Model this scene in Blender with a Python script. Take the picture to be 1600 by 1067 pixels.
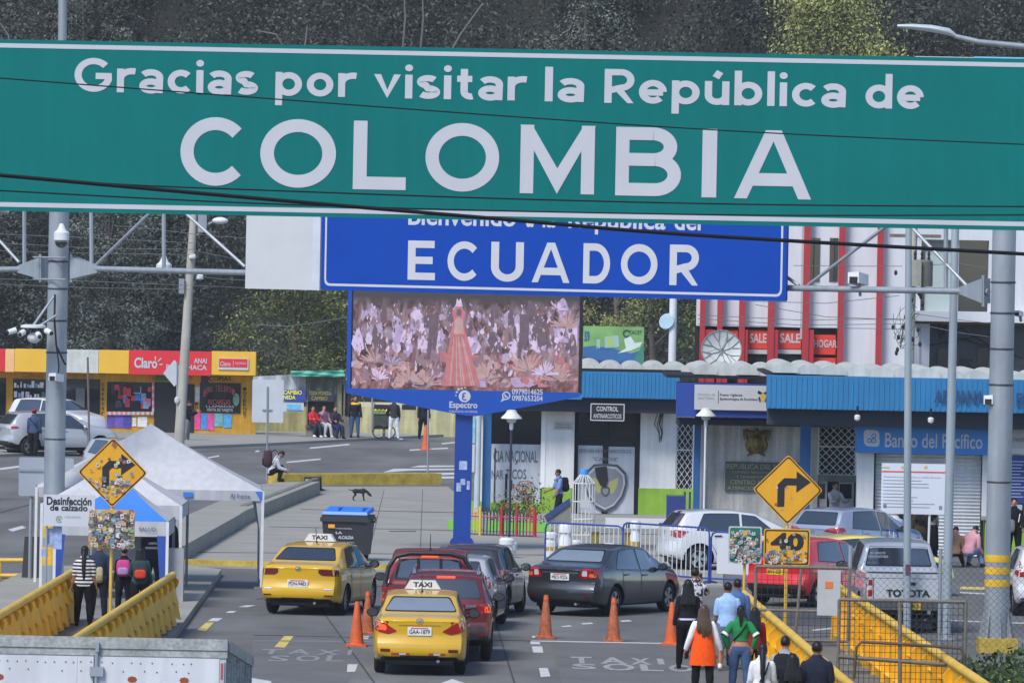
import bpy, bmesh, math, random
import numpy as np
from mathutils import Vector, Matrix
from mathutils.bvhtree import BVHTree
for o in list(bpy.data.objects): bpy.data.objects.remove(o)
SC = bpy.context.scene
COL = SC.collection
rnd = random.Random(7)
R = math.radians
# ------------------------------------------------------------------ camera
FP, HC = 10667.0, 7.7            # focal length in photo pixels (1600 wide), camera height
PITCH, ROLL = math.atan(145.5/FP), R(1.1)
_f = Vector((0, math.cos(PITCH), -math.sin(PITCH)))
_u0 = Vector((0, math.sin(PITCH), math.cos(PITCH)))
_r0 = Vector((1, 0, 0))
_r = math.cos(ROLL)*_r0 + math.sin(ROLL)*_u0
_u = -math.sin(ROLL)*_r0 + math.cos(ROLL)*_u0
cam = bpy.data.cameras.new('camera'); cam_o = bpy.data.objects.new('camera', cam); COL.objects.link(cam_o)
cam.sensor_width = 36; cam.lens = FP*36/1600; cam.clip_start = 1; cam.clip_end = 3000
m = Matrix((( _r.x, _u.x, -_f.x, 0), (_r.y, _u.y, -_f.y, 0), (_r.z, _u.z, -_f.z, HC), (0, 0, 0, 1)))
cam_o.matrix_world = m
SC.camera = cam_o
# ------------------------------------------------------------------ world, sun, exposure
w = bpy.data.worlds.new("World"); SC.world = w; w.use_nodes = True
nt = w.node_tree; bg = nt.nodes['Background']
sky = nt.nodes.new('ShaderNodeTexSky'); sky.sky_type = 'NISHITA'; sky.sun_disc = False
SUN_EL, SUN_AZ = R(50), R(214)      # azimuth measured from +Y towards +X
sky.sun_elevation = SUN_EL; sky.sun_rotation = SUN_AZ
sky.air_density = 1.0; sky.dust_density = 3.0; sky.ozone_density = 1.0; sky.altitude = 2800
nt.links.new(sky.outputs[0], bg.inputs[0]); bg.inputs[1].default_value = 0.145
sl = bpy.data.lights.new('sun', 'SUN'); sl.energy = 2.4; sl.angle = R(20); sl.color = (1.0, 0.96, 0.9)
so = bpy.data.objects.new('sun', sl); COL.objects.link(so)
_sd = Vector((math.sin(SUN_AZ)*math.cos(SUN_EL), math.cos(SUN_AZ)*math.cos(SUN_EL), math.sin(SUN_EL)))
so.rotation_euler = (-_sd).to_track_quat('-Z', 'Y').to_euler(); so.location = (0, 0, 60)
SC.view_settings.view_transform = 'Standard'; SC.view_settings.look = 'None'
SC.view_settings.exposure = 0.68; SC.view_settings.gamma = 1.0
SC.cycles.max_bounces = 6; SC.cycles.diffuse_bounces = 3; SC.cycles.glossy_bounces = 3
# ------------------------------------------------------------------ pixel -> place helpers
def ray(px, py): return _f + _r*((px-800)/FP) + _u*((533.5-py)/FP)
def at(px, py, Y):
    d = ray(px, py); t = Y/d.y
    return Vector((d.x*t, Y, HC+d.z*t))
def gp(px, py, z=0.0):
    d = ray(px, py); t = (z-HC)/d.z
    return Vector((d.x*t, d.y*t, z))
def onpl(px, py, A, B):
    """point seen at a pixel on the upright plane through ground points A and B"""
    d = ray(px, py); nx, ny = (B[1]-A[1]), -(B[0]-A[0])
    t = (A[0]*nx+A[1]*ny)/(d.x*nx+d.y*ny)
    return Vector((d.x*t, d.y*t, HC+d.z*t))
# ------------------------------------------------------------------ materials
def lin(c):
    return tuple(((x/255)/12.92 if x/255 <= .04045 else ((x/255+.055)/1.055)**2.4) for x in c)
MATS = {}
def mat(name, rgb, rough=.6, metal=0.0, var=.10, scale=2.0, coat=0.0, emit=0.0, bump=0.0, spec=.5, streak=0.0, fine=0.0):
    if name in MATS: return MATS[name]
    M = bpy.data.materials.new(name); M.use_nodes = True; MATS[name] = M
    n = M.node_tree.nodes; L = M.node_tree.links; b = n['Principled BSDF']
    c = lin(rgb); b.inputs['Roughness'].default_value = rough; b.inputs['Metallic'].default_value = metal
    b.inputs['Specular IOR Level'].default_value = spec
    b.inputs['Coat Weight'].default_value = coat; b.inputs['Coat Roughness'].default_value = .06
    tc = n.new('ShaderNodeTexCoord')
    no = n.new('ShaderNodeTexNoise'); no.inputs['Scale'].default_value = scale; no.inputs['Detail'].default_value = 6
    no.inputs['Roughness'].default_value = .65
    L.new(tc.outputs['Object'], no.inputs['Vector'])
    mr = n.new('ShaderNodeMapRange'); mr.inputs[1].default_value = .3; mr.inputs[2].default_value = .7
    mr.inputs[3].default_value = 1-var; mr.inputs[4].default_value = 1+var
    L.new(no.outputs[0], mr.inputs[0])
    last = mr.outputs[0]
    def mul(a, bb):
        q = n.new('ShaderNodeMath'); q.operation = 'MULTIPLY'; L.new(a, q.inputs[0]); L.new(bb, q.inputs[1]); return q.outputs[0]
    if streak:
        mp = n.new('ShaderNodeMapping'); mp.inputs['Scale'].default_value = (5, 5, .35); L.new(tc.outputs['Object'], mp.inputs[0])
        n2 = n.new('ShaderNodeTexNoise'); n2.inputs['Scale'].default_value = 1.2; n2.inputs['Detail'].default_value = 5; L.new(mp.outputs[0], n2.inputs[0])
        m2 = n.new('ShaderNodeMapRange'); m2.inputs[1].default_value = .42; m2.inputs[2].default_value = .62
        m2.inputs[3].default_value = 1-streak; m2.inputs[4].default_value = 1; L.new(n2.outputs[0], m2.inputs[0]); last = mul(last, m2.outputs[0])
    if fine:
        n3 = n.new('ShaderNodeTexNoise'); n3.inputs['Scale'].default_value = 28; n3.inputs['Detail'].default_value = 3; L.new(tc.outputs['Object'], n3.inputs[0])
        m3 = n.new('ShaderNodeMapRange'); m3.inputs[1].default_value = .35; m3.inputs[2].default_value = .65
        m3.inputs[3].default_value = 1-fine; m3.inputs[4].default_value = 1+fine; L.new(n3.outputs[0], m3.inputs[0]); last = mul(last, m3.outputs[0])
    vm = n.new('ShaderNodeVectorMath'); vm.operation = 'SCALE'; vm.inputs[0].default_value = c
    L.new(last, vm.inputs['Scale']); L.new(vm.outputs[0], b.inputs['Base Color'])
    if bump:
        bu = n.new('ShaderNodeBump'); bu.inputs['Strength'].default_value = bump; bu.inputs['Distance'].default_value = .03
        L.new(no.outputs[0], bu.inputs['Height']); L.new(bu.outputs[0], b.inputs['Normal'])
    if emit:
        b.inputs['Emission Color'].default_value = (*c, 1); b.inputs['Emission Strength'].default_value = emit
    return M
def paint(name, rgb, metal=.0, rough=.32):
    return mat('paint_'+name, rgb, rough, metal, .04, 1.2, coat=.9, fine=.0)
def cloth(rgb, key=None): return mat('cloth_%d_%d_%d' % rgb, rgb, .9, 0, .16, 9, spec=.15)
GLASS = mat('dark_glass', (22, 26, 30), .06, 0, .1, 1, coat=1.0, spec=1.0)
RUB = mat('rubber', (24, 24, 25), .85, 0, .15, 6)
BLK = mat('black_plastic', (22, 22, 24), .55, 0, .1, 5)
STEEL = mat('galvanised_steel', (150, 156, 162), .5, .35, .12, 1.2, streak=.12)
WHITEP = mat('white_panel', (184, 185, 187), .55, 0, .05, 1.5)
LETW = mat('white_lettering', (184, 184, 189), .5, 0, .05, 1)
LETK = mat('black_lettering', (26, 26, 28), .6, 0, .08, 3)
GREYL = mat('grey_lettering', (92, 97, 104), .6, 0, .08, 3)
CHROME = mat('chrome', (190, 192, 196), .2, .9, .03, 3)
WIRE = mat('black_cable', (17, 17, 19), .6, 0, .05, 3)
YELP = mat('yellow_paint', (240, 186, 38), .5, 0, .16, 1.5, streak=.14)
# ------------------------------------------------------------------ objects
def tag(o, label=None, cat=None, group=None, kind=None):
    if label: o['label'] = label
    if cat: o['category'] = cat
    if group: o['group'] = group
    if kind: o['kind'] = kind
    return o
def thing(name, label, cat, loc=(0, 0, 0), rz=0.0, group=None):
    o = bpy.data.objects.new(name, None); COL.objects.link(o); o.empty_display_size = .2
    o.location = loc; o.rotation_euler = (0, 0, rz)
    return tag(o, label, cat, group)
def copy_tree(o, parent=None):
    c = o.copy(); COL.objects.link(c); c.parent = parent
    for ch in o.children: copy_tree(ch, c)
    return c
class MB:
    def __init__(s): s.v = []; s.f = []; s.m = []
    def add(s, vs, fs, m=0):
        k = len(s.v); s.v += [tuple(p) for p in vs]
        for f in fs: s.f.append(tuple(i+k for i in f)); s.m.append(m)
        return s
    def box(s, x0, x1, y0, y1, z0, z1, m=0):
        return s.add([(x0,y0,z0),(x1,y0,z0),(x1,y1,z0),(x0,y1,z0),(x0,y0,z1),(x1,y0,z1),(x1,y1,z1),(x0,y1,z1)],
            [(3,2,1,0),(4,5,6,7),(0,1,5,4),(1,2,6,5),(2,3,7,6),(3,0,4,7)], m)
    def obox(s, c, size, M3=None, m=0):
        h = Vector(size)/2; vs = []
        for z in (-1, 1):
            for x, y in ((-1,-1),(1,-1),(1,1),(-1,1)):
                p = Vector((x*h.x, y*h.y, z*h.z)); p = (M3 @ p) if M3 else p; vs.append(Vector(c)+p)
        return s.add(vs, [(3,2,1,0),(4,5,6,7),(0,1,5,4),(1,2,6,5),(2,3,7,6),(3,0,4,7)], m)
    def cyl(s, p0, p1, r0, r1=None, n=10, m=0, caps=True):
        return s.tube([p0, p1], [r0, r0 if r1 is None else r1], n, m, caps)
    def tube(s, pts, r, n=8, m=0, caps=True, ell=None):
        pts = [Vector(p) for p in pts]; rs = r if isinstance(r, (list, tuple)) else [r]*len(pts)
        k = len(s.v); prev = None
        for i, p in enumerate(pts):
            t = (pts[min(i+1, len(pts)-1)]-pts[max(i-1, 0)])
            t = t.normalized() if t.length > 1e-9 else Vector((0, 0, 1))
            if prev is None:
                a = Vector((1, 0, 0)) if abs(t.x) < .9 else Vector((0, 1, 0)); a = (a - t*a.dot(t)).normalized()
            else: a = (prev - t*prev.dot(t)).normalized()
            prev = a; b = t.cross(a)
            rr = rs[i]; ra, rb = rr if isinstance(rr, (tuple, list)) else (rr, rr)
            for j in range(n):
                q = 2*math.pi*j/n; s.v.append(tuple(p + a*(ra*math.cos(q)) + b*(rb*math.sin(q))))
        for i in range(len(pts)-1):
            for j in range(n):
                j2 = (j+1) % n
                s.f.append((k+i*n+j, k+i*n+j2, k+(i+1)*n+j2, k+(i+1)*n+j)); s.m.append(m)
        if caps:
            s.f.append(tuple(k+j for j in reversed(range(n)))); s.m.append(m)
            e = k+(len(pts)-1)*n; s.f.append(tuple(e+j for j in range(n))); s.m.append(m)
        return s
    def prism(s, pts, y0, y1, m=0):
        """outline in x,z (front at y0), thickness to y1"""
        n = len(pts); a = sum(pts[i][0]*pts[(i+1)%n][1]-pts[(i+1)%n][0]*pts[i][1] for i in range(n))
        if a < 0: pts = pts[::-1]
        vs = [(x, y0, z) for x, z in pts]+[(x, y1, z) for x, z in pts]
        fs = [tuple(range(n)), tuple(reversed(range(n, 2*n)))]+[((i+1)%n, i, n+i, n+(i+1)%n) for i in range(n)]
        return s.add(vs, fs, m)
    def slab(s, pts, z0, z1, m=0):
        """outline in x,y, thickness z0..z1"""
        n = len(pts); a = sum(pts[i][0]*pts[(i+1)%n][1]-pts[(i+1)%n][0]*pts[i][1] for i in range(n))
        if a < 0: pts = pts[::-1]
        vs = [(p[0], p[1], z0) for p in pts]+[(p[0], p[1], z1) for p in pts]
        fs = [tuple(reversed(range(n))), tuple(range(n, 2*n))]+[(i, (i+1)%n, n+(i+1)%n, n+i) for i in range(n)]
        return s.add(vs, fs, m)
    def lathe(s, prof, c=(0, 0, 0), n=16, m=0):
        k = len(s.v); c = Vector(c)
        for r, z in prof:
            for j in range(n):
                q = 2*math.pi*j/n; s.v.append((c.x+r*math.cos(q), c.y+r*math.sin(q), c.z+z))
        for i in range(len(prof)-1):
            for j in range(n):
                j2 = (j+1) % n; s.f.append((k+i*n+j, k+i*n+j2, k+(i+1)*n+j2, k+(i+1)*n+j)); s.m.append(m)
        s.f.append(tuple(k+j for j in reversed(range(n)))); s.m.append(m)
        e = k+(len(prof)-1)*n; s.f.append(tuple(e+j for j in range(n))); s.m.append(m)
        return s
    def ball(s, c, r, n=12, k=8, m=0, M3=None):
        r = r if isinstance(r, (tuple, list)) else (r, r, r); b = len(s.v); c = Vector(c)
        for i in range(1, k):
            t = math.pi*i/k
            for j in range(n):
                q = 2*math.pi*j/n; p = Vector((r[0]*math.sin(t)*math.cos(q), r[1]*math.sin(t)*math.sin(q), -r[2]*math.cos(t)))
                if M3: p = M3 @ p
                s.v.append(tuple(c+p))
        lo = Vector((0, 0, -r[2])); hi = Vector((0, 0, r[2]))
        if M3: lo = M3 @ lo; hi = M3 @ hi
        s.v.append(tuple(c+lo)); s.v.append(tuple(c+hi)); L = len(s.v)-2
        for i in range(k-2):
            for j in range(n):
                j2 = (j+1) % n; s.f.append((b+i*n+j, b+i*n+j2, b+(i+1)*n+j2, b+(i+1)*n+j)); s.m.append(m)
        for j in range(n):
            j2 = (j+1) % n; s.f.append((L, b+j2, b+j)); s.m.append(m)
            s.f.append((L+1, b+(k-2)*n+j, b+(k-2)*n+j2)); s.m.append(m)
        return s
    def mesh(s, name, mats, smooth=True, ang=38):
        me = bpy.data.meshes.new(name); me.from_pydata(s.v, [], s.f)
        for q in (mats if isinstance(mats, (list, tuple)) else [mats]): me.materials.append(q)
        if len(me.materials) > 1: me.polygons.foreach_set('material_index', s.m)
        if smooth:
            me.polygons.foreach_set('use_smooth', [True]*len(me.polygons)); me.set_sharp_from_angle(angle=R(ang))
        me.update(); return me
    def build(s, name, mats, parent=None, smooth=True, loc=None, rz=0.0, ang=38):
        o = bpy.data.objects.new(name, s.mesh(name, mats, smooth, ang)); COL.objects.link(o)
        if parent: o.parent = parent
        if loc is not None: o.location = loc
        if rz: o.rotation_euler = (0, 0, rz)
        return o
def rpoly(pts, r, n=4):
    """round the corners of a 2D outline"""
    out = []; N = len(pts)
    for i in range(N):
        p = Vector(pts[i]); a = Vector(pts[i-1])-p; b = Vector(pts[(i+1) % N])-p
        rr = min(r, a.length*.45, b.length*.45); a = p+a.normalized()*rr; b = p+b.normalized()*rr
        for k in range(n+1):
            t = k/n; q = a*(1-t)**2+p*(2*t*(1-t))+b*t*t; out.append((q.x, q.y))
    return out
def rect(x0, x1, z0, z1): return [(x0, z0), (x1, z0), (x1, z1), (x0, z1)]
# ------------------------------------------------------------------ lettering
_TC = {}
def _txt(s, bold):
    k = (s, bold)
    if k in _TC: return _TC[k]
    cu = bpy.data.curves.new('lettering_curve', 'FONT'); cu.body = s; cu.size = 1; cu.offset = bold; cu.resolution_u = 3
    ob = bpy.data.objects.new('lettering_curve', cu); COL.objects.link(ob)
    me = bpy.data.meshes.new_from_object(ob.evaluated_get(bpy.context.evaluated_depsgraph_get()))
    vs = [(v.co.x, v.co.y) for v in me.vertices]; fs = [tuple(p.vertices) for p in me.polygons]
    bpy.data.objects.remove(ob); bpy.data.curves.remove(cu); bpy.data.meshes.remove(me)
    _TC[k] = (vs, fs); return _TC[k]
def letter_into(mb, s, x0, x1, z0, z1, y=-.004, bold=.012, m=0, fit='box', flat=False, tr=None):
    """write s inside the box x0..x1, z0..z1 on a front (facing -y); flat=True lays it on the ground (z0..z1 become y)"""
    vs, fs = _txt(s, bold)
    if not vs: return
    ax = min(v[0] for v in vs); bx = max(v[0] for v in vs); az = min(v[1] for v in vs); bz = max(v[1] for v in vs)
    sx = (x1-x0)/max(bx-ax, 1e-6); sz = (z1-z0)/max(bz-az, 1e-6)
    if fit == 'h': sx = sz; x0 = (x0+x1)/2-(bx-ax)*sx/2
    out = []
    for a, b in vs:
        X = x0+(a-ax)*sx; Z = z0+(b-az)*sz
        p = (X, Z, y) if flat else (X, y, Z)
        out.append(tr(p) if tr else p)
    # face normals: text faces +z in its own plane; on a front it must face -y
    mb.add(out, fs, m)
# a geometric stroke alphabet for the road signs (cap height 1)
def _arc(cx, cy, rx, ry, a0, a1, n=None):
    n = n or max(4, int(abs(a1-a0)/9)); return [(cx+rx*math.cos(R(a0+(a1-a0)*i/n)), cy+ry*math.sin(R(a0+(a1-a0)*i/n))) for i in range(n+1)]
def glyph(ch, w):
    h = w/2; X = .70
    def xo(cx, r=X/2-h): return _arc(cx, X/2, r, r, 0, 360, 40)
    rO = .5-h
    G = {
    'C': ([_arc(.5, .5, rO, rO, 42, 318)], .93), 'O': ([_arc(.5, .5, rO+.02, rO, 0, 360, 48)], 1.02),
    'L': ([[(h, 1), (h, h), (.72, h)]], .74), 'I': ([[(h, 0), (h, 1)]], w),
    'M': ([[(h, 0), (h, 1)], [(1.04-h, 0), (1.04-h, 1)], [(h*.8, 1.06), (.52, .16), (1.04-h*.8, 1.06)]], 1.04),
    'B': ([[(h, 0), (h, 1)], [(h, 1-h), (.52, 1-h)]+_arc(.52, (1.53-h)/2, .24, (.47-h)/2, 90, -90)+[(h, .53)],
           [(h, .53), (.55, .53)]+_arc(.55, (.53+h)/2, .27, (.53-h)/2, 90, -90)+[(h, h)]], .91),
    'A': ([[(.085, -.05), (.50, 1.06)], [(.955, -.05), (.54, 1.06)], [(.24, .28), (.80, .28)]], 1.04),
    'E': ([[(.64, 1-h), (h, 1-h), (h, h), (.66, h)], [(h, .5), (.6, .5)]], .68),
    'U': ([[(h, 1), (h, .38)]+_arc(.38, .38, .38-h, .38-h, 180, 360)+[(.76-h, 1)]], .76),
    'D': ([[(h, 0), (h, 1)], [(h, 1-h), (.36, 1-h)]+_arc(.36, .5, .44-h, .5-h, 90, -90)+[(h, h)]], .80),
    'R': ([[(h, 0), (h, 1)], [(h, 1-h), (.42, 1-h)]+_arc(.42, .68, .28-h+.05, .32-h, 90, -90)+[(h, .36)], [(.36, .40), (.66, -.05)]], .74),
    'G': ([_arc(.5, .5, rO, rO, 42, 340)+[(1-h-.03, .47), (.55, .47)]], .98),
    'r': ([[(h, 0), (h, X)], [(h, .34)]+_arc(.40, .40, .40-h, .27-.04, 180, 75)], .47),
    'a': ([_arc(.29, X-.24, .27-h+.05, .24-h, 150, 0)+[(.60-h, 0)], _arc(.29, .205, .29-h+.01, .205-h+.02, 0, 360, 30)], .60),
    'c': ([_arc(X/2, X/2, X/2-h, X/2-h, 45, 315)], .62), 'i': ([[(h, 0), (h, X)], _arc(h, .90, .05, .05, 0, 360, 12)], w),
    's': ([_arc(.27, X-.20, .22-.03, .20-h, 35, 250)+_arc(.27, .20, .24-.03, .20-h, 90, -145)], .54),
    'p': ([[(h, -.28), (h, X)], xo(X/2)], .70), 'o': ([xo(X/2)], .70), 'b': ([[(h, 0), (h, 1.02)], xo(X/2)], .70),
    'd': ([[(X-h, 0), (X-h, 1.02)], xo(X/2)], .70), 'v': ([[(.07, X+.06), (.32, -.02), (.57, X+.06)]], .64),
    't': ([[(.20, .90), (.20, .24)]+_arc(.36, .24, .16, .24-h, 180, 290), [(.02, X-h), (.40, X-h)]], .44),
    'l': ([[(h, 0), (h, 1.02)]], w), 'e': ([[(h, X/2-.02), (X-h, X/2-.02)], _arc(X/2, X/2, X/2-h, X/2-h, 0, 316)], .70),
    'u': ([[(h, X), (h, .30)]+_arc(.31, .29, .31-h, .29-h, 180, 360)+[(.62-h, X)], [(.62-h, 0), (.62-h, .4)]], .62),
    'ú': ([[(h, X), (h, .30)]+_arc(.31, .29, .31-h, .29-h, 180, 360)+[(.62-h, X)], [(.62-h, 0), (.62-h, .4)], [(.27, .80), (.38, .98)]], .62),
    'n': ([[(h, 0), (h, X)], [(h, .36)]+_arc(.31, X-.29, .31-h, .29-h, 180, 0)+[(.62-h, 0)]], .62),
    ' ': ([], .32)}
    return G[ch]
def stroke(mb, pts, w, y, tr):
    h = w/2; n = len(pts); pts = [Vector(p) for p in pts]; closed = (pts[0]-pts[-1]).length < 1e-4
    L = []; Rr = []
    for i in range(n):
        if closed: a = pts[i]-pts[i-1 if i else n-2]; b = pts[(i+1) if i < n-1 else 1]-pts[i]
        else: a = pts[i]-pts[max(i-1, 0)]; b = pts[min(i+1, n-1)]-pts[i]
        if a.length < 1e-7: a = b
        if b.length < 1e-7: b = a
        a = a.normalized(); b = b.normalized(); t = (a+b)
        t = t.normalized() if t.length > 1e-5 else a
        nn = Vector((-t.y, t.x)); c = max(.35, abs(nn.dot(Vector((-a.y, a.x)))))
        L.append(pts[i]+nn*(h/c)); Rr.append(pts[i]-nn*(h/c))
    vs = [tr(p.x, p.y, y) for p in L]+[tr(p.x, p.y, y) for p in Rr]
    mb.add(vs, [(n+i, n+i+1, i+1, i) for i in range(n-1)])
def stroke_word(mb, word, x0, x1, z0, cap, w=.18, gap=.13, y=-.006):
    """word fitted between x0 and x1, baseline z0"""
    tot = sum(glyph(c, w)[1] for c in word)+gap*(len(word)-1); k = (x1-x0)/tot; x = 0; lay = 0
    for c in word:
        ss, wd = glyph(c, w)
        for sp in ss:
            xx = x; lay += 1
            lo, hi = (0, 1) if c in 'AMR' else (0, .70) if c == 'v' else (-9, 9)
            stroke(mb, sp, w if not (c == 'i' and len(sp) > 9) else .10, y-.0004*(lay % 4), lambda a, b, yy: (x0+(xx+a)*k, yy, z0+min(max(b, lo), hi)*cap))
        x += wd+gap
def stickers(parent, x0, x1, z0, z1, n, seed, y=-.006, smin=.03, smax=.09, dens=None, inside=None, cols=None):
    q = random.Random(seed); mb = MB()
    ms = [mat('sticker_%d' % i, c, .6, 0, .45, 25) for i, c in enumerate([(196,194,190),(74,72,70),(150,70,64),(84,120,148),(190,180,150),(120,144,112),(206,164,60),(160,150,152),(96,98,104),(180,136,146),(140,170,176)])]
    for i in range(n):
        for _ in range(20):
            x = q.uniform(x0, x1); z = q.uniform(z0, z1)
            if (inside is None or inside(x, z)) and (dens is None or q.random() < dens(x, z)): break
        else: continue
        a = q.uniform(smin, smax)/2; b = a*q.uniform(.6, 1.3); r = q.uniform(-.4, .4); k = q.choice((4, 4, 4, 10)); yy = y-.0006*i
        if k == 4: P = [(-a,-b),(a,-b),(a,b),(-a,b)]
        else: P = [(a*math.cos(2*math.pi*j/10), a*math.sin(2*math.pi*j/10)) for j in range(10)]
        mi = q.choice((0,0,0,1,8,2,3,4,4,5,6,6,7,7,8,9,10)) 
        mb.add([(x+u*math.cos(r)-v*math.sin(r), yy, z+u*math.sin(r)+v*math.cos(r)) for u, v in P], [tuple(range(k))], mi)
        if q.random() < .75:      # printed motif
            a *= .55; b *= .5; yy -= .0004
            mb.add([(x+u*math.cos(r)-v*math.sin(r), yy, z+u*math.sin(r)+v*math.cos(r)) for u, v in [(-a,-b),(a,-b*.6),(a*.7,b),(-a*.8,b*.7)]], [(0,1,2,3)], q.choice((1,8,8,2,3,0,5,7)))
    return mb.build('sticker', ms, parent, smooth=False)
# ================================================================== ground, pavements, markings
ASPH = mat('asphalt', (103, 103, 102), .85, 0, .16, .35, bump=.15, fine=.12, spec=.3)
_n = ASPH.node_tree.nodes; _l = ASPH.node_tree.links; _b = _n['Principled BSDF']; _s = _b.inputs['Base Color'].links[0].from_socket
_tc = _n.new('ShaderNodeTexCoord'); _mp = _n.new('ShaderNodeMapping'); _mp.inputs['Scale'].default_value = (.55, .10, 1); _no = _n.new('ShaderNodeTexNoise'); _no.inputs['Scale'].default_value = 1.0; _no.inputs['Detail'].default_value = 4
_mr = _n.new('ShaderNodeMapRange'); _mr.inputs[1].default_value = .35; _mr.inputs[2].default_value = .68; _mr.inputs[3].default_value = .80; _mr.inputs[4].default_value = 1.16; _v = _n.new('ShaderNodeVectorMath'); _v.operation = 'SCALE'
_l.new(_tc.outputs['Object'], _mp.inputs[0]); _l.new(_mp.outputs[0], _no.inputs['Vector']); _l.new(_no.outputs[0], _mr.inputs[0]); _l.new(_s, _v.inputs[0]); _l.new(_mr.outputs[0], _v.inputs['Scale']); _l.new(_v.outputs[0], _b.inputs['Base Color'])
CONC = mat('concrete', (143, 141, 134), .85, 0, .14, .5, fine=.09, streak=.0, bump=.1)
CONC2 = mat('kerb_concrete', (112, 110, 106), .85, 0, .22, 1.2, fine=.1)
KYEL = mat('worn_yellow_paint', (176, 152, 62), .8, 0, .3, 2.5, fine=.15)
MARK = mat('worn_road_paint', (186, 187, 188), .8, 0, .16, 4, fine=.12)
MARKF = mat('faint_road_paint', (130, 131, 133), .8, 0, .2, 4, fine=.15)
mb = MB(); ys = [(-120, 3.36), (20, 3.36), (40, 3.36), (75, 0), (130, 0), (200, 0), (300, 0), (420, 0), (1500, 0)]
for i, (y, z) in enumerate(ys):
    mb.v += [(-900, y, z), (900, y, z)]
    if i: mb.f.append((2*i-2, 2*i-1, 2*i+1, 2*i)); mb.m.append(0)
tag(mb.build('ground', ASPH, smooth=False), kind='structure')
def pave(name, px, z0, z1, m, world=()):
    pts = [gp(x, y, z1) for x, y in px]+[Vector(q) for q in world]
    o = MB().slab([(p.x, p.y) for p in pts], z0, z1).build(name, m, smooth=False); tag(o, kind='structure'); return o
pB = gp(276, 986, .14)
pave('pavement', [(56, 884), (285, 881), (346, 889), (276, 986)], 0, .14, CONC, [(pB.x-.2, 109, 0), (-12, 109, 0), (-11.5, 140, 0)])
pave('plaza', [(285, 882), (420, 886), (575, 889), (640, 892), (790, 904), (852, 908), (1000, 912), (1130, 914), (1130, 806), (760, 800), (735, 790), (700, 760), (505, 760), (375, 820), (290, 866)], 0, .05, CONC)
pave('raised_pavement', [(288, 852), (370, 806), (384, 797), (500, 752), (440, 753), (400, 757), (330, 788), (190, 850), (170, 872)], 0, .42, CONC)
pave('far_pavement', [(-60, 712), (175, 702), (420, 692), (725, 677), (760, 660), (760, 640), (400, 650), (-60, 668)], 0, .10, CONC)
# painted kerbs
def kerb(name, px, w, h, m, label, zt=None):
    P = [gp(x, y) for x, y in px]; mb = MB()
    for a, b in zip(P[:-1], P[1:]):
        t = (b-a).normalized(); nrm = Vector((-t.y, t.x, 0))*w
        mb.slab([(a.x, a.y), (b.x, b.y), (b.x+nrm.x, b.y+nrm.y), (a.x+nrm.x, a.y+nrm.y)], 0, h)
    return tag(mb.build(name, m, smooth=False), label, 'kerb')
kerb('painted_kerb', [(284, 885), (424, 889)], .35, .17, KYEL, 'yellow painted kerb between the tent legs and the road')
kerb('painted_kerb', [(566, 892), (618, 893)], .35, .15, KYEL, 'short worn yellow kerb below the black dumpster')
kerb('kerb', [(622, 895), (780, 906), (852, 911)], .3, .12, CONC2, 'grey kerb behind the queue of cars under the billboard pole')
kerb('island_wall', [(434, 758), (690, 757)], .6, .36, KYEL, 'long low yellow wall edging the traffic island')
kerb('kerb', [(290, 868), (371, 823)], .2, .40, CONC2, 'dark stained kerb wall beside the large tent, nearer length')
kerb('kerb', [(386, 814), (500, 768)], .2, .44, CONC2, 'dark stained kerb wall running up to the black block')
t = thing('painted_block', 'black painted concrete block with white hand lettering on the island', 'block', gp(487, 768))
s = 56.0
MB().prism([(-.24, 0), (.30, 0), (.55, -.0), (.30, .1), (.29, .46), (-.24, .44)], -.1, .5).build('block', BLK, t, smooth=False)
mb = MB()
letter_into(mb, 'TOP', -.20, .24, .14, .40, -.112, .02); mb.build('lettering', LETW, t, smooth=False)
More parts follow.
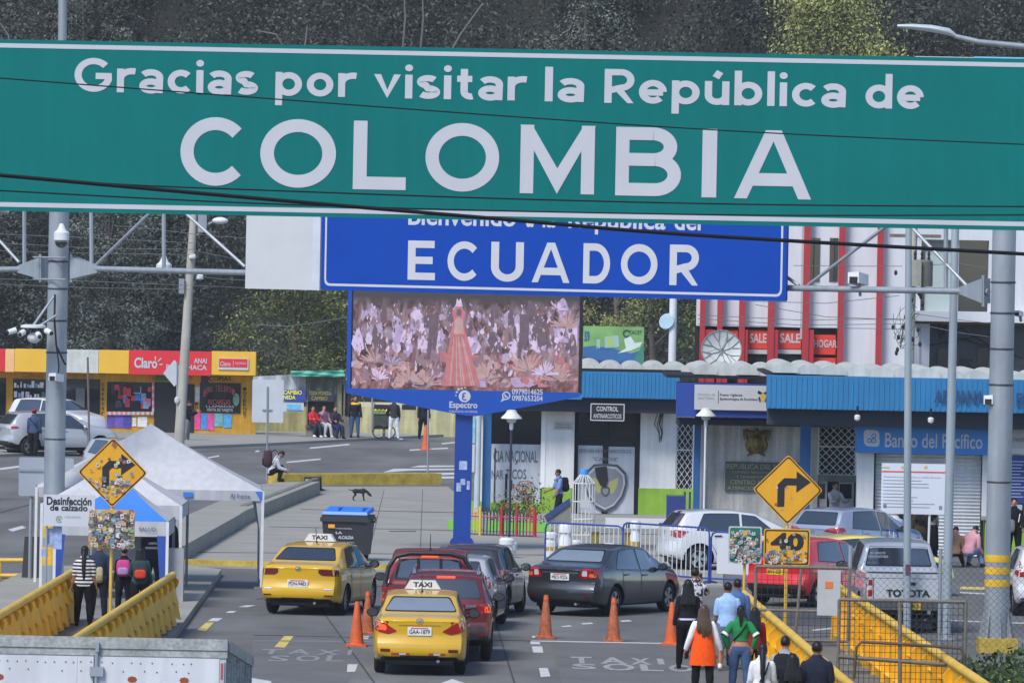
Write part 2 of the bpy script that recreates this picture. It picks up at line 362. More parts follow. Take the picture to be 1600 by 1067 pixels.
# painted marks, quads by photo corner
def marks(name, quads, m, z=.006):
    mb = MB()
    for q in quads: mb.add([gp(x, y, z) for x, y in q], [tuple(range(len(q)))])
    return tag(mb.build(name, m, smooth=False), kind='structure')
def dash(x0, y0, x1, y1, w0, w1): return [(x0-w0, y0), (x0+w0, y0), (x1+w1, y1), (x1-w1, y1)]
marks('lane_markings', [
    [(842, 1043), (856, 1043), (860, 1056), (845, 1057)], [(831, 1009), (847, 1009), (849, 1019), (833, 1019)], [(829, 1001), (843, 1001), (844, 1006), (829, 1006)],
    [(831, 993), (843, 992), (845, 995), (832, 996)], [(543, 1037), (559, 1037), (555, 1049), (542, 1049)], [(566, 993), (577, 993), (575, 998), (564, 998)],
    dash(379, 948, 392, 945, 8, 8), dash(358, 957, 364, 954, 6, 6), dash(332, 970, 340, 965, 8, 8),
    [(876, 978), (890, 976), (894, 978), (880, 979)], [(907, 973), (924, 972), (928, 974), (911, 975)], [(968, 969), (983, 968), (988, 970), (972, 971)],
    [(390, 1058), (422, 1063), (430, 1072), (390, 1075)], [(690, 1066), (707, 1060), (730, 1068), (728, 1075), (690, 1075)],
    [(830, 1000), (1045, 1004), (1045, 1005.5), (830, 1001.5)],
    [(12, 827), (34, 821), (41, 824), (20, 830)], [(30, 757), (60, 752), (62, 755), (30, 760)], [(0, 731), (62, 723), (62, 726), (0, 734)],
    [(483, 699), (545, 693), (547, 695), (485, 701)], [(447, 721), (500, 716), (502, 718), (449, 723)], [(560, 685), (610, 682), (612, 684), (562, 687)], [(325, 714), (342, 711), (343, 713), (325, 716)],
    [(640, 702), (700, 699), (700, 701), (640, 704)], [(690, 692), (712, 690), (712, 692), (690, 694)],
    [(1500, 924), (1600, 930), (1600, 932), (1500, 926)], [(1480, 968), (1600, 972), (1600, 974), (1480, 970)], [(1270, 983), (1300, 980), (1300, 982), (1270, 985)]], MARK)
marks('yellow_lane_markings', [[(308, 984), (322, 972), (334, 972), (322, 985)], [(429, 1010), (444, 993), (459, 993), (445, 1011)], [(1500, 916), (1600, 918), (1600, 922), (1500, 920)]], mat('worn_yellow_road_paint', (196, 178, 96), .8, 0, .25, 5, fine=.2))
marks('hatched_markings', [[(598, 738), (615, 732), (720, 732), (720, 734), (640, 735)], [(620, 744), (640, 739), (720, 738), (720, 741)], [(640, 730), (655, 727), (720, 727), (720, 729)], [(640, 748), (690, 744), (720, 744), (720, 747)]], MARK)
marks('pale_patches', [[(660, 796), (700, 790), (712, 792), (712, 806), (690, 804)], [(672, 848), (705, 845), (705, 862), (676, 858)]], mat('pale_concrete', (168, 168, 166), .85, 0, .15, 2))
marks('pavement_cracks', [[(608, 829), (650, 829), (650, 830), (608, 830)], [(300, 862), (1120, 868), (1120, 868.6), (300, 862.6)], [(420, 822), (1120, 836), (1120, 836.5), (420, 822.5)], [(470, 795), (760, 801), (760, 801.5), (470, 795.5)], [(600, 764), (570, 888), (571, 888), (600.6, 764)], [(660, 764), (655, 890), (656, 890), (660.6, 764)], [(780, 806), (800, 902), (801, 902), (780.6, 806)], [(735, 868), (768, 868), (768, 869.5), (735, 869.5)]], mat('crack', (60, 58, 56), .9), .056)
marks('slow_lines', [[(395, 1000), (600, 1001), (600, 1002), (395, 1001)]], MARKF)
marks('tar_seams', [[(395, 991), (830, 1000), (830, 1000.8), (395, 991.8)], [(500, 950), (590, 1075), (593, 1075), (502, 950)], [(770, 960), (805, 1075), (808, 1075), (772, 960)], [(1080, 925), (840, 921), (840, 920.3), (1080, 924.2)], [(60, 740), (330, 728), (330, 729), (60, 741)], [(1100, 1000), (1500, 985), (1500, 986), (1100, 1001)], [(0, 800), (110, 770), (110, 771), (0, 801)], [(400, 935), (620, 912), (620, 913), (400, 936)]], mat('tar', (58, 58, 61), .8, var=.2))
marks('asphalt_patches', [[(395, 992), (570, 995), (540, 1075), (395, 1075)], [(860, 1003), (1060, 1006), (1075, 1075), (880, 1075)], [(600, 900), (780, 912), (800, 960), (590, 950)]], mat('newer_asphalt', (97, 97, 98), .88, 0, .18, .6, fine=.12, bump=.15), .003)
# words on the road
mb = MB()
for s, x0, x1, ya, yb in [('T', 893, 926, 1036, 1026), ('A', 938, 980, 1037, 1027), ('X', 986, 1019, 1038, 1028), ('I', 1029, 1039, 1038, 1029), ('S', 894, 933, 1045, 1037), ('O', 943, 993, 1047, 1037), ('L', 1002, 1037, 1048, 1038), ('O', 1047, 1084, 1049, 1039)]:
    a = gp(x0, ya); b = gp(x1, ya); c = gp((x0+x1)/2, yb); letter_into(mb, s, a.x, b.x, a.y, c.y, .008, .03, flat=True)
tag(mb.build('road_lettering', mat('worn_lettering_paint', (146, 147, 149), .8, 0, .25, 6, fine=.2), smooth=False), kind='structure')
mb = MB()
for s, x0, x1, ya, yb in [('T', 405, 440, 1022, 1014), ('A', 448, 484, 1022, 1014), ('X', 492, 530, 1023, 1015), ('I', 542, 548, 1023, 1015), ('S', 418, 450, 1033, 1024), ('O', 460, 498, 1033, 1024), ('L', 508, 536, 1033, 1024)]:
    a = gp(x0, ya); b = gp(x1, ya); c = gp((x0+x1)/2, yb); letter_into(mb, s, a.x, b.x, a.y, c.y, .008, .02, flat=True)
tag(mb.build('faint_road_lettering', MARKF, smooth=False), kind='structure')
# litter scraps
for i, (x, y) in enumerate([(402, 706), (626, 687), (1281, 895)]):
    p = gp(x, y); tag(MB().add([(-.09, -.1, 0), (.09, -.06, .01), (.07, .1, .05), (-.08, .07, .02), (0, 0, .06)], [(0, 1, 4), (1, 2, 4), (2, 3, 4), (3, 0, 4)]).build('paper_scrap', WHITEP, loc=p+Vector((0, 0, .005))),
        ['white paper scrap lying on the road behind the crouching person', 'white paper scrap on the road in front of the food cart', 'white scrap on the ground near the red car'][min(i, 2)], 'litter')
# ================================================================== green sign
SIGNG = mat('green_sign_face', (2, 107, 103), .5, 0, .07, .5, spec=.18, streak=.05)
Yg = 82.0
o0 = at(800, 345, Yg); SGW = 6.75
t = thing('road_sign', 'huge green overhead road sign with white lettering thanking visitors', 'sign', (0, Yg, o0.z))
ztop = at(800, 77, Yg).z-o0.z; 
MB().prism(rpoly(rect(-SGW, SGW, 0, ztop), .05), 0, .05).build('sign_face', SIGNG, t)
pxm = Yg/FP        # metres per photo pixel on this plane
bd = MB()
zb0, zb1 = .050, .105; zt0, zt1 = ztop-.10, ztop-.048
bd.box(-SGW+.06, SGW-.06, -.004, .001, zb0, zb1); bd.box(-SGW+.06, SGW-.06, -.004, .001, zt0, zt1)
bd.box(-SGW+.06, -SGW+.11, -.004, .001, zb1, zt0); bd.box(SGW-.11, SGW-.06, -.004, .001, zb1, zt0)
bd.build('border', LETW, t, smooth=False)
def gloc(px, py): p = at(px, py, Yg); return p.x, p.z-o0.z
mb = MB()
for wd, xa, xb, pb, pc in [('Gracias', 116, 401, 148, 93), ('por', 430, 556, 152, None), ('visitar', 585, 822, 159, None), ('la', 851, 912, 163, None), ('República', 944, 1321, 168, None), ('de', 1352, 1443, 176, None)]:
    xm = (xa+xb)/2; yb = 146+ (xm-250)*.0212
    x0, _ = gloc(xa, yb); x1, _ = gloc(xb, yb); _, z = gloc(xm, yb)
    stroke_word(mb, wd, x0, x1, z, 53*pxm, .185, .125)
mb2 = MB()
x0, _ = gloc(281, 305); x1, _ = gloc(1267, 305)
pos = [('C', 281, 383), ('O', 408, 524), ('L', 551, 636), ('O', 666, 779), ('M', 812, 928), ('B', 961, 1063), ('I', 1096, 1119), ('A', 1147, 1267)]
for ch, xa, xb in pos:
    xm = (xa+xb)/2; yb = 290.5+(xm-332)*.0235
    X0, _ = gloc(xa, yb); X1, _ = gloc(xb, yb); _, z = gloc(xm, yb)
    stroke_word(mb2, ch, X0, X1, z, 107*pxm, .187, .1)
mb.build('lettering', LETW, t, smooth=False); mb2.build('lettering', LETW, t, smooth=False)
fr = MB()
for z in (.3, ztop-.3): fr.box(-SGW, SGW, .052, .12, z-.05, z+.05)
fr.build('back_frame', STEEL, t)
for sx in (-1, 1):
    MB().cyl((sx*(SGW-.25), .25, -o0.z), (sx*(SGW-.25), .25, ztop), .14, n=16).build('post', STEEL, t)
# ================================================================== gantry with blue sign
GA, GB = gp(84, 934), gp(1556, 1018)
GA = Vector((at(84, 800, 150).x, 150, 0)); GB = Vector((GB.x, GB.y, 0))
def G(px, py): return onpl(px, py, GA, GB)
gdir = (GB-GA).normalized(); gn = Vector((gdir.y, -gdir.x, 0))      # towards the camera
YB = mat('pole_band_yellow', (214, 168, 36), .6, 0, .2, 3, fine=.1)
t = thing('sign_gantry', 'grey steel gantry truss on round posts carrying the blue sign', 'gantry', (0, 0, 0))
for (P, r, top, bands) in ((GA, .225, G(97, 150).z, ((.55, .95), (1.15, 1.5))), (GB, .235, G(1567, 300).z, ((1.28, 1.42), (1.52, 1.66), (1.76, 1.90)))):
    mbp = MB(); mbp.lathe([(r*1.12, 0), (r*1.06, .6), (r*1.04, 1.5), (r*1.02, 3), (r, 5), (r*.98, top)], P, 24)
    post = mbp.build('post', STEEL, t)
    bm_ = MB()
    for a, b in bands: bm_.lathe([(r*1.065, a), (r*1.07, a+.01), (r*1.065, b)], P, 24)
    bm_.build('paint_band', YB, post)
    for z in (3.3, 5.2, 5.9, 6.6, 7.2): MB().lathe([(r*1.03, z), (r*1.05, z+.01), (r*1.05, z+.03), (r*1.03, z+.04)], P, 20).build('clamp_band', mat('dark_steel', (70, 72, 76), .5, .4), post)
top2 = G(97, 60)
MB().cyl(G(97, 120), G(98, -40), .10, .09, 12).build('mast', STEEL, t)
mb = MB(); 
lo = [G(-40, 422), G(60, 420)], [G(112, 419), G(383, 426)], [G(1228, 450), G(1545, 456)]
for a, b in lo: mb.cyl(a, b, .065, n=10)
hi0, hi1 = G(-60, 268), G(1600, 300)
mb.cyl(hi0, hi1, .065, n=10)
mb.cyl(G(383, 426), G(1228, 450), .065, n=10)
mb.build('chord', STEEL, t)
for a, b in [((38, 415), (38, 300)), ((143, 415), (142, 300)), ((256, 418), (256, 300)), ((1478, 452), (1478, 300)), ((1372, 300), (1372, 340))]:
    MB().cyl(G(*a), G(*b), .045, n=8).build('brace', STEEL, t)
for a, b in [((150, 414), (268, 300)), ((383, 417), (275, 320)), ((30, 410), (-70, 300)), ((1262, 446), (1400, 342)), ((1512, 448), (1412, 342)), ((1225, 430), (1248, 446))]:
    MB().cyl(G(*a), G(*b), .036, n=8).build('brace', STEEL, t)
# flange brackets at the posts
def bracket(xa, ya, yb_, xb, yc, yd):
    mb = MB(); a = G(xa, ya); d = G(xa, yb_); b = G(xb, yc); c = G(xb, yd)
    mb.add([a+gn*.05, b+gn*.14, c+gn*.14, d+gn*.05, a-gn*.05, b-gn*.14, c-gn*.14, d-gn*.05], [(0,1,2,3), (7,6,5,4), (0,4,5,1), (3,2,6,7), (1,5,6,2), (0,3,7,4)])
    mb.cyl(G(xb, yc-5)+gn*.1, G(xb, yd+5)+gn*.1, .03, n=6); mb.build('flange_bracket', STEEL, t)
bracket(30, 415, 426, 68, 402, 436); bracket(154, 415, 426, 116, 402, 436); bracket(1500, 449, 459, 1541, 435, 474)
for y in (402, 436): MB().cyl(G(66, y)+gn*.28, G(117, y+1)+gn*.28, .022, n=6).build('clamp_bolt', STEEL, t)
# footing and stiffeners of the right post
mb = MB(); mb.box(GB.x-.36, GB.x+.40, GB.y-.4, GB.y+.4, -.05, .28); o = mb.build('footing', KYEL, t, smooth=False)
mb = MB()
for k in range(8):
    a = k*math.pi/4+.2; c = Vector((math.cos(a), math.sin(a), 0))
    mb.add([GB+c*.24+Vector((0, 0, .28)), GB+c*.36+Vector((0, 0, .28)), GB+c*.26+Vector((0, 0, .8)), GB+c*.24+Vector((0, 0, .8)), GB+c*.24+c.cross(Vector((0,0,.02)))+Vector((0, 0, .28)), GB+c*.36+c.cross(Vector((0,0,.02)))+Vector((0, 0, .28)), GB+c*.26+c.cross(Vector((0,0,.02)))+Vector((0, 0, .8))], [(0,1,2,3), (4,6,5), (1,5,6,2)])
mb.build('stiffener', STEEL, t)
# blue sign: local frame along the gantry
grz = math.atan2(gdir.y, gdir.x)
def sign_on_gantry(name, label, cat, px, depth=.05, off=.30):
    P = G(*px)+gn*off; return thing(name, label, cat, P, grz)
def gl(px, py, O, off=.30):
    """photo pixel -> local (x, z) of a sign hung on the gantry at origin O"""
    A2 = GA+gn*off; B2 = GB+gn*off; p = onpl(px, py, A2, B2)-Vector(O); return p.dot(gdir), p.z
BLUE = mat('blue_sign_face', (5, 61, 152), .5, 0, .06, .8, spec=.2)
tb = sign_on_gantry('road_sign', 'blue overhead road sign welcoming visitors to Ecuador, partly behind the green sign', 'sign', (864, 462))
O = tb.location.copy()
x0, z0 = gl(501, 454, O); x1, z1 = gl(1228, 470, O); zt = gl(864, 300, O)[1]; zbm = gl(864, 462, O)[1]
MB().prism(rpoly(rect(x0, x1, zbm, zt), .05), 0, .05).build('sign_face', BLUE, tb)
mb = MB(); i0, i1 = x0+.10, x1-.10
outer = rpoly(rect(i0, i1, zbm+.09, zt-.09), .16, 6); inner = rpoly(rect(i0+.05, i1-.05, zbm+.14, zt-.14), .12, 6)
n = len(outer); mb.add([(x, -.004, z) for x, z in outer]+[(x, -.004, z) for x, z in inner], [(i, (i+1) % n, n+(i+1) % n, n+i) for i in range(n)])
mb.build('border', LETW, tb, smooth=False)
mb = MB(); pm = GA.y/FP
for ch, xa, xb in [('E', 637, 681), ('C', 699, 748), ('U', 767, 818), ('A', 831, 890), ('D', 911, 953), ('O', 971, 1027), ('R', 1046, 1091)]:
    xm = (xa+xb)/2; yb = 437.5+(xm-660)*.0205; a = gl(xa, yb, O); b = gl(xb, yb, O)
    stroke_word(mb, ch, a[0], b[0], gl(xm, yb, O)[1], .82, .185, .1)
for wd, xa, xb in [('Bienvenido', 638, 806), ('a', 822, 834), ('la', 848, 868), ('República', 888, 1040), ('del', 1054, 1095)]:
    a = gl(xa, 356, O); b = gl(xb, 356, O); s = {'n': 'n'}
    letter_into(mb, wd, a[0], b[0], gl((xa+xb)/2, 352+((xa+xb)/2-660)*.02+(9 if 'p' in wd else 0), O)[1], gl((xa+xb)/2, 352+((xa+xb)/2-660)*.02-30, O)[1], -.005, .02)
mb.build('lettering', LETW, tb, smooth=False)
tw = sign_on_gantry('blank_panel', 'blank white panel at the left end of the blue overhead sign', 'sign', (441, 452))
O = tw.location.copy(); a = gl(383, 451, O); b = gl(499.5, 453, O); zt = gl(441, 320, O)[1]
MB().box(a[0], b[0], 0, .06, 0, zt).build('panel', WHITEP, tw, smooth=False)
MB().box(a[0]+.9*(b[0]-a[0]), b[0], -.012, -.002, 0, zt).build('panel_edge', mat('grey_panel', (186, 190, 198), .5), tw, smooth=False)
# ================================================================== LED billboard
YL = 82136/(864-386)
P0 = gp(721, 864); YL = P0.y
t = thing('billboard', 'blue LED billboard on a thick blue post with advertising below its screen', 'billboard', P0)
def bl(px, py): p = at(px, py, YL); return p.x-P0.x, p.z
BB = mat('billboard_blue', (14, 70, 160), .4, 0, .05, 1); BB2 = mat('billboard_post_blue', (12, 60, 142), .45, 0, .1, 1, streak=.1)
x0, zb = bl(541, 606); x1, _ = bl(909, 606); zt = bl(725, 452)[1]; zsb = bl(725, 611)[1]
MB().box(x0, x1, 0, .55, zsb-.02, zt).build('cabinet', BLK, t, smooth=False)
MB().box(x0, x0+.10, -.02, .56, zsb-.03, zt+.01).build('side_trim', BB, t, smooth=False)
a = bl(541, 602); b = bl(541, 614); c = bl(725, 649); d = bl(745, 650); e = bl(905, 620); f = bl(907, 612)
MB().prism([(a[0], zsb+.02), b, c, d, e, (f[0], zsb+.02)], -.03, .5).build('fascia', BB, t, smooth=False)
# the moving picture: glowing procedural crowd scene
S = bpy.data.materials.new('led_picture'); S.use_nodes = True; n = S.node_tree.nodes; L = S.node_tree.links; bs = n['Principled BSDF']
tc = n.new('ShaderNodeTexCoord'); no = n.new('ShaderNodeTexNoise'); no.inputs['Scale'].default_value = 1.5; no.inputs['Detail'].default_value = 9; no.inputs['Roughness'].default_value = .7; no.inputs['Distortion'].default_value = 1.4
mp = n.new('ShaderNodeMapping'); mp.inputs['Scale'].default_value = (1.4, 1, .8); L.new(tc.outputs['Object'], mp.inputs[0]); L.new(mp.outputs[0], no.inputs['Vector'])
cr = n.new('ShaderNodeValToRGB'); e = cr.color_ramp.elements
e[0].position = .36; e[0].color = (*lin((52, 44, 52)), 1); e[1].position = .66; e[1].color = (*lin((206, 192, 212)), 1)
for p_, c_ in ((.42, (96, 62, 62)), (.48, (150, 112, 116)), (.53, (172, 150, 172)), (.58, (186, 170, 194))): q = e.new(p_); q.color = (*lin(c_), 1)
L.new(no.outputs[0], cr.inputs[0])
sep = n.new('ShaderNodeSeparateXYZ'); L.new(tc.outputs['Generated'], sep.inputs[0])
top = n.new('ShaderNodeMapRange'); top.inputs[1].default_value = .78; top.inputs[2].default_value = .92; L.new(sep.outputs[2], top.inputs[0])
mx = n.new('ShaderNodeMix'); mx.data_type = 'RGBA'; L.new(top.outputs[0], mx.inputs[0]); L.new(cr.outputs[0], mx.inputs[6]); mx.inputs[7].default_value = (*lin((74, 62, 66)), 1)
lowr = n.new('ShaderNodeMapRange'); lowr.inputs[1].default_value = .55; lowr.inputs[2].default_value = .1; L.new(sep.outputs[2], lowr.inputs[0])
m2 = n.new('ShaderNodeMix'); m2.data_type = 'RGBA'; m2.blend_type = 'MULTIPLY'; L.new(lowr.outputs[0], m2.inputs[0]); L.new(mx.outputs[2], m2.inputs[6]); m2.inputs[7].default_value = (.95, .62, .52, 1)
bs.inputs['Base Color'].default_value = (.02, .02, .02, 1); bs.inputs['Roughness'].default_value = .5
L.new(m2.outputs[2], bs.inputs['Emission Color']); bs.inputs['Emission Strength'].default_value = .4
def glow(name, c, k=.62):
    return mat('led_'+name, c, .6, 0, .25, 6, emit=k)
sx0, sx1, sz0, sz1 = x0+.14, x1-.09, zsb+.02, zt-.02
scr = MB().box(sx0, sx1, -.012, -.001, sz0, sz1).build('screen', S, t, smooth=False)
def sp(px, py): return bl(px, py)
def figs(quads, m, y=-.016):
    mb = MB()
    for q in quads: mb.add([(sp(*p)[0], y, sp(*p)[1]) for p in q], [tuple(range(len(q)))])
    return mb
q = random.Random(3)
GC = [glow('dark', (86, 70, 78), .36), glow('red_robe', (150, 90, 92), .38), glow('pale', (168, 150, 172), .38), glow('sand', (150, 120, 118), .38), glow('dusk', (116, 92, 98), .36), glow('lilac', (140, 124, 150), .38)]
pic = MB()
def pat(px, m, y):
    P = [(min(max(x, 549), 902), min(max(yy, 466), 605)) for x, yy in px]
    pic.add([(sp(*p)[0], y, sp(*p)[1]) for p in P], [tuple(range(len(P)))], m)
lay = -.014
for i in range(230):
    v = q.random()**.8; x = q.uniform(550, 900); y = 486+v*116; r1 = q.uniform(4, 13)*(.8+.5*v); r2 = r1*(q.uniform(.9, 2.2) if v < .6 else q.uniform(.5, 1)); lay -= .00002
    m_ = q.choice((2, 5, 2, 5, 0, 4, 2) if v < .55 else (3, 4, 0, 1, 4, 3, 5)); nn = 13
    pat([(x+r1*math.cos(6.283*j/nn)*q.uniform(.45, 1.15), y-r2*math.sin(6.283*j/nn)*q.uniform(.45, 1.15)) for j in range(nn)], m_, lay)
for i in range(26):
    x = q.uniform(552, 898); y = q.uniform(500, 572); h = q.uniform(18, 36); ww = h*.16; lay -= .00002
    pat([(x+u*ww*q.uniform(.7, 1.2), y-w_*h) for u, w_ in [(-.8, 0), (-.2, .1), (.2, 0), (.8, .05), (1, .6), (.6, .82), (.3, 1), (-.3, 1), (-.6, .8), (-1, .55)]], 0, lay)
for i in range(520):
    x = q.uniform(552, 898); v = q.random(); y = 478+v*126; h = q.uniform(3, 10)*(.6+v*.7); ww = h*q.uniform(.12, .34); lay -= .00002
    m_ = q.choice((0, 2, 2, 5, 4, 3) if v < .6 else (3, 3, 0, 4, 1, 2)); sk = q.uniform(-.4, .4)
    pat([(x+u*ww+sk*w_*h, y-w_*h) for u, w_ in [(-.7, 0), (.6, .05), (1, .5), (.5, .8), (.1, 1), (-.5, .85), (-1, .4)]], m_, lay)
for cx, cy, r, m_ in [(885, 512, 28, 3), (825, 580, 36, 3), (872, 596, 32, 3), (640, 596, 28, 3), (585, 566, 24, 3), (760, 592, 26, 3), (850, 585, 24, 2), (610, 570, 22, 5), (870, 484, 16, 2), (590, 592, 20, 2), (665, 600, 24, 3)]:
    for k in range(26):
        a = math.pi*(k+.5)/26+q.uniform(-.08, .08); rr = r*q.uniform(.45, 1.05); lay -= .00002
        pat([(cx+3*math.cos(a-.5), cy-3*math.sin(a-.5)), (cx+rr*math.cos(a-.05), cy-rr*math.sin(a-.05)), (cx+rr*math.cos(a+.03), cy-rr*math.sin(a+.03)), (cx+3*math.cos(a+.5), cy-3*math.sin(a+.5))], q.choice((m_, m_, m_, 4)), lay)
pat([(704, 520), (709, 500), (706, 488), (714, 478), (722, 479), (727, 490), (724, 502), (729, 522), (741, 570), (750, 603), (690, 603), (697, 570)], 1, lay-.001)
for k in range(14):
    x = 696+k*3.6+q.uniform(-1, 1); pat([(714+(x-718)*.35, 526), (715.4+(x-718)*.35, 526), (x+1.6, 602), (x-.6, 602)], q.choice((3, 1, 1, 1, 3)), lay-.0015)
pat([(709, 522), (711, 500), (716, 495), (723, 500), (725, 522)], 3, lay-.002); pat([(713, 492), (714, 484), (719, 482), (722, 487), (720, 494)], 0, lay-.002); pat([(712, 479), (714, 462), (717, 470), (720, 462), (723, 479)], 2, lay-.002)
for a in (0, -142): pat([(812+a, 490), (828+a, 492), (826+a, 520), (823+a, 545), (818+a, 546), (818+a, 526), (813+a, 560), (808+a, 560), (812+a, 520)], 0, lay-.0022)
pic.build('picture', GC, scr, smooth=False)
# writing on the fascia
mb = MB()
a = sp(702, 640); b = sp(746, 629); letter_into(mb, 'Espectro', a[0], b[0], a[1], b[1]+.02, -.035, .02)
a = sp(702, 644); b = sp(746, 641); letter_into(mb, 'PUBLICIDAD EXTERIOR', a[0], b[0], a[1], b[1]-.01, -.035, .0)
a = sp(800, 616); b = sp(848, 608); letter_into(mb, '0979014625', a[0], b[0], a[1], b[1], -.035, .018)
a = sp(800, 626); b = sp(848, 618); letter_into(mb, '0987653204', a[0], b[0], a[1], b[1], -.035, .018)
c = sp(726, 619); ring = [(c[0]+.15*math.cos(k*.2618), -.035, c[1]+.15*math.sin(k*.2618)) for k in range(24)]
mb.add(ring, [tuple(range(24))])
for dx, dz, r in ((-.2, .1, .03), (-.15, .17, .035), (-.08, .2, .025), (-.22, .02, .02), (.0, .22, .02)): mb.add([(c[0]+dx+r*math.cos(k), -.035, c[1]+dz+r*math.sin(k)) for k in range(6)], [tuple(range(6))])
c2 = sp(791, 618); stroke(mb, _arc(c2[0], c2[1], .09, .09, -120, 232, 30), .03, -.035, lambda x, z, y: (x, y, z)); stroke(mb, [(c2[0]-.07, c2[1]-.05), (c2[0]-.11, c2[1]-.13), (c2[0]-.02, c2[1]-.09)], .03, -.036, lambda x, z, y: (x, y, z))
stroke(mb, [(c2[0]-.04, c2[1]+.04), (c2[0]-.02, c2[1]-.02), (c2[0]+.04, c2[1]-.04)], .035, -.036, lambda x, z, y: (x, y, z))
mb.build('lettering', LETW, t, smooth=False)
mb = MB(); stroke(mb, _arc(c[0]+.0, c[1]+.035, .05, .04, 60, 270, 14), .03, -.040, lambda x, z, y: (x, y, z)); stroke(mb, _arc(c[0]+.0, c[1]-.045, .055, .045, 90, 320, 14), .03, -.040, lambda x, z, y: (x, y, z))
mb.build('emblem_mark', BB, t, smooth=False)
# post
mb = MB(); mb.box(-.22, .22, .1, .5, .3, zsb-.1); mb.build('post', BB2, t, smooth=False)
MB().prism([(-.30, 0), (.30, 0), (.30, .28), (.24, .36), (-.24, .36), (-.30, .28)], .02, .58).build('post_base', BB2, t, smooth=False)
mb = MB(); y_ = .094
for x, z, w_, h_ in ((-.10, 2.1, .2, .22), (-.16, 1.55, .12, .22), (.10, 1.6, .08, .22), (-.06, 1.72, .12, .15)): mb.box(x, x+w_, y_-.004*(1+(x>0)), .099, z, z+h_)
mb.build('notice', mat('torn_paper', (150, 165, 200), .8, 0, .3, 9), t, smooth=False)
# ================================================================== cables across the view
def cable(pts, Y, r, label, sag=0):
    P = [at(x, y, Y+(x-800)*.003) for x, y in pts]
    # smooth through the points
    out = []
    for i in range(len(P)-1):
        p0 = P[max(i-1, 0)]; p1 = P[i]; p2 = P[i+1]; p3 = P[min(i+2, len(P)-1)]
        for k in range(8):
            u = k/8; out.append(.5*((2*p1)+(p2-p0)*u+(2*p0-5*p1+4*p2-p3)*u*u+(3*p1-p0-3*p2+p3)*u**3))
    out.append(P[-1])
    return tag(MB().tube(out, r, 6).build('cable', WIRE), label, 'cable', 'cables crossing in front of the signs')
cable([(-60, 269), (0, 274), (400, 310), (800, 344), (1080, 367), (1600, 397), (1660, 400)], 62, .019, 'thickest black cable sagging across the lower half of the green sign')
cable([(-60, 118), (0, 122.5), (400, 153), (850, 186), (1200, 208), (1600, 226), (1660, 228)], 63, .0065, 'thin black wire crossing behind the top line of white lettering')
cable([(-60, 271), (0, 275), (200, 289), (400, 297), (800, 311), (1200, 320), (1600, 323), (1660, 323)], 64, .008, 'thin black wire just under the big white letters')
cable([(-60, 294), (0, 298), (400, 318), (800, 330), (1200, 336.5), (1600, 336), (1660, 336)], 65, .008, 'thin black wire along the bottom edge of the green sign')
# ================================================================== buildings
class Face:
    """an upright front at depth Y: px() boxes become local boxes on it"""
    def __init__(s, t, Y): s.t = t; s.Y = Y; s.O = t.location
    def p(s, px, py): q = at(px, py, s.Y); return q.x-s.O.x, q.z-s.O.z
    def r(s, x0, x1, yt, yb):
        xm, ym = (x0+x1)/2, (yt+yb)/2; return s.p(x0, ym)[0], s.p(x1, ym)[0], s.p(xm, yb)[1], s.p(xm, yt)[1]
    def box(s, name, x0, x1, yt, yb, m, y0=0.0, y1=.2, parent=None, ground=False, mb=None, mi=0, smooth=False):
        a, b, c, d = s.r(x0, x1, yt, yb)
        if ground: c = -s.O.z
        dy = s.Y-s.O.y; M = (mb or MB()).box(a, b, y0+dy, y1+dy, c, d, mi)
        return M if mb else M.build(name, m, parent or s.t, smooth=smooth)
    def text(s, x0, x1, yt, yb, txt, m, y=-.01, bold=.012, parent=None, mb=None, name='lettering'):
        a, b, c, d = s.r(x0, x1, yt, yb); M = mb or MB(); letter_into(M, txt, a, b, c, d, y+s.Y-s.O.y, bold)
        return M if mb else M.build(name, m, parent or s.t, smooth=False)
def bthing(name, label, cat, px, Y, group=None):
    p = at(px, 700, Y); return thing(name, label, cat, (p.x, Y, 0), 0, group)
def lattice(f, x0, x1, yt, yb, nx, ny, m, parent, y=-.03, r=.012):
    a, b, c, d = f.r(x0, x1, yt, yb); mb = MB(); w_ = (b-a)/nx; h_ = (d-c)/ny; dy = f.Y-f.O.y+y
    for i in range(nx):
        for j in range(ny):
            X0, Z0 = a+i*w_, c+j*h_
            mb.tube([(X0, dy, Z0), (X0+w_/2, dy, Z0+h_/2), (X0+w_, dy, Z0)], r, 4, caps=False)
            mb.tube([(X0, dy-.006, Z0+h_), (X0+w_/2, dy-.006, Z0+h_/2), (X0+w_, dy-.006, Z0+h_)], r, 4, caps=False)
    for (p, q_) in (((a, c), (b, c)), ((b, c), (b, d)), ((b, d), (a, d)), ((a, d), (a, c)), ((a, c+(d-c)*.55), (b, c+(d-c)*.55))):
        mb.cyl((p[0], dy, p[1]), (q_[0], dy, q_[1]), r*1.6, n=4)
    return mb.build('security_grille', m, parent)
WALLW = mat('white_wall', (216, 216, 216), .8, 0, .07, 1.2, streak=.1, fine=.04)
WALLR = mat('rough_grey_wall', (200, 199, 196), .9, 0, .12, 2, streak=.28, fine=.14, bump=.3)
GREENW = mat('lime_green_wall', (138, 176, 58), .75, 0, .12, 1.4, streak=.1)
CBLUE = mat('canopy_blue', (36, 117, 167), .55, 0, .08, 1, streak=.1); COLB = mat('column_blue', (32, 92, 148), .55, 0, .1, 1.5, streak=.1)
DBLUE = mat('fascia_blue', (36, 66, 146), .55, 0, .08, 1.5)
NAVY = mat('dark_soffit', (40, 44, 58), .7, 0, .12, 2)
DARK = mat('dark_interior', (26, 28, 32), .6, 0, .15, 2); FILM = mat('frosted_film', (192, 196, 204), .35, 0, .08, 2, streak=.12)
DGLS = mat('shop_glass', (30, 33, 37), .08, 0, .1, 1, coat=.6)
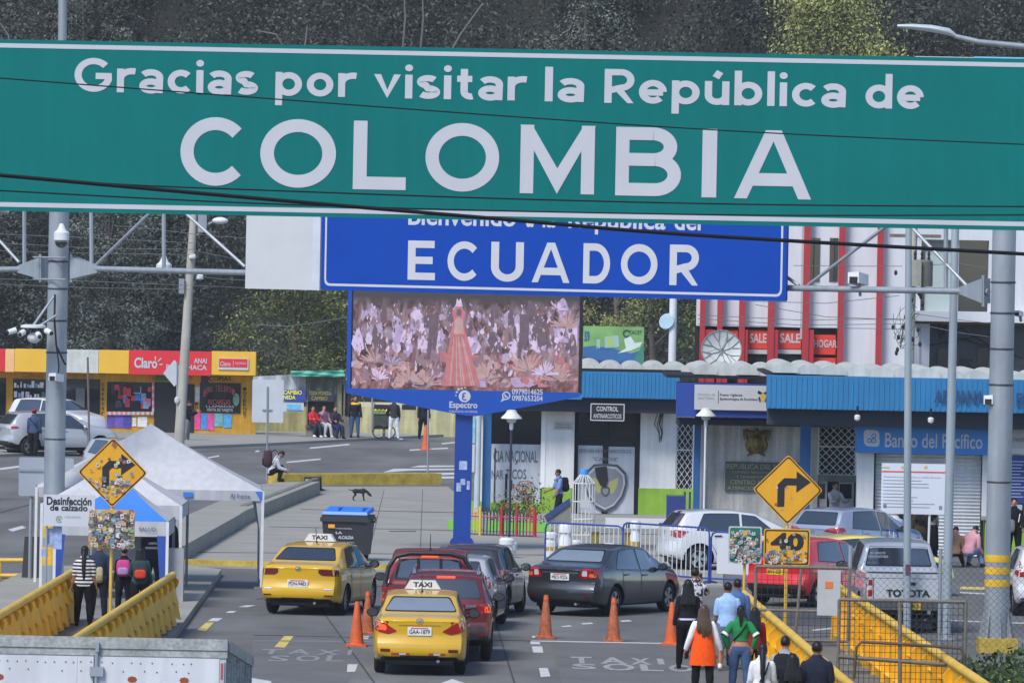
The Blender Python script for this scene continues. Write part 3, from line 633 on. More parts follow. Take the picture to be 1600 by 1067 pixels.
FRK = mat('dark_frame', (30, 31, 34), .5, .3, .1, 3); WIRW = mat('white_metal', (206, 207, 208), .5, 0, .08, 4)
DOME = mat('weathered_translucent_roof', (186, 188, 182), .6, 0, .16, 1.6, streak=.15)
def corrug(f, name, x0, x1, yt, yb, m, y0, y1, pitch=.11):
    a, b, c, d = f.r(x0, x1, yt, yb); dy = f.Y-f.O.y; mb = MB(); n = max(4, int((b-a)/pitch))
    mb.box(a, b, y0+dy, y1+dy, c, d)
    for i in range(n): X = a+(i+.5)*(b-a)/n; mb.box(X-.022, X+.022, y0+dy-.02, y0+dy-.002, c+.03, d-.03)
    return mb.build(name, m, f.t, smooth=False)
def domes(f, x0, x1, ya, yb, n, seed, y0=0.4, depth=6.0):
    q = random.Random(seed); dy = f.Y-f.O.y
    for i in range(n):
        xa = x0+(x1-x0)*(i-.06)/n; xb = x0+(x1-x0)*(i+1.06)/n; yy = ya+(yb-ya)*(i+.5)/n+q.uniform(-1.5, 1)
        a, z = f.p(xa, yy+16); b, _ = f.p(xb, yy+16); zt = f.p((xa+xb)/2, yy)[1]; mb = MB(); K = 10; h = (zt-z); yq = y0+dy+.04*(i % 2)
        vs = [];
        for yv in (yq, yq+depth):
            for k in range(K+1): an = math.pi*k/K; vs.append(((a+b)/2-(b-a)/2*math.cos(an), yv, z+h*math.sin(an)**.8))
        mb.add(vs, [(k, k+1, K+2+k, K+1+k) for k in range(K)]+[tuple(reversed(range(K+1)))])
        mb.build('roof_vault', DOME, f.t)
# ------------------------------------------------ police post
t = bthing('police_office', 'white and lime green police post with frosted windows under a blue canopy', 'building', 900, 199)
f = Face(t, 199)
f.box('rear_wall', 745, 1100, 640, 810, WALLW, .9, 1.2, ground=True)
f.box('wall', 846, 897, 640, 762, WALLW, -.25, .8); f.box('wall', 1000, 1056, 640, 765, WALLW, -.06, .8)
f.box('dado', 846, 893, 761, 806, GREENW, -.27, .8, ground=True); f.box('dado', 997, 1083, 763, 808, GREENW, -.08, .8, ground=True)
f.box('dado', 735, 846, 785, 806, GREENW, -.02, .8, ground=True)
f.box('pillar_lit_edge', 845, 852, 642, 762, mat('lit_white_wall', (224, 225, 226), .7, 0, .04), -.27, -.252)  # brighter light on the pillar's left part, painted as a whiter strip
wn = f.box('window', 766, 846, 640, 786, DGLS, .1, .16)
f.box('window_film', 767, 845, 694, 786, FILM, .085, .098, wn)
mb = MB(); f.text(771, 840, 704, 722, 'CIA NACIONAL', None, .07, .008, mb=mb); f.text(790, 822, 733, 748, 'TICOS', None, .07, .008, mb=mb); f.text(768, 786, 734, 748, 'NAR', None, .07, .0, mb=mb)
mb.build('lettering', GREYL, wn, smooth=False)
def crest(f, cx, cy, w_, h_, parent, ms, y):
    a, b, c, d = f.r(cx-w_/2, cx+w_/2, cy-h_/2, cy+h_/2); X = (a+b)/2; Z = (c+d)/2; W = (b-a)/2; H = (d-c)/2; dy = f.Y-f.O.y
    sh = [(0, 1), (.55, .96), (.95, .62), (1, .2), (.82, -.35), (.45, -.8), (0, -1), (-.45, -.8), (-.82, -.35), (-1, .2), (-.95, .62), (-.55, .96)]
    mb = MB(); mb.add([(X+u*W, y+dy, Z+v*H) for u, v in sh], [tuple(range(12))], 0)
    mb.add([(X+u*W*.9, y+dy-.004, Z+v*H*.9) for u, v in sh], [tuple(range(12))], 1)
    mb.add([(X+u*W*.82, y+dy-.008, Z+v*H*.82) for u, v in sh], [tuple(range(12))], 2)
    for sx in (-1, 1): mb.add([(X+sx*u*W, y+dy-.012, Z+v*H) for u, v in [(.05, -.1), (.2, .25), (.6, .45), (.55, .1), (.35, -.25)]], [tuple(range(5))], 3)
    mb.add([(X+u*W*.22, y+dy-.016, Z+v*H*.22-.15*H) for u, v in sh], [tuple(range(12))], 0)
    mb.add([(X+u*W*.14, y+dy-.020, Z+v*H*.14-.15*H) for u, v in sh], [tuple(range(12))], 2)
    return mb.build('crest', ms, parent, smooth=False)
CM = [mat('crest_grey', (110, 114, 122), .6), mat('crest_pale', (186, 188, 190), .6), mat('crest_mid', (142, 146, 152), .6), mat('crest_yellow', (176, 172, 120), .6)]
crest(f, 821, 768, 29, 34, wn, CM, .075)
for i, (x, y0, y1) in enumerate([(772, 700, 785), (789, 740, 785), (797, 750, 765)]):
    f.box('mullion' if i < 2 else 'film_tear', x, x+(1.6 if i < 1 else 3.2), y0, y1, FRK, .06, .08, wn)
dr = f.box('door', 898, 998, 640, 806, DGLS, .12, .18, ground=True)
f.box('door_film', 902, 941, 696, 802, FILM, .10, .115, dr); f.box('door_film', 950, 991, 698, 803, FILM, .10, .115, dr)
for x in (897, 943, 993): f.box('door_frame', x, x+6, 640, 806, FRK, .04, .12, dr, ground=True)
f.box('door_frame', 904, 992, 684, 687, FRK, .05, .095, dr)
mb = MB(); f.text(904, 986, 702, 709, 'JEFATURA DE ANTINARCOTICOS', None, .03, .006, mb=mb); f.text(926, 966, 714, 720, '"CARCHI"', None, .03, .008, mb=mb); mb.build('lettering', GREYL, dr, smooth=False)
crest(f, 946, 762, 68, 76, dr, [mat('crest_dark', (70, 74, 82), .6), mat('crest_line', (170, 172, 176), .6), mat('crest_field', (120, 124, 134), .6), mat('crest_leaf', (160, 158, 96), .6)], .03)
a = f.p(938, 728); MB().add([(f.p(x, y)[0], -.005, f.p(x, y)[1]) for x, y in [(929, 730), (948, 728), (950, 750), (946, 762), (938, 758), (932, 746)]], [(0,1,2,3,4,5)]).build('torn_opening', DARK, dr, smooth=False)
wl = f.box('window', 1056, 1084, 645, 768, DARK, .1, .2)
lattice(f, 1057, 1083, 651, 766, 3, 9, WIRW, wl)
f.box('window_frame', 1052, 1058, 645, 768, WIRW, -.03, .1, wl)
for x0, x1, m_ in ((754, 767, COLB), (1084, 1095, COLB)): f.box('column', x0, x1, 640, 808, m_, -1.0, -.7, ground=True)
MB().cyl((f.p(747, 700)[0], -1.2, 0), (f.p(747, 700)[0], -1.2, f.p(747, 640)[1]), .09, n=12).build('drainpipe', mat('pale_pipe', (170, 184, 190), .5), t)
f.box('window_poster', 735, 743, 650, 690, mat('cyan_poster', (130, 190, 200), .6, 0, .3, 5), -1.3, -1.28); f.box('window_poster', 734, 742, 692, 735, WHITEP, -1.3, -1.28)
corrug(f, 'canopy', 909, 1060, 580, 621, CBLUE, -1.4, -.9)
f.box('canopy', 745, 909, 580, 621, CBLUE, -1.4, -.9)
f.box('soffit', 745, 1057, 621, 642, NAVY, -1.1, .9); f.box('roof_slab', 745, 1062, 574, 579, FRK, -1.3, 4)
domes(f, 905, 1110, 564, 570, 6, 1, -1.2)
f.box('notice', 865, 895, 659, 671, mat('plaque_grey', (176, 178, 180), .5), -.29, -.255)
mb = MB(); f.text(870, 890, 662, 664, 'POLICIA', None, -.3, .0, mb=mb); f.text(868, 892, 666, 668.5, 'ANTINARCOTICOS', None, -.3, .0, mb=mb); mb.build('lettering', LETK, t, smooth=False)
mb = MB(); q = random.Random(5)
for i in range(7):
    x = 1032+q.uniform(-6, 4); P = [f.p(x, 646), f.p(x-3+q.uniform(-2, 2), 662), f.p(x+q.uniform(-3, 3), 676), f.p(1031+q.uniform(-2, 2), 684+q.uniform(0, 8))]
    mb.tube([(u, -.10, v) for u, v in P], .009, 4)
mb.build('loose_wiring', WIRE, t)
# hanging sign
t2 = bthing('hanging_sign', 'small black sign with white frame hanging above the police door', 'sign', 949, 197.5); f2 = Face(t2, 197.5)
f2.box('sign_face', 923, 975, 631, 657, BLK, 0, .05)
mb = MB(); 
for q4 in ((923, 975, 630.5, 632), (923, 975, 656, 657.5), (922.5, 924, 631, 657), (974.3, 975.8, 631, 657)): f2.box('', *q4, None, -.012, -.001, mb=mb)
f2.text(932, 966, 635, 642.5, 'CONTROL', None, -.006, .02, mb=mb); f2.text(927, 971, 646.5, 653.5, 'ANTINARCOTICOS', None, -.006, .012, mb=mb); mb.build('lettering', LETW, t2, smooth=False)
# ------------------------------------------------ health post / middle building
t = bthing('border_office', 'grey textured office with brass coat of arms and blue columns', 'building', 1180, 184); f = Face(t, 184)
f.box('wall', 1097, 1278, 640, 850, WALLR, 0, .3, ground=True); f.box('wall', 1278, 1345, 640, 664, WALLR, 0, .3)
f.box('fascia', 1056, 1262, 598, 650, DBLUE, -1.6, -.2); f.box('fascia', 1262, 1342, 634, 658, DBLUE, -.9, -.2)
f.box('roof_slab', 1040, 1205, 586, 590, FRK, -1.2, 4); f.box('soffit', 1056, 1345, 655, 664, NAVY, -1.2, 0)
f.box('column', 1245, 1261, 626, 870, COLB, -1.9, -1.6, ground=True); f.box('column', 1083, 1093, 650, 850, COLB, -.6, -.3, ground=True)
f.box('corner_strip', 1094, 1100, 650, 850, mat('pink_white_trim', (216, 204, 208), .7), -.03, .05, ground=True)
domes(f, 1085, 1215, 566, 572, 4, 2, -1.0)
wl = f.box('window', 1278, 1338, 655, 748, DARK, .1, .2); lattice(f, 1279, 1337, 661, 742, 5, 7, WIRW, wl, -.02, .014)
f.box('lintel', 1278, 1340, 742, 752, mat('weathered_lintel', (120, 118, 114), .9, 0, .2, 3, fine=.2), -.2, .2)
f.box('doorway', 1278, 1340, 752, 850, DARK, .6, .65, ground=True)
for x0, x1 in ((1279, 1292), (1310, 1334)):
    d_ = f.box('door', x0, x1, 752, 850, WIRW, .1, .14, ground=True); f.box('door_pane', x0+2, x1-3, 756, 779, DGLS, .085, .098, d_)
f.box('door_post', 1334, 1340, 752, 850, FRK, .05, .15, ground=True)
# brass coat of arms: bird over an oval shield between draped flags
BRASS = mat('aged_brass', (122, 108, 60), .45, .6, .25, 6)
cx, cz = f.p(1182, 690); dy = 0
mb = MB()
def ov(u, v, ru, rv, y=-.08): mb.ball((cx+u, y, cz+v), (ru, .06, rv), 14, 8)
ov(0, -.05, .20, .26); ov(0, -.02, .13, .18, -.12); ov(0, .26, .07, .07); ov(0, .33, .035, .05)
for sx in (-1, 1):
    for k, (a, l) in enumerate(((20, .34), (34, .30), (6, .30), (-8, .22))):
        mb.tube([(cx+sx*.05, -.08, cz+.22), (cx+sx*(.05+l*math.cos(R(a))), -.06, cz+.22+l*math.sin(R(a))*.6), (cx+sx*(.05+l*.9*math.cos(R(a))), -.05, cz+.1-.03*k)], [.05, .035, .015], 6)
    for k in range(3): mb.tube([(cx+sx*.16, -.06, cz+.12-.05*k), (cx+sx*(.27-.02*k), -.06, cz-.08-.06*k), (cx+sx*(.16-.02*k), -.05, cz-.30-.03*k)], [.05, .045, .02], 6)
    mb.tube([(cx+sx*.05, -.06, cz-.26), (cx+sx*.24, -.04, cz-.38)], [.04, .02], 6)
mb.build('coat_of_arms', BRASS, t)
pl = f.box('plaque', 1133, 1258, 722, 768, mat('plaque_green_grey', (84, 92, 84), .7, 0, .15, 2), -.07, -.005)
mb = MB()
for s_, x0, x1, ya, yb in (('REPUBLICA DEL ECUADOR', 1135, 1256, 725, 733), ('CONSEJO NACIONAL DE TRANSITO', 1144, 1246, 736, 741), ('Y TRANSPORTE TERRESTRES', 1150, 1240, 743, 747.5), ('CENTRO NACIONAL DE', 1141, 1250, 750, 757), ('ATENCION EN FRONTERA', 1136, 1252, 760, 766)): f.text(x0, x1, ya, yb, s_, None, -.085, .006, mb=mb)
mb.build('lettering', mat('plaque_lettering', (160, 160, 138), .6), pl, smooth=False)
t2 = bthing('fascia_sign', 'long white health office sign on the dark blue fascia', 'sign', 1156, 182.3); f2 = Face(t2, 182.3)
f2.box('sign_face', 1085, 1228, 602, 641, WHITEP, 0, .05)
mb = MB(); 
for s_, x0, x1, ya, yb in (('Ministerio de', 1090, 1117, 614, 618), ('Salud Pública', 1090, 1116, 619.5, 623.5)): f2.text(x0, x1, ya, yb, s_, None, -.006, .0, mb=mb)
mb.build('lettering', mat('pale_grey_lettering', (150, 155, 162), .6), t2, smooth=False)
mb = MB(); f2.text(1125, 1160, 615, 620, 'Puesto Vigilancia', None, -.006, .012, mb=mb); f2.text(1125, 1184, 621.5, 626.5, 'Epidemiológica de Rumichaca', None, -.006, .012, mb=mb); f2.box('', 1122, 1122.8, 610, 630, None, -.006, -.001, mb=mb)
mb.build('lettering', LETK, t2, smooth=False)
X, Z = f2.p(1192, 621); mb = MB()
mb.add([(X+u*.1, -.006, Z+v*.1) for u, v in ((-.5, 1), (.5, 1), (.9, 0), (.4, -1.1), (-.4, -1.1), (-.9, 0))], [tuple(range(6))], 1)
for sx in (-1, 1): mb.add([(X+sx*u*.1, -.009, Z+v*.1) for u, v in ((.1, 1.2), (1.2, 1.9), (1.5, 1.2), (.8, .8))], [(0,1,2,3)], 0); mb.add([(X+sx*u*.1, -.009, Z+v*.1) for u, v in ((.9, .3), (1.3, -.2), (.8, -1.4), (.5, -.8))], [(0,1,2,3)], 2)
mb.build('emblem', [LETK, mat('emblem_gold', (200, 170, 70), .6), mat('emblem_navy', (40, 50, 110), .6)], t2, smooth=False)
# ------------------------------------------------ bank
t = bthing('bank_building', 'bank office with white roller shutter under a long corrugated blue canopy', 'building', 1440, 175); f = Face(t, 175)
f.box('wall', 1338, 1364, 705, 880, WALLW, -.1, .4, ground=True); f.box('wall', 1534, 1562, 700, 812, WALLW, -.1, .4); f.box('wall', 1338, 1680, 655, 708, WALLW, 0, .4)
f.box('dado', 1538, 1562, 812, 880, GREENW, -.12, .4, ground=True); f.box('ledge', 1532, 1566, 806, 812, CONC, -.18, -.1)
f.box('rear_wall', 1562, 1680, 705, 880, WALLW, .2, .5, ground=True); f.box('dado', 1562, 1680, 818, 880, GREENW, .05, .19, ground=True)
f.box('window', 1578, 1600, 785, 816, DARK, .1, .19); f.box('window_sign', 1562, 1640, 664, 700, WHITEP, -.05, -.01)
f.text(1566, 1610, 684, 690, 'CENTRO NACIONAL', GREYL, -.06, .0)
nb = f.box('notice_board', 1570, 1625, 712, 786, mat('notice_navy', (52, 60, 120), .6), -.06, -.01)
mb = MB(); q = random.Random(9)
for k in range(12): f.box('', 1576, 1576+q.uniform(18, 30), 720+k*5, 721.5+k*5, None, -.068, -.061, mb=mb)
mb.build('lettering', mat('pale_blue_lettering', (170, 180, 215), .6), nb, smooth=False)
for k, (x, y) in enumerate(((1576, 788), (1588, 788))): f.box('paper_notice', x, x+9, y, y+13, WHITEP, -.05, -.04)
sh = MB(); a, b, c, d = f.r(1362, 1536, 708, 880); c = 0; n = 30
for i in range(n):
    z = c+(d-c)*i/n; h_ = (d-c)/n
    sh.add([(a, .16, z), (b, .16, z), (b, .10, z+h_*.45), (a, .10, z+h_*.45), (b, .16, z+h_*.9), (a, .16, z+h_*.9), (b, .165, z+h_), (a, .165, z+h_)], [(0,1,2,3), (3,2,4,5), (5,4,6,7)])
sh.build('roller_shutter', mat('shutter_white', (220, 221, 221), .5, 0, .06, 2, streak=.08), t, smooth=False)
for x in (1362, 1532): f.box('shutter_rail', x, x+5, 708, 880, FRK, .0, .1, ground=True)
fs = f.box('sign_fascia', 1336, 1545, 666, 708, mat('bank_sign_blue', (28, 116, 188), .4, 0, .05, 1.5), -.55, -.05)
mb = MB(); f.text(1381, 1533, 676, 699, 'Banco del Pacífico', None, -.565, .012, mb=mb)
a, b, c, d = f.r(1347, 1373, 670, 697); lf = rpoly([(a, d), (b-.02, d-.02), (b, c), (a+.03, c+.02)], .12, 5); mb.add([(x, -.562, z) for x, z in lf], [tuple(range(len(lf)))])
mb.build('lettering', LETW, fs, smooth=False)
mb = MB(); X, Z = (a+b)/2, (c+d)/2
for u, v in ((-.055, -.06), (.055, -.06), (.055, .06)): stroke(mb, _arc(X+u, Z+v, .052, .052, 0, 360, 20), .026, -.570, lambda x, z, y: (x, y, z))
mb.build('emblem', mat('bank_sign_blue', (30, 118, 204)), fs, smooth=False)
f3 = Face(t, 173.8)
corrug(f3, 'canopy', 1198, 1680, 590, 642, CBLUE, -.4, .3, .13)
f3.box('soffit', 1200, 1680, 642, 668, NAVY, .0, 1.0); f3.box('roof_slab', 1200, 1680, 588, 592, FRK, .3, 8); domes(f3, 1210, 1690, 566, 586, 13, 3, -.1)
mb = MB(); f3.text(1458, 1536, 609, 629, 'ADUANA', None, -.48, .025, mb=mb); f3.text(1548, 1572, 612, 632, 'DEL', None, -.48, .025, mb=mb); f3.text(1586, 1690, 614, 634, 'ECUADOR', None, -.48, .025, mb=mb)
mb.build('lettering', mat('canopy_lettering', (36, 62, 104), .5), t, smooth=False)
X, Z = f3.p(1439, 615); mb = MB()
mb.add([(X+u*.1, -.475, Z+v*.1) for u, v in ((0, 2.6), (.8, 1.2), (1, 0), (.6, -.6), (-.6, -.6), (-1, 0), (-.8, 1.2))], [tuple(range(7))], 0)
for k, (u, m_) in enumerate(((-.6, 1), (.0, 2), (.6, 3))): mb.add([(X+(u+a_)*.1, -.479, Z+b_*.1) for a_, b_ in ((-.3, -2.2), (.3, -2.2), (.25, -.2), (-.25, -.2))], [(0,1,2,3)], m_)
mb.add([(X+.05*math.cos(k), -.482, Z+.05+.05*math.sin(k)) for k in range(6)], [tuple(range(6))], 4)
mb.build('emblem', [LETK, mat('emblem_gold', (200, 170, 70)), mat('emblem_blue', (60, 80, 160), .6), mat('emblem_red', (190, 60, 60), .6), LETW], t, smooth=False)
for x, y in ((1336, 646), (1450, 650)):
    X, Z = f3.p(x, y); tt = thing('hanging_lamp', 'small white lamp under the blue canopy '+('near the grille' if x < 1400 else 'above the bank name'), 'lamp', (X+t.location.x, 172.6, Z))
    MB().cyl((0, 0, 0), (0, 0, .22), .03, n=8).build('cap', FRK, tt); MB().lathe([(.02, -.16), (.07, -.12), (.08, -.03), (.04, .0)], n=10).build('globe', WIRW, tt)
tp = bthing('notice_board', 'large white printed notice on legs standing before the white roller shutter', 'notice board', 1427, 168.6); f2 = Face(tp, 168.6)
for x in (1384, 1455): MB().cyl((f2.p(x, 880)[0]-.08, .06, 0), (f2.p(x, 740)[0], .06, f2.p(x, 740)[1]), .03, n=8).build('leg', WIRW, tp)
f2.box('sheet', 1377, 1477, 724, 803, mat('poster_paper', (198, 202, 210), .7, 0, .05, 1), 0, .02)
mb = MB(); f2.box('', 1378, 1477, 736, 738.2, None, -.006, -.001, mb=mb, mi=1)
f2.text(1382, 1470, 744, 747, 'Requisitos para ingreso y salida del pais', None, -.006, .0, mb=mb); q = random.Random(12)
for k in range(9): f2.box('', 1380, 1380+q.uniform(30, 92), 750+k*5.2, 750.9+k*5.2, None, -.006, -.001, mb=mb)
for x, y in ((1380, 787), (1467, 790)): f2.box('', x, x+5, y, y+6, None, -.006, -.001, mb=mb)
f2.box('', 1408, 1413, 728, 732, None, -.006, -.001, mb=mb, mi=2); f2.box('', 1444, 1449, 728, 732, None, -.006, -.001, mb=mb, mi=2); f2.box('', 1378, 1390, 729, 731, None, -.006, -.001, mb=mb, mi=2)
mb.build('printing', [mat('print_grey', (120, 125, 135), .7), mat('print_red', (200, 80, 70), .7), mat('print_gold', (190, 165, 100), .7)], tp, smooth=False)
# ------------------------------------------------ building behind with red pillars
t = bthing('shop_building', 'white building with tall red pillars and red sale signs in its windows', 'building', 1250, 222); f = Face(t, 222)
RED = mat('pillar_red', (168, 44, 50), .5, 0, .08, 1.5, streak=.08); REDS = mat('sale_red', (214, 62, 44), .6, 0, .06, 2); WHB = mat('clean_white_wall', (204, 205, 210), .75, 0, .04, 1, streak=.05)
f.box('wall', 1090, 1425, 300, 512, WHB, 0, .4); f.box('wall', 1312, 1425, 505, 640, WHB, -.01, .4); f.box('ground_floor', 1085, 1312, 512, 640, DARK, .25, .4, ground=True)
for x0, x1 in ((1264, 1281), (1296, 1309)): w_ = f.box('window', x0, x1, 372, 440, DGLS, -.03, .0); f.box('window_frame', x0+7, x0+8.2, 372, 440, FRK, -.05, -.031, w_)
f.box('downpipe', 1252, 1256, 300, 530, mat('grey_trim', (170, 172, 178), .5), -.1, -.02)
for x0, x1 in ((1094, 1102), (1121, 1129), (1155, 1164), (1200, 1210), (1254, 1264), (1309, 1318), (1369, 1378)):
    f.box('pillar', x0, x1, 300, 640, RED, -.35, -.03)
for x0, x1, m_ in ((1094, 1116, RED), (1120, 1136, RED), (1155, 1167, RED), (1200, 1214, RED), (1253, 1270, RED)): f.box('pillar_base', x0, x1, 515, 640, RED, -.3, .2)
for s_, x0, x1, a_, b_ in (('SAL', 1136, 1153, 1138, 1152), ('SALE', 1169, 1199, 1172, 1198), ('SALE', 1215, 1252, 1219, 1251), ('HOGAR', 1271, 1306, 1272, 1308)):
    ww = f.box('window_banner', x0, x1, 516 if s_ != 'HOGAR' else 523, 545 if s_ != 'HOGAR' else 554, REDS, .12, .15)
    f.text(a_, b_, 521 if s_ != 'HOGAR' else 531, 536 if s_ != 'HOGAR' else 543, s_, LETW, .105, .025, ww)
    if s_ == 'SALE': f.box('window_blind', x0, x1, 546, 553, WHITEP, .14, .16)
ww = f.box('window_banner', 1271, 1306, 559, 582, REDS, .12, .15); f.text(1273, 1306, 566, 580, '90%', LETW, .105, .02, ww)
t = bthing('office_block', 'white block with a deep framed window at the right edge behind the poles', 'building', 1500, 226); f = Face(t, 226)
f.box('wall', 1425, 1438, 300, 640, WHB, 0, .4, ground=True); f.box('wall', 1545, 1720, 300, 503, WHB, -.02, .4); f.box('wall', 1420, 1560, 300, 375, WHB, -.01, .4); f.box('window_ledge', 1425, 1720, 488, 504, WHB, -.5, .3)
wn = f.box('window', 1438, 1546, 375, 490, DGLS, .3, .35); f.box('pane', 1446, 1496, 378, 487, mat('pale_green_glass', (168, 182, 180), .25, 0, .06, 1), .25, .29, wn); f.box('pane', 1446, 1496, 376, 392, mat('blind_grey', (130, 134, 130), .6), .22, .245, wn); f.box('window_frame', 1494, 1498, 375, 490, WHB, .1, .29, wn)
f.box('ground_floor', 1436, 1720, 505, 650, mat('dim_shopfront', (62, 64, 70), .5, 0, .3, 1.2), .6, .7, ground=True); f.box('soffit', 1430, 1720, 503, 508, mat('brown_soffit', (92, 66, 50), .7), -.4, .65)
f.box('pillar', 1430, 1452, 505, 640, WHB, .1, .5, ground=True)
for x in (1466, 1485, 1528, 1560): f.box('shop_window', x, x+15, 545, 640, DGLS, .5, .58)
f.text(1489, 1523, 560, 582, 'VS', LETK, .4, .03)
mb = MB()
for a_, b_ in (((1466, 505), (1470, 530)), ((1470, 530), (1480, 508)), ((1480, 540), (1500, 512)), ((1500, 512), (1560, 548)), ((1452, 540), (1560, 520)), ((1460, 515), (1600, 560))):
    p, q_ = f.p(*a_), f.p(*b_); mb.cyl((p[0], .3, p[1]), (q_[0], .3, q_[1]), .025, n=5)
mb.build('awning_frame', FRK, t)
mb = MB(); a, b, c, d = f.r(1427, 1640, 91, 300); mb.box(a, b, -.6, .3, d-.25, d); mb.build('parapet', WHB, t, smooth=False)
f.box('parapet_panel', 1520, 1720, 91.5, 103, mat('pale_blue_panel', (120, 190, 226), .5), -.62, -.601)
f.box('upper_wall', 1430, 1720, 100, 300, WHB, 0, .4)
# ------------------------------------------------ yellow shops
SY = 272
t = bthing('shop_row', 'row of yellow shops with red and yellow fascia and crowded windows', 'building', 200, SY); f = Face(t, SY)
YW = mat('ochre_wall', (196, 148, 44), .8, 0, .16, 1.4, streak=.16); YF = mat('yellow_fascia', (220, 172, 52), .6, 0, .07, 1); RF = mat('phone_red', (206, 38, 48), .5, 0, .06, 1.5); OF = mat('peach_fascia', (226, 176, 120), .6); PF = mat('peeling_white', (196, 198, 192), .8, 0, .12, 3, streak=.12)
f.box('wall', -80, 400, 580, 690, YW, .05, .4, ground=True); f.box('floor_slab', -80, 402, 676, 684, CONC, -.6, .05, ground=True)
for x0, x1, m_ in ((-80, 10.5, RF), (11, 25, OF), (25.5, 102, YF), (102.5, 156, PF), (156.5, 203.5, YF), (332, 401, YF)): f.box('fascia', x0, x1, 545+x0*.012, 580+x0*.016, m_, -1.0, .05)
fs = f.box('fascia', 204, 331.5, 548, 585, RF, -1.03, .05)
mb = MB(); f.text(212, 248, 558, 574.5, 'Claro', None, -1.045, .03, mb=mb); f.text(305, 325, 559, 567, 'ANAI', None, -1.045, .02, mb=mb); f.text(262, 325, 569, 577, 'RUMICHACA', None, -1.045, .02, mb=mb)
for a_, b_ in (((245, 562), (245, 556)), ((249, 564), (254, 559)), ((251, 568.5), (256, 568.5))): 
    p, q_ = f.p(*a_), f.p(*b_); stroke(mb, [p, q_], .045, -1.046, lambda x, z, y: (x, y, z))
mb.build('lettering', LETW, fs, smooth=False)
f2 = f; sg = f.box('small_sign', 343, 390, 559, 577, WHITEP, -1.05, -1.005); f.box('sign_panel', 344, 388, 560, 573, RF, -1.062, -1.051, sg)
mb = MB(); f.text(346, 362, 564, 571, 'Claro', None, -1.072, .02, mb=mb); f.text(369, 386, 564, 570, 'Movistar'[:0]+'tarjetas', None, -1.072, .0, mb=mb); f.box('', 366, 366.6, 562, 572, None, -1.072, -1.064, mb=mb); mb.build('lettering', LETW, sg, smooth=False)
mb = MB(); f.text(34, 78, 583, 590, 'Cafetería', None, .04, .0, mb=mb); f.text(106, 136, 582, 590, 'Internet', None, .04, .0, mb=mb); f.text(231, 243, 587, 594, 'TA', None, .04, .0, mb=mb); f.text(290, 300, 587, 594, 'O', None, .04, .0, mb=mb)
mb.build('lettering', mat('faded_brown_lettering', (150, 84, 46), .8), t, smooth=False)
mb = MB(); f.text(326, 361, 588, 595, 'COPIAS', None, .04, .02, mb=mb)
for k, ch in enumerate('CAFETERIA'[:7]): f.text(158.5, 163, 598+k*7.5, 603.5+k*7.5, ch.lower() if ch != 'A' else 'a', None, .04, .02, mb=mb)
for k, ch in enumerate('INTERNET'): f.text(380, 385, 605+k*6.2, 610+k*6.2, ch, None, .04, .02, mb=mb)
for k, ch in enumerate('INTERNET'[:5]): f.text(305, 309, 628+k*6.2, 633+k*6.2, ch, None, .04, .02, mb=mb)
mb.build('lettering', LETK, t, smooth=False)
f.box('wall_panel', 243, 288, 585, 595, mat('shop_green', (60, 110, 70), .7), .02, .045)
f.box('wall_panel', 314, 326, 585, 603, mat('purple_grey', (70, 66, 80), .7), .02, .045)
def goods(x0, x1, yt, yb, seed, n, cols, y=.03, par=None):
    q = random.Random(seed); mb = MB(); ms = [mat('goods_%d_%d_%d' % c, c, .6, 0, .35, 14) for c in cols]
    for i in range(n):
        w_ = q.uniform(4, 12); h_ = q.uniform(6, 15); x = q.uniform(x0, x1-w_); y_ = q.uniform(yt, yb-h_); f.box('', x, x+w_, y_, y_+h_, None, y-.0008*i, y+.006-.0008*i, mb=mb, mi=q.randrange(len(ms)))
    return mb.build('window_goods', ms, par, smooth=False)
for (x0, x1, yt, yb, k) in ((-40, 9, 590, 650, 0), (20, 74, 592, 642, 1), (76, 102, 592, 660, 2), (103, 156, 592, 680, 3), (167, 239, 597, 643, 4)):
    w_ = f.box('window', x0, x1, yt, yb, DGLS, .0, .06)
    if k == 1:
        for y_ in (606, 621, 636): f.box('shelf', x0+1, x1-1, y_, y_+1.2, FRK, -.04, -.004, w_)
        q = random.Random(44); mb = MB(); ms = [mat('goods_%d_%d_%d' % c, c, .6, 0, .35, 14) for c in ((206,208,206), (120,160,200), (206,190,200), (90,100,110))]
        for y_ in (606, 621, 636):
            x = x0+2
            while x < x1-8:
                ww_ = q.uniform(2, 6); hh_ = q.uniform(4, 11); f.box('', x, x+ww_, y_-hh_, y_-.3, None, -.035, -.006, mb=mb, mi=q.randrange(4)); x += ww_+q.uniform(.3, 4)
        mb.build('shelf_goods', ms, w_, smooth=False)
    elif k == 4: goods(x0+1, x1-2, yt+2, yb-1, 31, 26, ((190,50,54), (60,110,190), (220,90,140), (40,44,52), (170,40,44), (200,205,210), (120,150,170)), -.012, w_)
    elif k == 3: f.box('inner_door', 118, 132, 606, 660, mat('grey_door', (98, 100, 104), .6), -.02, -.004, w_)
mb = MB()
for k in range(20): f.box('', 166+k*3.7, 169.7+k*3.7, 643, 648, None, -.06, .0, mb=mb, mi=k % 2)
for k in range(8): f.box('', 237.5, 241, 597+k*5.8, 602.8+k*5.8, None, -.06, .0, mb=mb, mi=k % 2)
mb.build('checked_trim', [mat('pink_check', (206, 120, 120), .7), WHITEP], t, smooth=False)
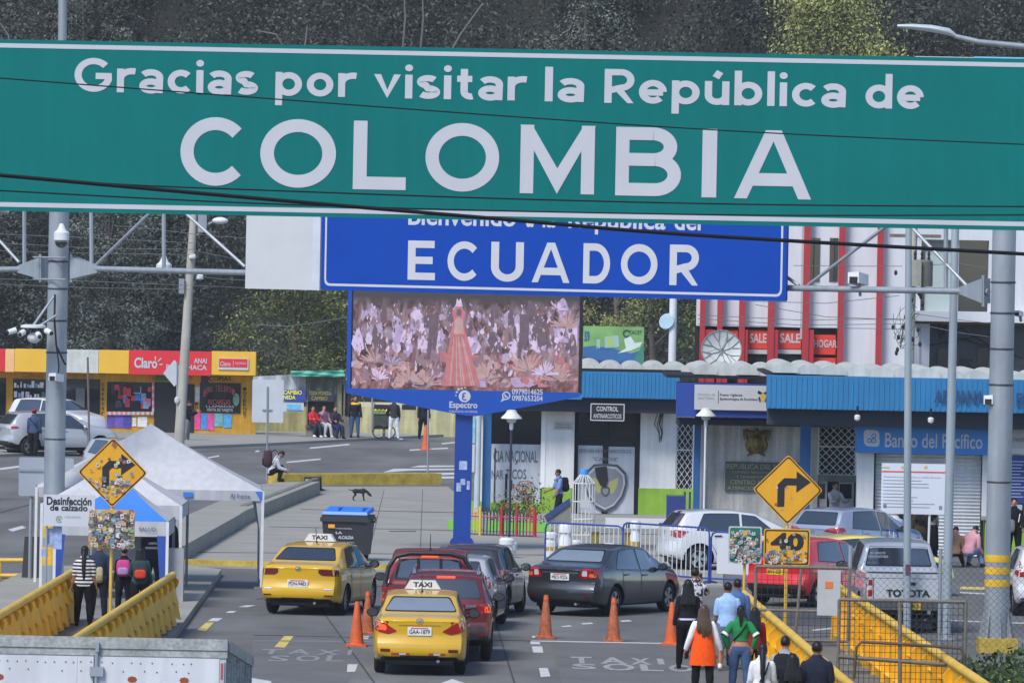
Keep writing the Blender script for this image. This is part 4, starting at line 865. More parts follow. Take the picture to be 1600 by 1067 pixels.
for x0, x1, yt, yb, c in ((167, 178, 648, 668, (84, 70, 160)), (179, 192, 648, 668, (100, 80, 176)), (193, 205, 649, 669, (70, 64, 150)), (207, 213, 652, 666, (206, 204, 196)), (215, 230, 651, 667, (212, 210, 204)), (304, 313, 646, 671, (222, 70, 140)), (314, 323, 646, 671, (70, 140, 210)), (324, 334, 646, 672, (214, 80, 150)), (335, 348, 646, 666, (110, 170, 180)), (349, 362, 647, 668, (80, 160, 205)), (305, 312, 604, 628, (190, 190, 192)), (288, 296, 622, 634, (170, 175, 180))):
    f.box('poster', x0, x1, yt, yb, mat('poster_%d_%d_%d' % c, c, .7, 0, .3, 7), .02, .046)
f.box('doorway', 241, 290, 597, 690, DARK, .0, .06, ground=True); f.box('doorway', 291, 303, 600, 690, DARK, .0, .06, ground=True)
w_ = f.box('window', 312, 376, 598, 645, DGLS, .0, .06)
mb = MB(); mb2 = MB()
for k, ch in enumerate('CENTRO TELEFONICO'):
    an = math.pi*(1-(k+.5)/17); x = 343+24*math.cos(an); y_ = 616-10*math.sin(an)
    if ch != ' ': f.text(x-1.3, x+1.3, y_-4, y_+5, ch, None, -.01, .0, mb=mb)
f.text(325, 360, 624, 632, 'RECARGAS', None, -.01, .0, mb=mb); f.text(322, 366, 633, 636.5, 'LLAMADAS', None, -.01, .0, mb=mb2); f.text(323, 364, 638, 644, 'VENTA DE TARJETA', None, -.01, .01, mb=mb2)
mb.build('lettering', mat('shop_red_lettering', (196, 80, 86), .6), w_, smooth=False); mb2.build('lettering', LETW, w_, smooth=False)
X, Z = f.p(369, 624); MB().add([(X+.13*math.cos(k*.45), -.01, Z+.26*math.sin(k*.45)) for k in range(14)], [tuple(range(14))]).build('window_badge', mat('badge_green', (110, 150, 130), .6), w_, smooth=False)
f.box('threshold', 306, 376, 680, 684.5, mat('pale_step', (186, 184, 178), .8), -.75, -.1, ground=True)
# ------------------------------------------------ market stall and weathered wall
OW = mat('mossy_yellow_wall', (160, 152, 104), .9, 0, .25, 1.2, streak=.3, fine=.12)
t = bthing('weathered_wall', 'low stained yellowish wall behind the seated people and the food cart', 'wall', 560, 277); f = Face(t, 277)
f.box('wall', 394, 700, 637, 690, OW, 0, .3, ground=True); f.box('coping', 560, 760, 630, 638, mat('wall_cream', (198, 192, 160), .85, 0, .12, 2), .02, .36); f.box('wall', 560, 760, 637, 690, mat('wall_cream2', (190, 184, 140), .9, 0, .2, 1.2, streak=.25), -.004, .3, ground=True)
mb = MB()
for (x, y_) in ((628, 640), (585, 640)): f.box('', x, x+22, y_-8, y_, None, -.012, .0, mb=mb)
mb.build('wall_opening', DARK, t, smooth=False); MB().cyl((f.p(581, 660)[0], -.1, 0), (f.p(581, 660)[0], -.1, 2.1), .03, n=8).build('wall_post', STEEL, t)
t = bthing('market_stall', 'ragged money changing stall with tarpaulins, green roof and blue yellow banners', 'stall', 470, 270); f = Face(t, 270)
TARP = mat('grey_tarpaulin', (168, 172, 176), .6, 0, .22, 1.6, streak=.3); TARD = mat('dark_tarpaulin', (92, 96, 84), .7, 0, .3, 2, streak=.2); ROOFG = mat('green_tin_roof', (70, 150, 128), .5, 0, .12, 1.5)
def sheet(name, px, m, y=-.1, amp=.05, nx=14, nz=8, par=t):
    (ax, ay), (bx, by), (cx_, cy_), (dx, dy_) = px; mb = MB(); q = random.Random(int(ax))
    for j in range(nz+1):
        for i in range(nx+1):
            u, v = i/nx, j/nz; X = (ax*(1-u)+bx*u)*(1-v)+(dx*(1-u)+cx_*u)*v; Y_ = (ay*(1-u)+by*u)*(1-v)+(dy_*(1-u)+cy_*u)*v
            p = f.p(X, Y_); mb.v.append((p[0], y+amp*math.sin(u*19+v*3+ax)+amp*.5*math.sin(u*7-v*8), p[1]))
    for j in range(nz):
        for i in range(nx): a = j*(nx+1)+i; mb.f.append((a, a+1, a+nx+2, a+nx+1)); mb.m.append(0)
    return mb.build(name, m, par)
sheet('tarpaulin', ((396, 588), (478, 584), (478, 628), (394, 636)), TARP); sheet('tarpaulin', ((478, 586), (530, 590), (522, 628), (478, 628)), TARD, -.15)
sheet('roof_sheet', ((455, 579), (537, 578), (540, 587), (457, 588)), ROOFG, -.6, .04); f.box('roof_board', 455, 540, 583, 588, ROOFG, -.58, .2)
bn = f.box('banner', 442, 478, 609, 627, mat('banner_blue', (44, 66, 140), .6, 0, .1, 3), -.24, -.21); mb = MB(); f.text(443, 472, 609.5, 616, 'CAMBIO', None, -.255, .03, mb=mb); f.text(443, 462, 617.5, 623.5, 'MONEDA'[2:], None, -.255, .03, mb=mb); mb.build('lettering', mat('banner_yellow', (226, 216, 70), .6), bn, smooth=False)
bn = f.box('banner', 481, 523, 610, 627, mat('banner_navy', (38, 40, 64), .7, 0, .15, 3), -.27, -.24); mb = MB(); f.text(483, 518, 611, 617, 'TODA MONEDA', None, -.285, .01, mb=mb); f.text(487, 512, 619, 625, 'CAMBIO', None, -.285, .01, mb=mb); mb.build('lettering', mat('banner_dull_yellow', (150, 146, 50), .7), bn, smooth=False)
bn = f.box('banner', 443, 475, 628, 643, WHITEP, -.2, -.17); f.box('banner_print', 448, 470, 631, 639, mat('banner_cyan', (100, 178, 214), .6, 0, .2, 5), -.215, -.201, bn); f.box('banner_print', 448, 474, 640.5, 641.8, mat('print_blue', (70, 80, 150), .6), -.215, -.201, bn)
for x in (480, 524, 538): MB().cyl((f.p(x, 640)[0], -.1, 0), (f.p(x, 640)[0], -.1, f.p(x, 586)[1]), .04, n=6).build('post', mat('old_wood', (120, 112, 92), .9, 0, .25, 4), t)
f.box('side_board', 524, 534, 590, 686, mat('greenish_board', (148, 146, 118), .9, 0, .25, 2, streak=.3), -.05, .0, ground=True); f.box('back_board', 480, 548, 600, 686, mat('dim_stall', (56, 54, 48), .9, 0, .3, 2), .02, .06, ground=True); f.box('counter', 534, 548, 650, 684, mat('grey_block', (108, 106, 100), .9, 0, .2, 2), -.4, .0, ground=True)
f.box('bench_seat', 478, 535, 664, 668, mat('old_plank', (84, 78, 68), .9), -.55, -.1); f.box('bench_block', 480, 492, 668, 686, CONC2, -.45, -.15, ground=True); f.box('bench_block', 520, 532, 668, 686, CONC2, -.45, -.15, ground=True)
# small green advertising billboard behind the canopy
t = bthing('billboard', 'small green and blue advertising billboard above the police canopy roof', 'billboard', 958, 215); f = Face(t, 215)
f.box('panel', 911, 1006, 510, 570, mat('ad_green', (120, 164, 96), .5, 0, .25, 1.4), 0, .08)
mb = MB()
def pp(px, m, y): mb.add([(f.p(*p)[0], y, f.p(*p)[1]) for p in px], [tuple(range(len(px)))], m)
pp([(911, 542), (930, 540), (960, 545), (985, 552), (1006, 546), (1006, 570), (911, 570)], 0, -.006); pp([(911, 556), (935, 562), (970, 567), (1006, 566), (1006, 570), (911, 570)], 1, -.009); pp([(975, 530), (985, 525), (992, 536), (1004, 534), (1000, 542), (985, 548), (965, 552), (978, 544)], 2, -.012)
pp([(932, 530), (938, 530), (938, 545), (932, 545)], 3, -.010); pp([(945, 526), (966, 524), (968, 542), (945, 544)], 3, -.011); pp([(950, 528), (957, 528), (957, 542), (950, 542)], 4, -.013)
pp([(1006, 536), (1006, 570), (990, 562)], 5, -.014)
f.text(913, 921, 517, 533, '59', None, -.02, .02, mb=mb, ); mb.m[-0:] 
k0 = len(mb.f); f.text(933, 960, 542, 546, 'Haz crecer tu', None, -.02, .0, mb=mb); f.text(932, 999, 563, 567, 'Con la mejor TASA DE INTERES', None, -.02, .0, mb=mb); mb.build('artwork', [mat('ad_blue', (54, 100, 150), .5), mat('ad_navy', (40, 66, 140), .5), mat('ad_pale', (200, 214, 206), .5), mat('ad_tower', (150, 180, 170), .5), mat('ad_leaf', (160, 190, 90), .5), mat('ad_teal', (60, 130, 110), .5)], t, smooth=False)
mb = MB(); f.text(983, 1003, 516, 522, 'CACET', None, -.022, .01, mb=mb); X, Z = f.p(979, 521); stroke(mb, _arc(X, Z, .10, .10, 30, 330, 20), .04, -.022, lambda x, z, y: (x, y, z)); mb.build('lettering', mat('ad_ink', (40, 70, 70), .5), t, smooth=False)
for x in (925, 990): MB().cyl((f.p(x, 570)[0], .15, 0), (f.p(x, 570)[0], .15, f.p(x, 520)[1]), .05, n=8).build('post', STEEL, t)
# ================================================================== hillside and woods
HILLM = mat('hill_soil', (34, 35, 31), .95, 0, .3, .1, fine=.2)
HY0, HS = 322.0, .92
def hz(x, y): return max(0, (y-HY0)*HS)+1.2*math.sin(x*.11)+.8*math.sin(x*.05+y*.2) if y > HY0+2 else 0
mb = MB(); nx, ny = 50, 24
for j in range(ny+1):
    y = HY0-6+j*6
    for i in range(nx+1):
        x = -160+i*6.4; mb.v.append((x, y, -.3 if j == 0 else max(-.3, hz(x, y))))
for j in range(ny):
    for i in range(nx):
        a = j*(nx+1)+i; mb.f.append((a, a+1, a+nx+2, a+nx+1)); mb.m.append(0)
tag(mb.build('hill', HILLM), kind='structure')
def leafmat(name, cols, rough=.6):
    M = bpy.data.materials.new(name); M.use_nodes = True; n = M.node_tree.nodes; L = M.node_tree.links; b = n['Principled BSDF']
    g = n.new('ShaderNodeNewGeometry'); cr = n.new('ShaderNodeValToRGB'); e = cr.color_ramp.elements
    e[0].position = 0; e[0].color = (*lin(cols[0]), 1); e[1].position = 1; e[1].color = (*lin(cols[-1]), 1)
    for i, c in enumerate(cols[1:-1]): q = e.new((i+1)/(len(cols)-1)); q.color = (*lin(c), 1)
    tc = n.new('ShaderNodeTexCoord'); no = n.new('ShaderNodeTexNoise'); no.inputs['Scale'].default_value = .24; no.inputs['Detail'].default_value = 3; mr = n.new('ShaderNodeMapRange'); mr.inputs[1].default_value = .35; mr.inputs[2].default_value = .65; mr.inputs[3].default_value = .62; mr.inputs[4].default_value = 1.5; v = n.new('ShaderNodeVectorMath'); v.operation = 'SCALE'
    L.new(tc.outputs['Object'], no.inputs['Vector']); L.new(no.outputs[0], mr.inputs[0]); L.new(mr.outputs[0], v.inputs['Scale'])
    L.new(g.outputs['Random Per Island'], cr.inputs[0]); L.new(cr.outputs[0], v.inputs[0]); L.new(v.outputs[0], b.inputs['Base Color'])
    b.inputs['Roughness'].default_value = rough; b.inputs['Specular IOR Level'].default_value = .35
    try: b.inputs['Subsurface Weight'].default_value = 0
    except Exception: pass
    return M
def leaves(name, cen, rad, size, m, seed=1, parent=None, flat=.0, nrm=None):
    """cen: N x 3 leaf centres; one quad per leaf, random tilt"""
    g = np.random.default_rng(seed); N = len(cen)
    a = g.normal(size=(N, 3)); a[:, 2] = np.abs(a[:, 2])*.6+flat; a = a if nrm is None else a*.42+nrm; a /= np.linalg.norm(a, axis=1)[:, None]
    b = np.cross(a, g.normal(size=(N, 3))); b /= np.linalg.norm(b, axis=1)[:, None]; c = np.cross(a, b)
    s = size*g.uniform(.55, 1.35, (N, 1)); l = s*g.uniform(.9, 1.5, (N, 1))
    V = np.stack([cen-b*l, cen-c*s*.6, cen+b*l, cen+c*s*.6], 1).reshape(-1, 3)
    me = bpy.data.meshes.new(name); me.vertices.add(4*N); me.vertices.foreach_set('co', V.astype(np.float32).ravel())
    me.loops.add(4*N); me.loops.foreach_set('vertex_index', np.arange(4*N, dtype=np.int32))
    me.polygons.add(N); me.polygons.foreach_set('loop_start', np.arange(0, 4*N, 4, dtype=np.int32)); me.polygons.foreach_set('loop_total', np.full(N, 4, dtype=np.int32))
    me.materials.append(m); me.update(calc_edges=True); me.validate()
    o = bpy.data.objects.new(name, me); COL.objects.link(o)
    if parent: o.parent = parent
    return o
g = np.random.default_rng(11)
DARKLEAF = leafmat('forest_leaves', [(44, 49, 42), (54, 58, 50), (42, 46, 42), (60, 64, 54), (50, 54, 48), (66, 71, 62), (48, 52, 46), (84, 88, 82), (52, 56, 48)])
cl = []; nl = []
for k in range(760):
    x = g.uniform(-32, 32); y = HY0+1+g.uniform(0, 1)**1.15*27; z = max(0, hz(x, y)); r = g.uniform(1.2, 3.4); n_ = int(250*r)
    d = g.normal(size=(n_, 3)); d /= np.linalg.norm(d, axis=1)[:, None]; rr = r*g.uniform(.45, 1.08, (n_, 1))
    hgt = g.uniform(.2, 3.6)
    cl.append(np.array([x, y, z+hgt])+d*rr*np.array([1, .8, 1.15])); nl.append(d)
cen = np.concatenate(cl)
tag(leaves('forest', cen, 0, .082, DARKLEAF, 2, nrm=np.concatenate(nl)), kind='stuff')
o = bpy.data.objects['forest']; o['label'] = 'dark green wooded hillside filling the background'; 
# single trees that stand out
def tree(name, label, base, h, cr, m, seed, n=5000, leaf=.10, group=None, trunkc=(92, 84, 74), lean=0.0, clumps=26, low=.35):
    q = np.random.default_rng(seed); rr = random.Random(seed)
    t = thing(name, label, 'tree', base, 0, group)
    TM = mat('bark_%d_%d_%d' % trunkc, trunkc, .9, 0, .25, 4, fine=.2)
    mb = MB(); top = Vector((lean*h, 0, h*.8)); pts = [Vector((0, 0, -.8)), Vector((lean*h*.25+.1, 0, h*.3)), Vector((lean*h*.6, .1, h*.55)), top]
    r0 = max(.07, h*.022); mb.tube(pts, [r0, r0*.8, r0*.55, r0*.2], 8)
    cls = []
    for k in range(clumps):
        a = rr.uniform(0, 6.28); u = rr.uniform(low, 1.0); w = cr*(math.sin(math.pi*min(1, .18+u*.75)))*rr.uniform(.25, 1)
        c = Vector((lean*h*u+w*math.cos(a), w*.8*math.sin(a), h*u)); rad = cr*rr.uniform(.22, .42)
        cls.append((c, rad))
        if k % 2 == 0: mb.tube([Vector((lean*h*u*.7, 0, h*u*.7)), c], [r0*.35, r0*.1], 5)
    mb.build('trunk', TM, t)
    P = []; NN = []
    for c, rad in cls:
        k = n//clumps; d = q.normal(size=(k, 3)); d /= np.linalg.norm(d, axis=1)[:, None]
        P.append(np.array(c)+d*rad*(q.uniform(.25, 1.1, (k, 1)))*np.array([1.1, 1, .85])); NN.append(d)
    leaves('crown', np.concatenate(P), 0, leaf, m, seed+5, t, .2, np.concatenate(NN))
    return t
YG = leafmat('yellow_green_leaves', [(90, 98, 58), (132, 136, 78), (158, 160, 94), (108, 116, 68), (172, 168, 104), (98, 106, 62)])
MG = leafmat('mid_green_leaves', [(50, 62, 42), (78, 90, 56), (60, 72, 48), (106, 114, 68), (150, 148, 80), (66, 78, 50), (54, 64, 44)])
BG_ = leafmat('grey_green_leaves', [(62, 70, 60), (84, 92, 80), (104, 110, 100), (58, 64, 54), (126, 130, 122)])
def tbase(px, Y):
    p = at(px, 400, Y); return Vector((p.x, Y, hz(p.x, Y) if Y > HY0 else 0))
tree('leafy_tree', 'tall yellow green tree on the hillside above the right end of the green sign', Vector((at(1290, 60, 333).x, 333, 6.5)), 14.5, 4.8, YG, 3, 30000, .075, clumps=90, low=.4)
tree('leafy_tree', 'bushy yellow flecked tree beside the left edge of the LED screen', tbase(462, 288), 8.2, 2.9, MG, 4, 20000, .058, clumps=64, low=.15)
tree('leafy_tree', 'dark rounded tree behind the market stall with the green roof', tbase(528, 292), 7.2, 2.4, MG, 14, 14000, .058, clumps=50, low=.15)
tree('leafy_tree', 'tree with yellowish foliage behind the small green billboard', tbase(965, 305), 9.6, 2.4, YG, 5, 9000, .06, clumps=26, low=.35)
tree('leafy_tree', 'dark green tree between the green billboard and the red and white building', tbase(1020, 290), 8.5, 2.2, MG, 6, 9000, .06, clumps=26, low=.3)
tree('leafy_tree', 'pale grey green tree on the hillside above the middle of the green sign', Vector((at(920, 60, 337).x, 337, 9)), 12, 2.8, BG_, 7, 9000, .06, clumps=30, low=.3)
tree('leafy_tree', 'pale leaved tree behind the steel brace left of the concrete utility pole', Vector((at(170, 400, 318).x, 318, 0)), 10.8, 2.6, BG_, 8, 12000, .06, clumps=40, low=.12, trunkc=(62, 58, 52))
tree('leafy_tree', 'pale leaved tree at the top left corner beside the mast', Vector((at(130, 60, 338).x, 338, 12)), 9, 2.4, BG_, 9, 8000, .06, clumps=24, low=.3)
q = random.Random(21)
BM = mat('pale_bark', (104, 100, 98), .8, 0, .2, 3)
lab = ['thin bare pale trunk leaning left at the top edge near the mast', 'slender pale upright trunk above the word visitar on the hillside', 'slender pale trunk above the big letters on the hillside, right one of a close pair', 'long bare branch leaning right through the dark wood above the sign', 'short pale broken trunk above the word por on the hillside', 'bare leaning trunk in the wood at the top left corner']
for i, (xa, ya, xb, yb) in enumerate([(455, 30, 400, 48), (628, 36, 631, -12), (655, 45, 660, -15), (675, 75, 755, 5), (468, 55, 480, 42), (28, 58, -10, 22)]):
    Y = 326+ .5*i; a = at(xa, ya+30, Y); b = at(xb, yb, Y); ro = thing('bare_tree', lab[i], 'tree', Vector((a.x, Y, a.z-3)))
    MB().tube([(0, 4.5, -3.0), (0, .2, 2), Vector((b.x-a.x, 0, b.z-a.z+3))*.5+Vector((.12, 0, 1.5)), (b.x-a.x, 0, b.z-a.z+3)], [.06, .055, .045, .03], 6).build('trunk', BM, ro)

# ================================================================== thin haze in the air
hb = MB().box(-120, 120, -20, 420, -1.5, 75).build('haze', bpy.data.materials.new('haze_air'), smooth=False); tag(hb, kind='stuff')
HM = hb.data.materials[0]; HM.use_nodes = True; n = HM.node_tree.nodes; n.remove(n['Principled BSDF']); pv = n.new('ShaderNodeVolumePrincipled'); pv.inputs['Density'].default_value = .00016; pv.inputs['Color'].default_value = (.92, .95, 1, 1); pv.inputs['Anisotropy'].default_value = .2
HM.node_tree.links.new(pv.outputs[0], n['Material Output'].inputs['Volume'])
# ================================================================== vehicles
def carglass(name, rgb, ior=2.3):
    M = mat(name, rgb, .07, 0, .12, .8, coat=.5); M.node_tree.nodes['Principled BSDF'].inputs['IOR'].default_value = ior; return M
CG = carglass('car_glass', (34, 39, 44)); CGL = carglass('car_glass_sky_tone', (120, 130, 140), 2.0)  # CGL: sky reflection on sloped rear windows is put into its pale colour
LRED = mat('lamp_red', (150, 16, 20), .15, 0, .12, 8, coat=1.0); LCLR = mat('lamp_clear', (190, 186, 186), .15, 0, .08, 8, coat=1.0); LAMB = mat('lamp_amber', (216, 110, 30), .2, 0, .1, 8, coat=1.0)
LON = mat('lamp_lit', (255, 60, 30), .3, 0, .1, 8, emit=1.6); LDK = mat('lamp_dark_red', (96, 14, 18), .15, 0, .15, 8, coat=1.0)
PLW = mat('plate_white', (214, 214, 214), .5, 0, .04, 4); PLY = mat('plate_yellow', (224, 178, 30), .5, 0, .04, 4)
RIMS = mat('alloy_rim', (176, 178, 182), .3, .7, .06, 4); RIMK = mat('dark_rim', (64, 66, 70), .4, .5, .1, 4)
def interp(tab, y):
    if y <= tab[0][0]: return tab[0][1]
    for (a, u), (b, v) in zip(tab[:-1], tab[1:]):
        if y <= b:
            t = (y-a)/(b-a); return u+(v-u)*t
    return tab[-1][1]
def smoothtab(tab, y, h=.07): return sum(interp(tab, y+k*h/2)*wt for k, wt in ((-2, 1), (-1, 2), (0, 3), (1, 2), (2, 1)))/9
def catmull(P, n):
    out = []
    for i in range(len(P)-1):
        p0 = Vector(P[max(i-1, 0)]); p1 = Vector(P[i]); p2 = Vector(P[i+1]); p3 = Vector(P[min(i+2, len(P)-1)])
        for k in range(n):
            u = k/n; q = .5*((2*p1)+(p2-p0)*u+(2*p0-5*p1+4*p2-p3)*u*u+(3*p1-p0-3*p2+p3)*u**3); out.append((q.x, q.y))
    out.append(tuple(P[-1])); return out
def cutpoly(pts, res):
    bm = bmesh.new(); vs = [bm.verts.new((a, b, 0)) for a, b in pts]
    try: bm.faces.new(vs)
    except Exception: pass
    for ax in (0, 1):
        lo = min(p[ax] for p in pts); hi = max(p[ax] for p in pts); n = int((hi-lo)/res)
        for k in range(1, n+1):
            co = [0, 0, 0]; no = [0, 0, 0]; co[ax] = lo+(hi-lo)*k/(n+1); no[ax] = 1
            bmesh.ops.bisect_plane(bm, geom=bm.verts[:]+bm.edges[:]+bm.faces[:], plane_co=co, plane_no=no)
    bmesh.ops.triangulate(bm, faces=bm.faces[:])
    bm.verts.index_update(); v = [(p.co.x, p.co.y) for p in bm.verts]; f = [tuple(q.index for q in fa.verts) for fa in bm.faces]
    bm.free(); return v, f
class Skin:
    """throws flat outlines onto a car body so that panes and lamps follow its shape"""
    DIR = {'rear': (0, 1, 0), 'front': (0, -1, 0), 'right': (-1, 0, 0), 'left': (1, 0, 0), 'top': (0, 0, -1)}
    def __init__(s, bvh, L): s.b = bvh; s.L = L
    def hit(s, a, b, side):
        d = Vector(s.DIR[side])
        o = {'rear': Vector((a, -4, b)), 'front': Vector((a, s.L+4, b)), 'right': Vector((4, a, b)), 'left': Vector((-4, a, b)), 'top': Vector((a, b, 5))}[side]
        h = s.b.ray_cast(o, d)
        if h[0] is None:
            h = s.b.find_nearest(o+d*4.2)
        return h[0]
    def put(s, mb, pts, side, off=.006, m=0, res=.07):
        v, f = cutpoly(pts, res); d = Vector(s.DIR[side])
        if not f: return
        mb.add([s.hit(a, b, side)-d*off for a, b in v], f, m)
_WH = {}
def wheel_meshes(r, wd, style, rim):
    k = (round(r, 2), style, rim.name)
    if k in _WH: return _WH[k]
    t = MB(); rr = r*.66
    # lathe about x: build along x with rings
    prof = [(-wd/2+.01, rr), (-wd/2, r*.82), (-wd/2+.02, r*.95), (-wd/2+.05, r), (wd/2-.05, r), (wd/2-.02, r*.95), (wd/2, r*.82), (wd/2-.01, rr)]
    n = 26
    for x, q in prof:
        for j in range(n): a = 2*math.pi*j/n; t.v.append((x, q*math.cos(a), q*math.sin(a)))
    for i in range(len(prof)-1):
        for j in range(n): j2 = (j+1) % n; t.f.append((i*n+j, i*n+j2, (i+1)*n+j2, (i+1)*n+j)); t.m.append(0)
    ty = t.mesh('tyre', RUB)
    q = MB(); x0 = wd/2-.035
    def disc(x, ra, rb, m):
        k0 = len(q.v)
        for rad in (ra, rb):
            for j in range(n): a = 2*math.pi*j/n; q.v.append((x, rad*math.cos(a), rad*math.sin(a)))
        for j in range(n): j2 = (j+1) % n; q.f.append((k0+j, k0+j2, k0+n+j2, k0+n+j)); q.m.append(m)
    disc(x0-.06, .001, rr, 1); disc(x0+.012, rr*.88, rr*1.01, 0); disc(x0+.014, .001, rr*.2, 0)
    ns = {'multi': 10, 'five': 5, 'cap': 7, 'steel': 12}[style]; ww = {'multi': .11, 'five': .17, 'cap': .2, 'steel': .14}[style]
    for i in range(ns):
        a = 2*math.pi*i/ns
        for aa in ((a-.13, a+.13) if style == 'five' else (a,)):
            c, s_ = math.cos(aa), math.sin(aa); h0, h1 = rr*ww*.55, rr*ww*.8
            P = [(rr*.15, -h0), (rr*.9, -h1), (rr*.9, h1), (rr*.15, h0)]
            k0 = len(q.v); q.v += [(x0+.01, u*c-v*s_, u*s_+v*c) for u, v in P]+[(x0-.04, u*c-v*s_, u*s_+v*c) for u, v in P]
            for f in ((0, 1, 2, 3), (0, 4, 5, 1), (3, 2, 6, 7)): q.f.append(tuple(k0+z for z in f)); q.m.append(0)
    rm = q.mesh('rim', [rim, BLK])
    _WH[k] = (ty, rm); return _WH[k]
def car(name, label, px, py, head, spec, pm, cat='car', group=None, loc=None):
    """px, py: where the middle of the rear axle touches the ground; head: degrees to the right of straight away"""
    S = spec; L, W, H = S['L'], S['W'], S['H']; ro, wb = S['ro'], S['wb']; top = S['top']; belt = S['belt']; r = S.get('r', .31)
    g = loc if loc is not None else gp(px, py)
    root = thing(name, label, cat, g, -R(head), group)
    wt = S.get('plan', [(0, .88), (.12, .94), (.35, .98), (.9, 1.0), (L-1.1, 1.0), (L-.45, .95), (L-.15, .86), (L, .74)])
    z0t = S.get('z0', [(0, .34), (.25, .26), (.7, .20), (L-.8, .18), (L-.2, .22), (L, .28)])
    rp = S.get('rear', [(.25, .08), (.42, .0), (.58, .0), (.64, .05), (.70, .07), (.95, .05), (1.05, .03)])
    fp = S.get('front', [(.2, .10), (.4, .0), (.6, .03), (.8, .12)])
    wr = S.get('wr', W/2-.20)
    def sect(y):
        w = W/2*smoothtab(wt, y); zt = smoothtab(top, y, S.get('sm', .06)); z0 = interp(z0t, y); zb = min(smoothtab(belt, y), zt-.035); gg = zt-zb
        k = min(1, max(0, gg/.42)); we = w*.93+(min(wr, w*.93)-w*.93)*k; zsh = zt-min(.085, .5*gg); wbt = w*.962
        return [(0, z0), (w*.55, z0), (w*.88, z0+.01), (w*.975, z0+.10), (w, z0+(zb-z0)*.42), (w*.992, z0+(zb-z0)*.78), (wbt, zb), (wbt+(we-wbt)*.5, zb+(zsh-zb)*.5), (we, zsh), (we*.93, zt-(zt-zsh)*.38), (we*.6, zt-(zt-zsh)*.07), (0, zt)]
    ys = []; y = 0
    while y < L: ys.append(y); y += .028 if y < .75 or abs(y-S.get('fine', -9)) < .2 else .055
    ys.append(L); V = []; F = []; nh = 0
    def disp(x, y, z):
        w = W/2
        if y < .7: y += (1-y/.7)**2*(interp(rp, z)+S.get('rb', .10)*(abs(x)/w)**2.6)
        if y > L-.7: y -= (1-(L-y)/.7)**2*(interp(fp, z)+.16*(abs(x)/w)**2.4)
        return (x, y, z)
    for y in ys:
        hs = catmull(sect(y), 3); nh = len(hs)
        ring = [(x, z) for x, z in hs]+[(-x, z) for x, z in reversed(hs[1:-1])]
        for x, z in ring: V.append(disp(x, y, z))
    n = 2*nh-2
    for i in range(len(ys)-1):
        for j in range(n): j2 = (j+1) % n; F.append((i*n+j, (i+1)*n+j, (i+1)*n+j2, i*n+j2))
    def cap(base, y, flip):
        NX = 8; rows = []
        for j in range(1, nh-1):
            a = base+j; b = base+(n-j); row = [a]; xa, za = None, None
            hs = catmull(sect(y), 3); x, z = hs[j]
            for k in range(1, NX): V.append(disp(x*(1-2*k/NX), y, z)); row.append(len(V)-1)
            row.append(b); rows.append(row)
        bot, topi = base, base+nh-1
        for k in range(NX): F.append((bot, rows[0][k], rows[0][k+1]) if flip else (bot, rows[0][k+1], rows[0][k])); F.append((topi, rows[-1][k+1], rows[-1][k]) if flip else (topi, rows[-1][k], rows[-1][k+1]))
        for j in range(len(rows)-1):
            for k in range(NX):
                q = (rows[j][k], rows[j+1][k], rows[j+1][k+1], rows[j][k+1]); F.append(q if flip else q[::-1])
    cap(0, ys[0], True); cap((len(ys)-1)*n, ys[-1], False)
    me = bpy.data.meshes.new('body'); me.from_pydata(V, [], F); me.update()
    bm = bmesh.new(); bm.from_mesh(me); bmesh.ops.recalc_face_normals(bm, faces=bm.faces); bm.to_mesh(me); bvh = BVHTree.FromBMesh(bm); bm.free()
    sk = Skin(bvh, L); me.materials.append(pm); me.materials.append(BLK)
    body = bpy.data.objects.new('body', me); COL.objects.link(body)
    cut = MB()
    for ya in (ro, ro+wb):
        for sx in (-1, 1): cut.cyl((sx*(W/2-.30), ya, r+.01), (sx*(W/2+.3), ya, r+.01), r+.055, n=28, m=0)
    co = cut.build('cutter', [BLK]); mod = body.modifiers.new('arch', 'BOOLEAN'); mod.object = co; mod.operation = 'DIFFERENCE'; mod.solver = 'EXACT'
    me2 = bpy.data.meshes.new_from_object(body.evaluated_get(bpy.context.evaluated_depsgraph_get()))
    bpy.data.objects.remove(body); bpy.data.objects.remove(co)
    if len(me2.polygons) < 100: me2 = me
    me2.materials.clear(); me2.materials.append(pm); me2.materials.append(BLK)
    idx = []
    for p in me2.polygons:
        c = p.center; k = 0
        for ya in (ro, ro+wb):
            if abs(c.x) < W/2-.012 and math.hypot(c.y-ya, c.z-r-.01) < r+.062 and (abs(c.x) < W/2-.28 or math.hypot(c.y-ya, c.z-r-.01) > r+.03): k = 1
        if c.z < interp(z0t, c.y)+S.get('clad', .035): k = 1
        idx.append(k)
    me2.polygons.foreach_set('material_index', idx); me2.polygons.foreach_set('use_smooth', [True]*len(idx)); me2.set_sharp_from_angle(angle=R(46)); me2.name = 'body'
    body = bpy.data.objects.new('body', me2); COL.objects.link(body); body.parent = root
    o_ = Vector((0, -ro, 0))
    def fin(mb, nm, ms, par=None, ang=38):
        if not mb.f: return None
        o = mb.build(nm, ms, par or root, ang=ang); o.location = o_ if par is None else (0, 0, 0); return o
    body.location = o_
    # doors and side glass
    zt = lambda y: smoothtab(top, y, S.get('sm', .06)); zbf = lambda y: smoothtab(belt, y)
